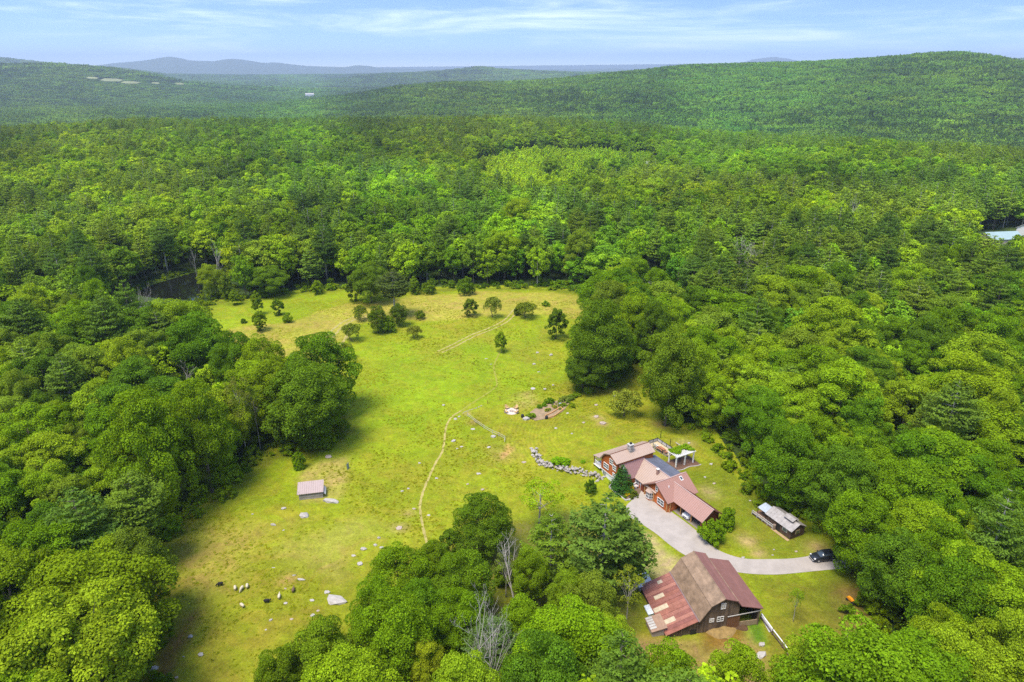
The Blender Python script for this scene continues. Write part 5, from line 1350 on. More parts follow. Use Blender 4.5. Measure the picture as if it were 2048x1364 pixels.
# front: windows, sliding door on its track, right open bay
FX = BL - .25
def bwin(y, z, w, h, pane):
    m = MB(); f = .09
    for (ya, yb, za, zb) in ((y - w / 2 - f, y + w / 2 + f, z - f, z), (y - w / 2 - f, y + w / 2 + f, z + h, z + h + f), (y - w / 2 - f, y - w / 2, z, z + h), (y + w / 2, y + w / 2 + f, z, z + h), (y - .03, y + .03, z, z + h), (y - w / 2, y + w / 2, z + h / 2 - .03, z + h / 2 + .03)):
        m.box((FX, ya, za), (FX + .08, yb, zb))
    o = m.build('window', M_WHITE, barn); MB().box((FX, y - w / 2, z), (FX + .03, y + w / 2, z + h)).build('pane', pane, o)
bwin(.05, 4.35, .6, .95, plain('curtain', (.5, .45, .38), .9, .2, 3)); bwin(-.2, 2.0, .95, .75, M_GLASS); bwin(-1.6, 2.1, .6, .5, plain('old_board', (.3, .22, .15), .9, .2, 3))
MB().box((FX + .02, 1.0, .3), (FX + .12, 3.0, 2.6)).build('sliding_door', plain('rusty_door', (.16, .075, .035), .9, .25, 1.5), barn)
MB().prism([(FX + .12, .9, 2.65), (FX + .12, 6.45, 2.95), (FX + .12, 6.45, 3.06), (FX + .12, .9, 2.76)], (.1, 0, 0)).build('door_track', M_CONC, barn)
MB().box((FX - .1, 6.1, -.5), (FX + .1, 6.32, 3.5)).build('corner_post', M_BOARD, barn)
MB().box((FX - .1, 3.1, .2), (FX, 6.15, 1.15)).build('lean_to_half_door', plain('pale_board', (.34, .24, .15), .9, .25, 2), barn)
m = MB(); m.box((FX + .02, -4.9, .2), (FX + .1, -3.95, 1.0)); m.build('hatch', M_BLACK, barn)
for y in (-8.7, -6.4): MB().box((FX + .0, y - .08, -.8), (FX + .14, y + .08, .9 if y < -7 else 1.7)).build('frame_post', M_BOARD, barn)
# small shed and pale sheets against the left lean-to
q = at(1318, 1262)
hut = empty('lean_to_hut', (q[0], q[1], tz(q[0], q[1])), BTH); tag(hut, 'small grey shed with pale roof boards tucked against the barn lean-to', 'shed')
MB().box((-1.6, -1.5, -.2), (1.0, .6, 1.25)).build('wall', plain('grey_board', (.34, .29, .26), .9, .2, 2), hut)
MB().slab([(-1.8, -1.75, 1.2), (1.2, -1.75, 1.2), (1.2, .75, 1.7), (-1.8, .75, 1.7)], .1).build('roof', plain('hut_roof', (.30, .19, .13), .8, .2, 2), hut)
for i in range(5): MB().slab([(-1.7 + .5 * i, -1.7, 1.27), (-1.3 + .5 * i, -1.7, 1.27), (-1.3 + .5 * i, -.7, 1.47), (-1.7 + .5 * i, -.7, 1.47)], .04).build('roof_board', M_CONC, hut)
q = at(1302, 1228); MB().slab([(-.9, -.7, .0), (.9, -.7, .0), (.9, .7, .25), (-.9, .7, .25)], .05)
sh = MB().slab([(-1.4, -.7, .5), (.6, -.7, .5), (.6, .6, .8), (-1.4, .6, .8)], .05).box((-1.3, -.6, -.2), (.5, .5, .5)).build('covered_bin', plain('white_sheet', (.62, .66, .68), .5, .1, 2)); sh.location = (q[0], q[1], tz(q[0], q[1])); sh.rotation_euler = (0, 0, BTH)
tag(sh, 'white covered bin beside the barn lean-to', 'bin')
q = at(1288, 1170); sh = MB().slab([(-1.5, -1.5, 1.0), (1.5, -1.5, 1.0), (1.5, 1.0, 1.3), (-1.5, 1.0, 1.3)], .06).box((-1.35, -1.35, -.2), (1.35, .85, 1.0)).build('woodshed', plain('pale_tin', (.55, .53, .52), .5, .12, 2)); sh.location = (q[0], q[1], tz(q[0], q[1])); sh.rotation_euler = (0, 0, BTH)
tag(sh, 'pale tin-topped woodshed behind the barn lean-to', 'shed')
# straw and manure in front of the barn
def mound(name, px, py, rx, ry, h, mat, label, cat, seed=0, rz=0.0):
    q = at(px, py); g = np.random.default_rng(seed); bm = bmesh.new(); bmesh.ops.create_grid(bm, x_segments=28, y_segments=28, size=1.0)
    ph = g.random(6) * 6
    for v in bm.verts:
        r_ = math.hypot(v.co.x, v.co.y); w_ = max(0.0, 1 - r_ * r_ * (1 + .25 * math.sin(3 * math.atan2(v.co.y, v.co.x) + ph[0])))
        v.co.z = h * (w_ ** .8) * (1 + .18 * math.sin(7 * v.co.x + ph[1]) * math.sin(6 * v.co.y + ph[2])) - .12 + g.normal() * .02
        v.co.x *= rx; v.co.y *= ry
    bmesh.ops.delete(bm, geom=[v for v in bm.verts if v.co.z < -.11 and math.hypot(v.co.x / rx, v.co.y / ry) > 1.12], context='VERTS')
    me = bpy.data.meshes.new(name); bm.to_mesh(me); bm.free(); me.materials.append(mat); me.polygons.foreach_set('use_smooth', [True] * len(me.polygons))
    o = link(name, me, None, (q[0], q[1], tz(q[0], q[1]) + .1)); o.rotation_euler = (0, 0, rz); return tag(o, label, cat)
mound('straw_heap', 1440, 1262, 2.6, 1.7, .7, M_STRAW, 'golden brown straw heap in front of the barn gable', 'straw heap', 1)
mound('manure_heap', 1482, 1255, 1.2, .8, .5, plain('manure', (.09, .05, .025), .95, .3, 2), 'dark manure heap beside the straw at the barn door', 'heap', 2)
# ------------------------------------------------------------------ shack at the woods edge
s0, s1 = np.array([49.86, 108.92]), np.array([52.54, 103.51]); sd = unit((s1 - s0)[None])[0]; STH = math.atan2(sd[1], sd[0])
shack = empty('sugar_shack', (s0[0], s0[1], tz(*s0)), STH); tag(shack, 'small dark wooden shack with silvery metal roof and porch at the right woods edge', 'shack')
SL = float(np.linalg.norm(s1 - s0))
M_SHK = striped('shack_boards', (0.085, 0.052, 0.034), 'X', .2, .35, .9, .25); M_TIN = plain('weathered_tin', (.33, .30, .28), .5, .25, 1.4, metal=.2)
MB().prism([(.1, y, z) for y, z in ((-1.75, -.3), (1.75, -.3), (1.75, 2.05), (0, 2.9), (-1.75, 2.05))], (SL - .2, 0, 0)).build('wall', M_SHK, shack)
for sgn in (-1, 1):
    r_ = MB().slab([(-.25, sgn * 2.0, 1.95), (SL + .15, sgn * 2.0, 1.95), (SL + .15, 0, 3.0), (-.25, 0, 3.0)], .07).build('roof_slope', M_TIN, shack)
    m = MB()
    for k in range(10): xx = -.2 + k * (SL + .3) / 9.3; m.slab([(xx, sgn * 2.0, 1.99), (xx + .05, sgn * 2.0, 1.99), (xx + .05, 0, 3.04), (xx, 0, 3.04)], .04)
    k_ = m.build('roof_ribs', M_TIN, r_); k_['kind'] = 'stuff'
cup = MB().box((3.2, -.5, 2.6), (5.0, .5, 3.2)).build('cupola', M_SHK, shack); MB().slab([(3.0, -.85, 3.15), (5.2, -.85, 3.15), (5.2, 0, 3.45), (3.0, 0, 3.45)], .06).slab([(3.0, .85, 3.15), (5.2, .85, 3.15), (5.2, 0, 3.45), (3.0, 0, 3.45)], .06).build('cupola_roof', M_TIN, cup)
MB().slab([(-2.4, -1.7, 1.9), (-.2, -1.7, 1.9), (-.2, .3, 2.35), (-2.4, .3, 2.35)], .06).build('porch_roof', plain('blue_tin', (.36, .40, .45), .4, .1, 2), shack)
MB().box((-3.0, -2.3, .15), (2.2, -1.8, .3)).box((-3.0, -2.3, .15), (0.1, 1.5, .3)).build('porch_deck', plain('deck_brown', (.22, .12, .07), .9, .2, 2), shack)
m = MB(); m.box((-3.0, -2.35, 1.0), (2.2, -2.25, 1.1)).box((-3.0, -2.35, .5), (2.2, -2.27, .75))
for k in range(5): m.box((-3.0 + 1.3 * k, -2.36, .1), (-2.9 + 1.3 * k, -2.26, 1.1))
m.build('porch_railing', M_CONC, shack)
for xx in (-2.3, -.3): MB().box((xx, -1.7, .2), (xx + .1, -1.6, 2.0)).build('porch_post', M_SHK, shack)
MB().box((2.6, -1.80, .0), (3.4, -1.76, 1.8)).build('door', M_BLACK, shack)
w_ = MB().box((4.0, -1.85, 1.0), (5.1, -1.76, 1.75)).build('window', M_CONC, shack); MB().box((4.08, -1.87, 1.08), (5.02, -1.85, 1.67)).build('pane', M_GLASS, w_)
w_ = MB().box((SL - .1, -.6, .9), (SL - .02, .4, 1.7)).build('window', plain('faded_frame', (.42, .32, .16), .8, .2, 2), shack); MB().box((SL - .02, -.5, 1.0), (SL + .01, .3, 1.6)).build('pane', M_GLASS, w_)
MB().ring((2.35, -2.05), .3, .2, 1.1, 10).build('barrel', plain('barrel', (.22, .16, .12), .8, .2, 3), shack)
MB().box((2.0, -2.5, .02), (SL, -1.9, .12)).build('walkway', plain('plank_walk', (.36, .24, .13), .9, .2, 2), shack)
# ------------------------------------------------------------------ pasture shed
c0, c1 = np.array([-42.32, 114.14]), np.array([-37.63, 115.15]); pd_ = unit((c1 - c0)[None])[0]
ps = empty('pasture_shed', (c0[0], c0[1], tz(*c0)), math.atan2(pd_[1], pd_[0])); tag(ps, 'low grey plank animal shed with pink metal roof alone in the left pasture', 'shed')
W_ = 4.8; M_GP = striped('grey_planks', (.40, .345, .30), 'Z', .3, .2, .9, .12, streak=.1)
for i, (za, zb) in enumerate(((-.1, .5), (.54, .98), (1.12, 1.36))): MB().box((.12, .12 - .01 * i, za), (W_ - .12, .2, zb)).build('plank', M_GP, ps)
MB().box((.1, .2, -.1), (.2, 3.0, 1.75)).build('side_wall', M_GP, ps); MB().box((W_ - .2, .2, -.1), (W_ - .1, 3.0, 1.75)).build('side_wall', M_GP, ps); MB().box((.1, 2.9, -.1), (W_ - .1, 3.0, 2.0)).build('back_wall', M_GP, ps)
r_ = MB().slab([(-.15, -.2, 1.55), (W_ + .1, -.2, 1.55), (W_ + .1, 3.3, 2.2), (-.15, 3.3, 2.2)], .08).build('roof', plain('pink_metal', (.385, .30, .275), .45, .06, 1), ps)
m = MB()
for k in range(12): xx = -.1 + k * .425; m.slab([(xx, -.2, 1.6), (xx + .05, -.2, 1.6), (xx + .05, 3.3, 2.25), (xx, 3.3, 2.25)], .05)
k_ = m.build('roof_ribs', MATS['pink_metal'], r_); k_['kind'] = 'stuff'
m = MB().slab([(W_ + .12, .0, 1.1), (W_ + .5, .0, .8), (W_ + .5, 2.4, .9), (W_ + .12, 2.4, 1.4)], .05); m.build('side_flap', M_CONC, ps)
# ------------------------------------------------------------------ patio, pergola, garden by the house
hA = np.array([math.cos(HTH), math.sin(HTH)]); hB = np.array([math.sin(HTH), -math.cos(HTH)])
def hp(a, b_): q = np.array(HO[:2]) + a * hA + b_ * hB; return float(q[0]), float(q[1])
def on_house(a, b_): x, y = hp(a, b_); return x, y, tz(x, y)
def toab(px, py, dz=0.0):
    q = at(px, py, dz); v = np.array(q[:2]) - np.array(HO[:2]); return float(v @ hA), float(v @ hB), q[2]
Z1 = lambda x, y: (1160 + x / 5.684, 840 + y / 5.684)
pa = [toab(*Z1(*p)) for p in ((865, 262), (1085, 388), (978, 432), (800, 292))]
A_0, A_1 = np.mean([pa[2][0], pa[3][0]]), np.mean([pa[0][0], pa[1][0]]); B_0, B_1 = np.mean([pa[0][1], pa[3][1]]), np.mean([pa[1][1], pa[2][1]])
pzt = max(p[2] for p in pa) + .18
pat = empty('patio', (HO[0], HO[1], 0), HTH); pat['kind'] = 'structure'; pat['label'] = 'tan paved patio terrace behind the log house'
MB().box(P(A_0, B_0, 0), P(A_1, B_1, pzt)).build('terrace', M_CONC, pat)
n_a, n_b = 7, 12
for i in range(n_a):
    for j in range(n_b):
        g = random.Random(i * 20 + j); da, db = (A_1 - A_0) / n_a, (B_1 - B_0) / n_b
        m = MB().box(P(A_0 + i * da + .02, B_0 + j * db + .02, pzt), P(A_0 + (i + 1) * da - .02, B_0 + (j + 1) * db - .02, pzt + .03 + .008 * g.random())); m.build('paver', M_PAVE, pat)
rail = empty('patio_railing', (HO[0], HO[1], 0), HTH); tag(rail, 'black railing with pale infill round the patio', 'railing')
def railrun(a0, b0, a1, b1, infill):
    L_ = math.hypot(a1 - a0, b1 - b0); k = max(2, int(L_ / 1.3))
    for i in range(k + 1):
        a_, b_ = a0 + (a1 - a0) * i / k, b0 + (b1 - b0) * i / k
        MB().box(P(a_ - .05, b_ - .05, pzt), P(a_ + .05, b_ + .05, pzt + 1.0)).build('post', M_BLACK, rail)
    d = Vector((b1 - b0, a1 - a0, 0)).normalized() * .035
    for z in (.12, .92): MB().slab([P(a0 - d.x, b0 + d.y, pzt + z), P(a1 - d.x, b1 + d.y, pzt + z), P(a1 + d.x, b1 - d.y, pzt + z), P(a0 + d.x, b0 - d.y, pzt + z)], .07).build('rail', M_BLACK, rail)
    if infill:
        MB().prism([P(a0, b0, pzt + .14), P(a1, b1, pzt + .14), P(a1, b1, pzt + .84), P(a0, b0, pzt + .84)], (.02, .02, 0)).build('infill_panel', M_CONC, rail)
railrun(A_1, B_0, A_1, B_1, True); railrun(A_0, B_0, A_1, B_0, True); railrun(A_0, B_1, A_1, B_1, False); railrun(A_0, B_0 + 1.5, A_0, B_1, False)
def table(a, b_, z, L_, W_, H_, label, name, cat, mat, rz=0):
    x, y = hp(a, b_); t = empty(name, (x, y, z), HTH + rz); tag(t, label, cat)
    MB().box((-L_ / 2, -W_ / 2, H_ - .06), (L_ / 2, W_ / 2, H_)).build('top', mat, t)
    for sx in (-1, 1):
        for sy in (-1, 1): MB().box((sx * (L_ / 2 - .1) - .04, sy * (W_ / 2 - .1) - .04, 0), (sx * (L_ / 2 - .1) + .04, sy * (W_ / 2 - .1) + .04, H_ - .06)).build('leg', mat, t)
    return t
M_RWOOD = plain('red_wood', (.36, .15, .075), .6, .15, 3)
tc_ = toab(*Z1(912, 335), .7); table(tc_[0], tc_[1], pzt + .04, .9, 1.9, .74, 'long reddish wooden table on the patio', 'patio_table', 'table', M_RWOOD)
table(tc_[0] + .95, tc_[1] - .1, pzt + .04, .35, 1.8, .45, 'reddish bench along the far side of the patio table', 'bench', 'bench', M_RWOOD)
tc_ = toab(*Z1(972, 372), .5); table(tc_[0], tc_[1], pzt + .04, .7, .7, .5, 'small square wooden table nearer the pergola on the patio', 'side_table', 'table', M_RWOOD)
tc_ = toab(*Z1(870, 305), .5)
def chair(loc, rz, mat, label, cat='chair', name='lounge_chair', group=None, s=1.0):
    """slatted low garden chair"""
    t = empty(name, loc, rz); t.scale = (s, s, s); tag(t, label, cat, group)
    MB().slab([(-.35, -.32, .40), (.35, -.32, .40), (.35, .3, .30), (-.35, .3, .30)], .05).build('seat', mat, t)
    MB().slab([(-.33, .28, .30), (.33, .28, .30), (.36, .62, 1.0), (-.36, .62, 1.0)], .05).build('backrest', mat, t)
    for sx in (-1, 1):
        MB().box((sx * .42 - .07, -.38, .56), (sx * .42 + .07, .45, .61)).build('armrest', mat, t)
        MB().box((sx * .40 - .03, -.34, 0), (sx * .40 + .03, -.26, .56)).build('leg', mat, t); MB().box((sx * .40 - .03, .32, 0), (sx * .40 + .03, .4, .56)).build('leg', mat, t)
    return t
x, y = hp(tc_[0], tc_[1]); chair((x, y, pzt + .04), HTH + 1.2, plain('pale_grey_paint', (.5, .5, .47), .6, .1, 2), 'pale grey chair beside the long patio table')
# rubble bank with flowers beyond the railing
M_FLOW = [plain('bloom_pale', (.62, .48, .47), .8, .3, 6), plain('bloom_white', (.66, .64, .58), .8, .2, 6)]
for k in range(34):
    g = random.Random(900 + k); a_ = A_1 + g.uniform(.35, 1.5); b_ = B_0 + (B_1 - B_0 + 1.0) * (k + g.random()) / 34; x, y, z = on_house(a_, b_)
    o = link('rock', g.choice(ST_A + ST_P), None, (x, y, z + .12)); s = g.uniform(.18, .42); o.scale = (s, s * .8, s * .6); o.rotation_euler = (0, 0, g.random() * 6)
    tag(o, 'pale rounded rock in the planted bank behind the patio railing', 'rock', 'rocks in the bank behind the patio')
for k, (px, py) in enumerate(((1321, 876), (1340, 893), (1360, 921))):
    a_, b_, z = toab(px, py); x, y = hp(a_, b_); m = MB().box((-.06, -.06, -.2), (.06, .06, 2.0)); o = m.build('garden_post', M_BLACK); o.location = (x, y, z)
    tag(o, ['dark garden post at the back corner of the patio', 'dark garden post halfway along the patio bank', 'dark garden post by the pergola end of the patio bank'][k], 'post')
a_, b_, z = toab(1353, 902); x, y = hp(a_, b_); tr = empty('garden_trellis', (x, y, z), HTH); tag(tr, 'thin dark frame with a pale top bar behind the patio bank', 'trellis')
for yy in (0, -2.6): MB().box((-.05, yy - .05, -.2), (.05, yy + .05, 1.9)).build('post', M_BLACK, tr)
MB().box((-.06, -3.2, 1.9), (.06, .5, 2.0)).build('bar', M_CONC, tr)
# pergola
pf = [toab(*Z1(*p)) for p in ((1283, 487), (1105, 552), (1205, 545))]
pg = empty('pergola', (HO[0], HO[1], 0), HTH); tag(pg, 'white slatted pergola overgrown with green vines behind the house', 'pergola')
pz0 = pf[1][2]; PA0, PA1 = pf[1][0] - .3, pf[0][0] + .2; PB1 = np.mean([p[1] for p in pf[:2]]) ; PB0 = PB1 - 2.6; PZ = pz0 + 2.45
for a_ in np.linspace(PA0 + .25, PA1 - .25, 3):
    for b_ in (PB0 + .2, PB1 - .2): MB().box(P(a_ - .12, b_ - .12, pz0 - .5), P(a_ + .12, b_ + .12, PZ)).build('post', M_WHITE, pg)
for b_ in (PB0 + .2, PB1 - .2): MB().box(P(PA0, b_ - .07, PZ), P(PA1, b_ + .07, PZ + .2)).build('beam', M_WHITE, pg)
ks = 15
for k in range(ks):
    a_ = PA0 + .15 + (PA1 - PA0 - .3) * k / (ks - 1); MB().box(P(a_ - .05, PB0 - .25, PZ + .2), P(a_ + .05, PB1 + .25, PZ + .36)).build('rafter', M_WHITE, pg)
g = np.random.default_rng(77); k = 3400
vx_, vy_ = g.uniform(PA0 + .2, PA1 - .1, k), g.uniform(PB0 - .3, PB1 + .1, k)
bare = (vy_ > PB0 + (PB1 - PB0) * (.45 + .25 * np.sin(vx_ * 1.7) + .3 * (vx_ - PA0) / (PA1 - PA0)))
vx_, vy_ = vx_[~bare], vy_[~bare]; k = len(vx_)
zz = PZ + .36 + .22 * np.abs(np.sin(vx_ * 2.1) * np.sin(vy_ * 2.7)) + g.random(k) * .18
v, q = leaf_quads(np.stack([vx_, -vy_, zz], 1), unit(np.array([0, 0, 1.0]) + .5 * g.normal(size=(k, 3))), np.full(k, .34), np.full(k, .8), g)
vo = link('vine_foliage', np_mesh('vine_foliage', v, q, M_LEAF, g.uniform(.75, 1.25, k)), pg); vo.color = (.09, .18, .014, 1)
x, y = hp((PA0 + PA1) / 2, (PB0 + PB1) / 2)
bedm = plain('brown_mulch', (.13, .07, .045), .95, .25, 3)
cs = [hp(PA0 - .2, PB0 - .3), hp(PA1 + .9, PB0 - .3), hp(PA1 + .9, PB1 + .9), hp(PA0 - .2, PB1 + .9)]
sheet('pergola_floor', cs, bedm, .13, 'brown floor under the pergola', step=.7)
ed = empty('pergola_edging', (0, 0, 0)); tag(ed, 'pale stone edging curving round the pergola floor', 'edging')
for i in range(22):
    f = i / 21; a_, b_ = (PA0 - .2 + (PA1 + 1.1 - PA0) * f, PB1 + .95 + .15 * math.sin(f * 9)); xx, yy, z = on_house(a_, b_)
    o = link('stone', random.Random(i).choice(ST_A), ed, (xx, yy, z + .12)); o.scale = (.2, .16, .13); o.rotation_euler = (0, 0, HTH)
# front planting bed
bed = [toab(*Z1(*p)) for p in ((330, 770), (520, 922), (655, 882), (700, 800), (560, 700), (385, 695))]
sheet('planting_bed', [hp(p[0], p[1]) for p in bed], plain('bed_soil', (.15, .10, .07), .95, .3, 2), .14, 'brown planting bed in front of the house', step=.6)
be = empty('bed_edging', (0, 0, 0)); tag(be, 'pale timber edging along the front planting bed', 'edging')
for (p, q) in ((bed[5], bed[0]), (bed[0], bed[1]), (bed[1], bed[2])):
    p0, p1 = on_house(p[0], p[1]), on_house(q[0], q[1]); dv = Vector(p1) - Vector(p0); n = Vector((-dv.y, dv.x, 0)).normalized() * .09
    m = MB().slab([Vector(p0) - n + Vector((0, 0, .28)), Vector(p1) - n + Vector((0, 0, .28)), Vector(p1) + n + Vector((0, 0, .28)), Vector(p0) + n + Vector((0, 0, .28))], .3); m.build('timber', M_CONC, be)
BEDP = [((430, 790), .45, (.05, .11, .02), 'low green plant at the back of the front bed'), ((500, 800), .5, (.08, .17, .02), 'bright green clump in the middle of the front bed'), ((585, 785), .4, (.30, .27, .02), 'yellow flowering clump by the front step'),
        ((535, 845), .5, (.10, .18, .016), 'lime green clump in the front bed'), ((535, 870), .4, (.28, .27, .02), 'yellow-leaved clump at the bed corner'), ((620, 870), .7, (.075, .11, .03), 'tall grassy clump beside the driveway corner'), ((505, 890), .3, (.08, .15, .02), 'small green plant at the timber corner of the bed'),
        ((440, 830), .3, (.07, .1, .05), 'grey-green plant near the bed stone'), ((590, 900), .45, (.06, .09, .03), 'dark grassy clump at the driveway end of the bed')]
for (px, py), s, c, lb in BEDP:
    x, y, z = at(*Z1(px, py)); e = plant('bush', x, y, s * 2.0, s, c, lb, z=z + .1)
    e.name = 'bed_plant'; e['category'] = 'plant'
for (px, py, s, lb) in ((432, 822, .4, 'round grey stone in the front planting bed'), (560, 910, .3, 'pale stone at the front corner of the planting bed')):
    x, y, z = at(*Z1(px, py)); o = link('rock', ST_A[1], None, (x, y, z + .15)); o.scale = (s, s, s * .8); tag(o, lb, 'rock')
# white things by the front door
x, y, z = at(*Z1(690, 790)); st = empty('person', (x, y, z + .12), HTH + 2.4); tag(st, 'person in pale clothes standing at the front door of the log house', 'person')
def figure(parent, skin, top_c, legs_c):
    bm_ = bpy.data.meshes.new('body'); vs_ = [(0, 0, .92), (0, .02, 1.15), (0, 0, 1.38), (0, .02, 1.5), (0, .03, 1.64), (.09, 0, .88), (.11, .03, .48), (.12, -.02, .06), (.13, .13, .03), (-.09, 0, .88), (-.12, .10, .48), (-.13, .08, .06), (-.14, .22, .03),
           (.17, 0, 1.36), (.25, .05, 1.1), (.2, .22, .98), (-.17, 0, 1.36), (-.27, .02, 1.1), (-.25, .15, .9)]
    es = [(0, 1), (1, 2), (2, 3), (3, 4), (0, 5), (5, 6), (6, 7), (7, 8), (0, 9), (9, 10), (10, 11), (11, 12), (2, 13), (13, 14), (14, 15), (2, 16), (16, 17), (17, 18)]
    bm_.from_pydata(vs_, es, []); o = link('body', bm_, parent)
    md = o.modifiers.new('skin', 'SKIN'); md.use_smooth_shade = True
    rad = [.15, .14, .15, .06, .10, .10, .07, .05, .04, .10, .07, .05, .04, .07, .05, .035, .07, .05, .035]
    for sv, r_ in zip(bm_.skin_vertices[0].data, rad): sv.radius = (r_, r_)
    bm_.skin_vertices[0].data[0].use_root = True
    o.modifiers.new('sub', 'SUBSURF').levels = 1
    bm_.materials.append(top_c); return o
figure(st, None, plain('pale_clothes', (.55, .55, .58), .8, .1, 4), None)
hd = MB(); hair = link('hair', stone_mesh(5, 2), st, (0, -.01, 1.70)); hair.scale = (.1, .11, .09); hair.data.materials.append(plain('hair', (.05, .03, .02), .8, .1, 4))
x, y, z = at(*Z1(640, 770)); wb = empty('garden_bench', (x, y, z + .1), HTH + .3); tag(wb, 'white and pink cushioned garden seat by the front door', 'garden seat')
MB().box((-.5, -.35, .3), (.5, .35, .45)).build('seat', plain('pink_cushion', (.6, .42, .40), .8, .1, 3), wb); MB().box((-.55, .28, .3), (.55, .42, .95)).build('backrest', M_WHITE, wb)
for sx in (-1, 1):
    MB().box((sx * .5 - .05, -.35, .3), (sx * .5 + .05, .35, .68)).build('armrest', M_WHITE, wb)
    for sy in (-.3, .3): MB().box((sx * .45 - .04, sy - .04, 0), (sx * .45 + .04, sy + .04, .3)).build('leg', M_WHITE, wb)

# ------------------------------------------------------------------ rubble wall left of the house
def stone_line(name, pts, n, smin, smax, layers, label, cat, mats, seed=0, spread=.35):
    w = empty(name, (0, 0, 0)); tag(w, label, cat); g = random.Random(seed); c = catmull([at(*p)[:2] for p in pts], 10); w.location = (c[0][0], c[0][1], tz(*c[0]))
    base = Vector(w.location)
    for i in range(n):
        f = (i + g.random() * .8) / n * (len(c) - 1.01); k = int(f); p = c[k] + (c[k + 1] - c[k]) * (f - k)
        s = g.uniform(smin, smax); x, y = p[0] + g.gauss(0, spread), p[1] + g.gauss(0, spread)
        o = link('stone', g.choice(mats), w, Vector((x, y, tz(x, y) + s * .3 + g.random() * layers)) - base); o.scale = (s, s * g.uniform(.6, 1), s * g.uniform(.5, .8)); o.rotation_euler = (g.uniform(-.3, .3), g.uniform(-.3, .3), g.random() * 6)
    return w
stone_line('rubble_wall', [(1066, 902), (1074, 916), (1084, 928), (1100, 936), (1125, 942), (1150, 946), (1175, 950), (1202, 958)], 150, .18, .55, .9, 'rubble stone retaining wall left of the log house', 'stone wall', ST_A + ST_B + ST_B, 3)
stone_line('stone_edge', [(1191, 965), (1202, 958), (1212, 952)], 16, .2, .35, .2, 'short pale stone edge at the basement door', 'stone edging', ST_A, 4, .1)
stone_line('old_field_wall', [(925, 826), (945, 819), (966, 811)], 26, .1, .22, .05, 'low dark line of stones where the footpath meets the lawn fence', 'stone wall', ST_B, 5, .12)
for (pts, lb, nm) in (([(975, 808), (1000, 801), (1030, 795), (1065, 787), (1100, 779), (1132, 773)], 'long thin post and wire fence between pasture and lawn', 6), ([(935, 833), (950, 845), (968, 858), (985, 868)], 'broken wire fence line above the pale pasture boulders', 4), ([(985, 868), (998, 873), (1010, 880), (1009, 887)], 'short pale rail fence at the bare earth gateway', 4)):
    fe = empty('wire_fence', (0, 0, 0)); tag(fe, lb, 'fence'); c = [at(*p) for p in pts]
    for k in range(len(c) - 1):
        p, q = Vector(c[k]), Vector(c[k + 1]); n = max(1, int((q - p).length / 3))
        for i in range(n): r_ = p.lerp(q, i / n); MB().ring((r_.x, r_.y), .06, r_.z - .2, r_.z + 1.1, 6).build('post', M_CONC if 'pale' in lb else M_DKWOOD, fe)
        for h_ in (.45, .95): MB().tube([p + Vector((0, 0, h_)), q + Vector((0, 0, h_))], .035 if 'pale' in lb else .02, 4).build('rail' if 'pale' in lb else 'wire', M_CONC if 'pale' in lb else M_DKWOOD, fe)
# barn yard fence
fe = empty('rail_fence', (0, 0, 0)); tag(fe, 'white-topped board fence running from the barn corner', 'fence'); c = [at(*p) for p in ((1521, 1238), (1544, 1270), (1564, 1296), (1582, 1322))]
for k in range(3):
    p, q = Vector(c[k]), Vector(c[k + 1]); MB().ring((p.x, p.y), .09, p.z - .2, p.z + 1.2, 6).build('post', M_BOARD, fe)
    for h_ in (.5, 1.15):
        n = Vector((-(q - p).y, (q - p).x, 0)).normalized() * .07; u_ = Vector((0, 0, h_)); MB().slab([p - n + u_, q - n + u_, q + n + u_, p + n + u_], .1).build('rail', M_WHITE if h_ > 1 else M_BOARD, fe)
MB().ring((c[3][0], c[3][1]), .09, c[3][2] - .2, c[3][2] + 1.2, 6).build('post', M_BOARD, fe)
sheet('concrete_strip', [at(*p)[:2] for p in ((1520, 1232), (1526, 1230), (1546, 1262), (1538, 1266))], M_CONC, .12, 'pale concrete strip beside the barn fence', step=.8)
for k, (a_, b_) in enumerate((((1713, 1231), (1723, 1245)), ((1746, 1286), (1760, 1306)))):
    p, q = Vector(at(*a_)), Vector(at(*b_)); o = MB().tube([p + Vector((0, 0, .35)), q + Vector((0, 0, .35))], .08, 6).build('fallen_pole', M_LOGEND); tag(o, ['pale pole lying at the right woods edge below the orange machine', 'pale pole lying lowest at the right woods edge'][k], 'pole')
# post by the dry pen
x, y, z = at(697, 938); o = MB().slab([(-.5, 0, 0), (.5, 0, 0), (.5, 0.1, 1.4), (-.5, .1, 1.4)], .06).build('standing_panel', plain('green_grey', (.25, .27, .22), .8, .1, 2)); o.location = (x, y, z); o.rotation_euler = (0, 0, 1.4); tag(o, 'grey panel standing upright at the corner of the dry pen', 'panel')
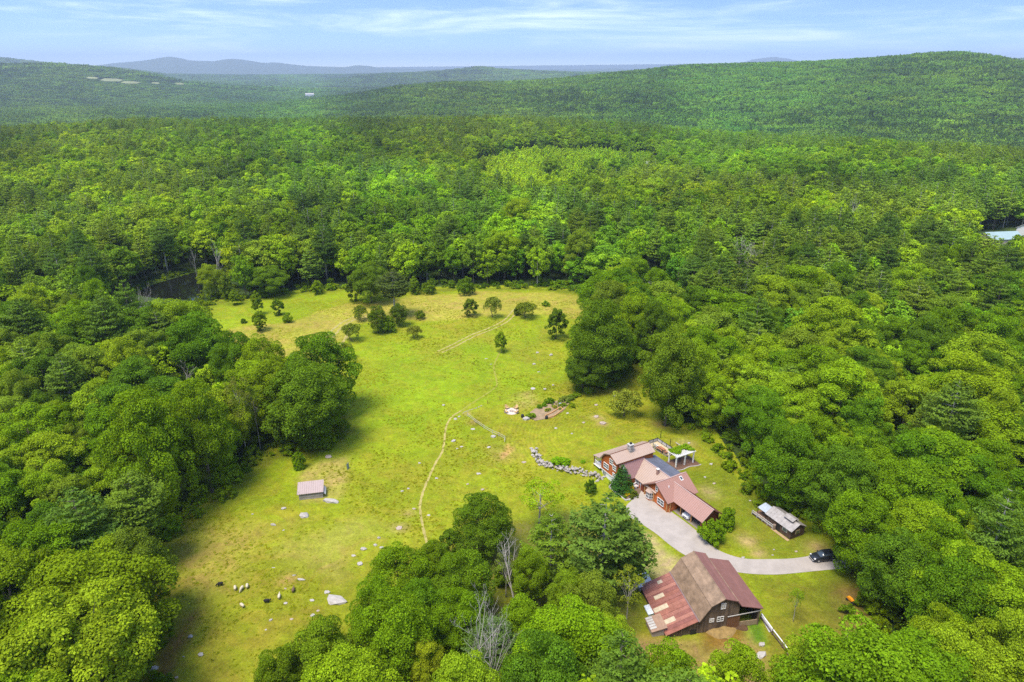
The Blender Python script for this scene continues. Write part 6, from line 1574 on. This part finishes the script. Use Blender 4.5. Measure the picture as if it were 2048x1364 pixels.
# ------------------------------------------------------------------ garden beds and fire pit on the lawn
q = at(1023, 823); fp = empty('fire_pit', (q[0], q[1], tz(q[0], q[1])), .2); tag(fp, 'round pale paved fire pit circle on the lawn', 'fire pit')
g = random.Random(8)
MB().ring((0, 0), 1.85, -.1, .10, 20).build('pad', plain('pale_sand', (.62, .52, .44), .9, .1, 3), fp)
for k in range(9):
    a_ = 6.283 * k / 9; o = link('stone', g.choice(ST_P), fp, (.45 * math.cos(a_), .45 * math.sin(a_), .2)); o.scale = (.2, .2, .18)
for k in range(16):
    a0, a1 = 6.283 * k / 16, 6.283 * (k + .92) / 16; MB().prism([(1.3 * math.cos(a0), 1.3 * math.sin(a0), .1), (1.8 * math.cos(a0), 1.8 * math.sin(a0), .1), (1.8 * math.cos(a1), 1.8 * math.sin(a1), .1), (1.3 * math.cos(a1), 1.3 * math.sin(a1), .1)], (0, 0, .03)).build('paver', plain('pale_paver%d' % k, (.56, .46, .4), .9, .15, 3) if k == 0 else MATS['pale_paver0'], fp)
M_CEDAR = plain('cedar', (.50, .33, .15), .7, .15, 3)
for k, (a_, lb) in enumerate(((2.3, 'wooden garden chair behind the fire pit, left'), (.85, 'wooden garden chair behind the fire pit, right'), (3.75, 'wooden garden chair in front of the fire pit, left'), (5.6, 'wooden garden chair in front of the fire pit, right'))):
    x, y = q[0] + 1.6 * math.cos(a_), q[1] + 1.6 * math.sin(a_); chair((x, y, tz(x, y) + .12), a_ - math.pi / 2, M_CEDAR, lb, name='garden_chair')
# vegetable beds
vb = [at(*p)[:2] for p in ((1052, 831), (1070, 818), (1120, 800), (1140, 806), (1125, 824), (1105, 836), (1070, 842))]
sheet('garden_soil', vb, plain('garden_earth', (.27, .19, .11), .95, .3, 1.2), .13, 'bare earth and straw of the vegetable garden', step=.8)
tb = empty('raised_bed', (0, 0, 0)); tag(tb, 'long timber-edged raised bed along the front of the vegetable garden', 'raised bed')
c = [Vector(at(*p)) for p in ((1095, 838), (1110, 833), (1126, 821), (1121, 816), (1104, 827), (1090, 833))]
for k in range(6):
    p, r_ = c[k], c[(k + 1) % 6]; n = Vector((-(r_ - p).y, (r_ - p).x, 0)).normalized() * .09; u_ = Vector((0, 0, .42)); MB().slab([p - n + u_, r_ - n + u_, r_ + n + u_, p + n + u_], .42).build('timber', M_LOGEND, tb)
for (px, py, s, cc, lb) in ((1067, 834, .6, (.10, .2, .014), 'bright green clump at the near-left corner of the vegetable garden'), (1078, 816, .6, (.07, .15, .014), 'dark green row plant behind the vegetable garden, nearest the fire pit'), (1088, 812, .6, (.07, .16, .014), 'dark green plant in the row behind the vegetable garden'), (1100, 806, .8, (.06, .13, .014), 'tall green plant at the back of the vegetable garden'),
                        (1128, 803, .8, (.10, .15, .06), 'silvery plant at the far end of the vegetable garden'), (1138, 800, .8, (.08, .14, .04), 'grey-green plant right of the silvery one in the garden'), (1095, 822, .5, (.16, .2, .06), 'pale straw-coloured plants in the middle of the vegetable garden'), (1110, 816, .5, (.17, .2, .06), 'pale plants beside the raised bed in the vegetable garden')):
    x, y, z = at(px, py); e = plant('bush', x, y, s * 1.7, s * 1.3, cc, lb, z=z); e.name = 'garden_plant'; e['category'] = 'plant'
for (px, py, lb) in ((1045, 835, 'dark bin behind the pale boulder by the vegetable garden'), (1093, 838, 'dark bin at the near end of the raised bed'), (1120, 812, 'grey bin at the far end of the vegetable garden')):
    x, y, z = at(px, py); m = MB().tube([(0, 0, -.1), (0, 0, .15), (0, 0, .8), (0, 0, .85)], [.36, .4, .36, .3], 10); o = m.build('compost_bin', M_BLACK if 'dark' in lb else plain('bin_grey', (.28, .28, .34), .6, .1, 3)); o.location = (x, y, z); tag(o, lb, 'bin')
# green drift above the rubble wall
for (px, py, s, lb) in ((1112, 925, 1.1, 'bright green bush mass above the rubble wall, left end'), (1130, 928, 1.2, 'bright green bush mass above the rubble wall, right end'), (1166, 925, .6, 'small bright bush near the porch above the rubble wall'), (1121, 926, 1.1, 'bright green bush mass above the rubble wall, middle')):
    x, y, z = at(px, py); plant('bush', x, y, s * 1.0, s, (.10, .22, .012), lb, z=z)

# ------------------------------------------------------------------ boulders
BOULD = [(672, 1202, 56, 'big flat pale ledge boulder beside the middle grove'), (654, 1185, 17, 'pale boulder just above the big flat ledge'), (602, 1160, 22, 'long pale boulder in the lower pasture above the sheep'), (588, 1152, 10, 'small pale stone beside the long pale boulder'), (624, 1201, 13, 'round pale boulder left of the big flat ledge'),
 (542, 1241, 9, 'upright pointed stone in the lower pasture'), (727, 1099, 16, 'oval white boulder, left of the boulder trio by the grove'), (751, 1091, 10, 'middle stone of the trio near the grove'), (763, 1096, 11, 'right stone of the trio near the grove'), (758, 1077, 9, 'upright white stone behind the trio near the grove'), (720, 1129, 15, 'white boulder nearest the grove flank'), (707, 1112, 12, 'low broken stone between the oval boulder and the white one'),
 (798, 1057, 16, 'flat brown-ringed rock in mid pasture'), (609, 1033, 24, 'big rounded boulder in front of the pasture shed'), (547, 1051, 15, 'long narrow stone left of the rounded shed boulder'), (571, 1178, 7, 'small pinkish stone above the sheep'), (571, 1207, 10, 'small flat stone right of the dark sheep'), (583, 1239, 9, 'small tan stone below the dark sheep'), (402, 1310, 14, 'pale stone pair at the bottom left pasture'), (532, 1260, 6, 'tiny stone below the pointed one'),
 (625, 1231, 12, 'stone at the left tip of the big flat ledge'), (636, 1222, 8, 'reddish stone touching the big flat ledge'), (547, 1136, 9, 'thin flat stone above the sheep'), (381, 1274, 13, 'pale stone on the leaf litter by the corner oak'), (353, 1356, 9, 'tan stone at the bottom left edge'), (505, 1029, 6, 'small white stone left of the shed boulder'), (567, 1061, 6, 'small white stone below the narrow stone'), (367, 1314, 6, 'tiny stone left of the pale pair'), (306, 1338, 26, 'large grey ledge under the corner oak'),
 (911, 839, 9, 'pale stone right of the footpath bend'), (918, 834, 7, 'mossy stone beside the footpath bend'), (946, 859, 11, 'rounded white boulder below the wire fence'), (987, 874, 13, 'rounded white boulder by the rail gateway'), (907, 883, 12, 'white boulder right of the footpath'), (923, 894, 9, 'split stone below the white footpath boulder'), (914, 898, 6, 'small leaning stone left of the split stone'), (977, 895, 10, 'grey boulder below the gateway boulder'), (957, 948, 13, 'white boulder low in the right pasture'),
 (839, 927, 8, 'dark-sided stone left of the footpath'), (873, 957, 9, 'pale stone right of the lower footpath'), (1052, 839, 19, 'large pale boulder at the corner of the vegetable garden'), (1066, 778, 12, 'flat white boulder beyond the lawn fence'), (1090, 779, 8, 'small boulder touching the lawn fence'), (1106, 771, 6, 'upright stone near the huge maple'), (1068, 729, 9, 'pointed white boulder in the upper pasture'), (1102, 711, 9, 'white boulder nearest the upright dark tree'), (1075, 706, 8, 'pale stone upper right of the pasture'), (1077, 744, 7, 'low stone below the pointed boulder'), (887, 811, 8, 'stone left of the footpath above its bend'), (1048, 925, 12, 'flat reddish rock in the lawn'),
 (972, 718, 8, 'long low stone left of the lone small tree'), (982, 729, 7, 'tilted stone below the long low one'), (663, 1004, 42, 'long pale ledge rock beside the pasture shed'), (657, 914, 18, 'flat tan slab behind the dry pen'), (567, 1018, 13, 'angular pale rock left of the pasture shed'), (1192, 834, 14, 'flat pinkish rock on the lawn, back of the pair'), (1205, 848, 17, 'rounded pinkish rock on the lawn, front of the pair'), (1192, 811, 9, 'tan rock on the lawn above the pair'), (1167, 846, 8, 'tan rock left of the lawn pair'), (1112, 857, 9, 'low pale rock below the vegetable garden'), (1144, 868, 6, 'tiny pale rock in the middle of the lawn'), (1135, 827, 7, 'low pale rock right of the raised bed'), (1229, 792, 8, 'pale rock behind the flowering apple tree'),
 (1410, 955, 6, 'grey round rock on the grass right of the house'), (1428, 968, 8, 'tan rock on the grass right of the house'), (1378, 887, 8, 'white rock behind the pergola'), (1422, 929, 9, 'pale rock at the right woods edge by the house'), (1523, 1290, 17, 'pale egg-shaped boulder in the barn yard'), (1519, 1312, 34, 'large pale ledge rock below the egg-shaped boulder'), (804, 983, 8, 'left of two small stones left of the footpath'), (817, 978, 7, 'right of two small stones left of the footpath'), (935, 969, 7, 'dark-centred stone near the top of the grove'), (965, 980, 9, 'reddish stone at the top of the grove'), (828, 1018, 9, 'pinkish rock close left of the lower footpath'), (857, 1031, 9, 'pale rock close right of the lower footpath'), (1486, 1116, 9, 'white rock beside the driveway curve'), (1548, 1100, 6, 'small white rock near the driveway in the grass'), (1592, 1104, 8, 'brown rock near the parked dark car'), (1545, 1111, 6, 'pale rock at the driveway edge'), (1500, 1002, 6, 'pale rock in the grass left of the shack')]
for i, (px, py, w, lb) in enumerate(BOULD):
    x, y, z = at(px, py); zc = proj(x, y, z)[2]; s = w / 2 / FPX * zc; g = random.Random(i * 7 + 1)
    pal = ST_P if any(k in lb for k in ('pink', 'tan', 'brown', 'red')) else ST_A
    flat = .30 if any(k in lb for k in ('flat', 'ledge', 'low', 'slab')) else .55
    o = link('boulder', g.choice(pal), None, (x, y, z + .05 + s * flat * .25)); asp = .32 if ('long' in lb or 'thin' in lb) else .55 if s > 1.2 else g.uniform(.6, .9)
    o.scale = (s, s * asp, s * flat if 'upright' not in lb else s * .9); o.rotation_euler = (g.uniform(-.15, .15), g.uniform(-.15, .15), g.uniform(-.3, .7)); tag(o, lb, 'boulder')
# ------------------------------------------------------------------ sheep
def sheep_mesh(seed, head_down):
    bm = bmesh.new()
    def ell(c, r, n=10):
        m = Matrix.Translation(c) @ Matrix.Diagonal((*r, 1)); bmesh.ops.create_uvsphere(bm, u_segments=n, v_segments=n // 2 + 2, radius=1, matrix=m)
    ell((0, 0, .62), (.30, .56, .30)); ell((0, .2, .64), (.29, .34, .31)); ell((0, -.3, .63), (.29, .32, .29))
    hz_ = .28 if head_down else .82
    ell((0, .58, .62 if not head_down else .52), (.15, .22, .17)); ell((0, .82, hz_), (.09, .17, .10)); ell((.11, .74, hz_ + .05), (.07, .03, .03), 6); ell((-.11, .74, hz_ + .05), (.07, .03, .03), 6)
    ell((0, .70, (hz_ + .57) / 2), (.12, .14, .16))
    for sx in (-1, 1):
        for yy in (.36, -.36):
            m = Matrix.Translation((sx * .15, yy, .24)); bmesh.ops.create_cone(bm, segments=7, radius1=.045, radius2=.08, depth=.5, cap_ends=True, matrix=m)
    ell((0, -.58, .6), (.06, .07, .14), 6)
    me = bpy.data.meshes.new('sheep'); bm.to_mesh(me); bm.free(); return me
SM = [sheep_mesh(0, True), sheep_mesh(1, False)]
M_WOOL = plain('wool_white', (.52, .45, .32), .95, .1, 8); M_WOOLB = plain('wool_black', (.022, .02, .02), .95, .1, 8); M_WOOLT = plain('wool_brown', (.14, .09, .055), .95, .1, 8)
for (px, py, mt, rz, hd_, lb) in ((441, 1172, M_WOOLB, 1.9, 0, 'black sheep at the left of the flock'), (471, 1180, M_WOOL, .4, 0, 'white sheep, left of three grazing side by side'), (484, 1181, M_WOOL, 3.0, 0, 'white sheep, middle of three grazing side by side'), (495, 1176, M_WOOL, .3, 0, 'white sheep, right of three grazing side by side'),
                               (485, 1215, M_WOOL, .9, 0, 'white sheep grazing alone below the three'), (534, 1206, M_WOOLB, 4.9, 1, 'dark sheep right of the lone white one'), (587, 1184, M_WOOLT, .1, 1, 'brown sheep at the right of the flock'), (559, 1197, M_WOOL, .2, 1, 'white sheep standing between the dark and the brown sheep')):
    x, y, z = at(px, py); me = SM[hd_].copy(); me.materials.append(mt); o = link('sheep', me, None, (x, y, z + .06)); o.rotation_euler = (0, 0, rz); o.scale = (.8,) * 3
    rm = o.modifiers.new('remesh', 'REMESH'); rm.mode = 'VOXEL'; rm.voxel_size = .045; rm.use_smooth_shade = True; tag(o, lb, 'sheep')
# ------------------------------------------------------------------ cars
def car(loc, rz, paint, label):
    t = empty('car', loc, rz); tag(t, label, 'car')
    def loft(secs, mat, name, par=t):
        """secs: list of (x, [(y, z)...]) cross sections along the car"""
        m = MB(); n = len(secs[0][1]); v = [(x, y, z) for x, s in secs for y, z in s]; f = []
        for i in range(len(secs) - 1):
            for j in range(n): f.append((i * n + j, i * n + (j + 1) % n, (i + 1) * n + (j + 1) % n, (i + 1) * n + j))
        f.append(tuple(range(n - 1, -1, -1))); f.append(tuple((len(secs) - 1) * n + j for j in range(n))); m.add(v, f); return m.build(name, mat, par, True)
    def sec(w, z0, z1, z2): return [(-w, z0), (-w * 1.0, z1), (-w * .86, z2), (0, z2 + .03), (w * .86, z2), (w, z1), (w, z0), (0, z0 - .02)]
    o = loft([(2.25, sec(.62, .42, .55, .66)), (2.1, sec(.82, .3, .6, .78)), (1.4, sec(.9, .25, .7, .92)), (.8, sec(.91, .25, .75, 1.0)), (-1.2, sec(.91, .25, .78, 1.03)), (-2.1, sec(.88, .28, .78, 1.02)), (-2.3, sec(.74, .4, .7, .92))], paint, 'body')
    o.modifiers.new('bevel', 'BEVEL').width = .02
    def cab(w, z): return [(-w, .98), (-w * .82, z), (0, z + .04), (w * .82, z), (w, .98), (0, .95)]
    loft([(1.0, cab(.80, 1.0)), (.25, cab(.80, 1.48)), (-1.5, cab(.80, 1.50)), (-2.15, cab(.74, 1.02))], M_GLASS, 'windows')
    MB().slab([(.2, -.62, 1.55), (.2, .62, 1.55), (-1.5, .62, 1.57), (-1.5, -.62, 1.57)], .06).build('roof', paint, t)
    for sx in (1.35, -1.4):
        for sy in (-1, 1):
            w_ = MB().tube([(sx, sy * .72, .33), (sx, sy * .93, .33)], .33, 14).build('wheel', M_BLACK, t); MB().tube([(sx, sy * .93, .33), (sx, sy * .945, .33)], .2, 10).build('rim', M_CONC, w_)
    for sy in (-1, 1):
        MB().slab([(2.16, sy * .5, .76), (2.16, sy * .78, .74), (1.9, sy * .84, .82), (1.95, sy * .5, .84)], .1).build('headlight', M_WHITE, t)
        MB().box((-2.31, sy * .5, .72), (-2.2, sy * .78, .86)).build('tail_light', plain('tail_red%s' % ('' if 'tail_red' not in MATS else '2'), (.3, .02, .02), .3, .05, 2), t)
        MB().box((.55, sy * .93, 1.0), (.72, sy * 1.05, 1.12)).build('mirror', paint, t)
    MB().box((2.2, -.45, .45), (2.29, .45, .58)).build('grille', M_BLACK, t)
    MB().box((2.18, -.7, .34), (2.32, .7, .42)).build('bumper', M_CONC, t)
    return t
M_CARW = plain('car_white', (.72, .72, .73), .25, .02, 2, spec=.5); M_CARK = plain('car_dark', (.018, .02, .024), .2, .02, 2, spec=.6)
x, y = hp(3.55, 10.4); car((x, y, .14), HTH + math.pi + .05, M_CARW, 'white car parked nose out under the carport')
x, y, z = at(1640, 1121); car((x + .6, y + .3, tz(x, y) + .12), math.radians(188), M_CARK, 'dark car parked on the driveway at the right woods edge')
# orange machine
x, y, z = at(1699, 1202); tr = empty('orange_machine', (x, y, z), 1.9); tr.scale = (.75,) * 3; tag(tr, 'small orange machine half hidden under the right woods edge', 'machine'); M_OR = plain('orange_paint', (.75, .27, .015), .4, .08, 2)
MB().prism([(-.9, -.3, .45), (.5, -.3, .45), (.7, -.3, .7), (.5, -.3, .95), (-.3, -.3, 1.0), (-.9, -.3, .8)], (0, .6, 0)).build('hood', M_OR, tr); MB().box((-1.5, -.3, .4), (-.9, .3, .6)).build('frame', M_BLACK, tr); MB().box((-1.4, -.25, .6), (-1.0, .25, .72)).build('seat', M_BLACK, tr)
for sx, rr_ in ((-1.2, .42), (.35, .28)):
    for sy in (-1, 1): MB().tube([(sx, sy * .32, rr_), (sx, sy * .55, rr_)], rr_, 12).build('wheel', M_BLACK, tr)
# ------------------------------------------------------------------ houses glimpsed among the trees
def small_house(px, py, rz, L_, W_, H_, R_, wall, roofm, label, name='house'):
    x, y, z = at(px, py); h = empty(name, (x, y, z), rz); tag(h, label, 'house')
    MB().prism([(-L_ / 2, yy, zz) for yy, zz in ((-W_ / 2, -1), (W_ / 2, -1), (W_ / 2, H_), (0, H_ + R_), (-W_ / 2, H_))], (L_, 0, 0)).build('wall', wall, h)
    for s in (-1, 1): MB().slab([(-L_ / 2 - .4, s * (W_ / 2 + .4), H_ - .15), (L_ / 2 + .4, s * (W_ / 2 + .4), H_ - .15), (L_ / 2 + .4, 0, H_ + R_ + .1), (-L_ / 2 - .4, 0, H_ + R_ + .1)], .15).build('roof_slope', roofm, h)
    for k in range(3):
        w_ = MB().box((-L_ / 2 + L_ * (k + .7) / 3.4 - .6, -W_ / 2 - .06, 1.0), (-L_ / 2 + L_ * (k + .7) / 3.4 + .6, -W_ / 2, 2.3)).build('window', M_WHITE, h); c_ = -L_ / 2 + L_ * (k + .7) / 3.4; MB().box((c_ - .5, -W_ / 2 - .08, 1.1), (c_ + .5, -W_ / 2 - .06, 2.2)).build('pane', M_GLASS, w_)
    return h
M_TEAL = plain('teal_metal', (.27, .36, .36), .4, .1, .6)
small_house(1995, 492, .15, 17, 9, 4.5, 2.6, plain('tan_wall', (.45, .38, .3), .8, .1, 1), M_TEAL, 'building with a pale teal metal roof among trees at the right edge')
small_house(2052, 470, .5, 9, 6, 4, 2, M_WHITE, plain('pale_roof', (.6, .58, .56), .6, .1, 1), 'white-roofed outbuilding behind the teal roof at the right edge')
small_house(1298, 336, .6, 9, 7, 4, 2.4, M_WHITE, M_CONC, 'white house at the right end of the sapling clearing')
small_house(279, 352, 1.2, 4.5, 4.5, 13, 2.5, M_WHITE, M_CONC, 'tall narrow white building standing among trees far left', 'tower_house')

fx, fy = march(620, 195, 1500, 9000); wh = empty('farmhouse', (fx, fy, tz(fx, fy) + 14), .3); tag(wh, 'tiny white farm building far off in the valley', 'house')
MB().prism([(-22, yy, zz) for yy, zz in ((-8, -15), (8, -15), (8, 6), (0, 11), (-8, 6))], (44, 0, 0)).build('wall', M_WHITE, wh)
for s_ in (-1, 1): MB().slab([(-23, s_ * 9, 5.6), (23, s_ * 9, 5.6), (23, 0, 11.6), (-23, 0, 11.6)], .5).build('roof_slope', M_CONC, wh)
# ------------------------------------------------------------------ haze
M_HAZE, nt, out = new_mat('haze')
pv = nt.nodes.new('ShaderNodeVolumePrincipled')
pv.inputs['Color'].default_value = (0.66, 0.79, 0.97, 1); pv.inputs['Density'].default_value = 8.5e-5; pv.inputs['Anisotropy'].default_value = 0.2
nt.links.new(pv.outputs[0], out.inputs['Volume'])
hz = MB().box((-27500, -27500, -140), (27500, 27500, 620)).build('haze', M_HAZE)
tag(hz, 'pale summer haze lying over the valley and hills', kind='stuff')
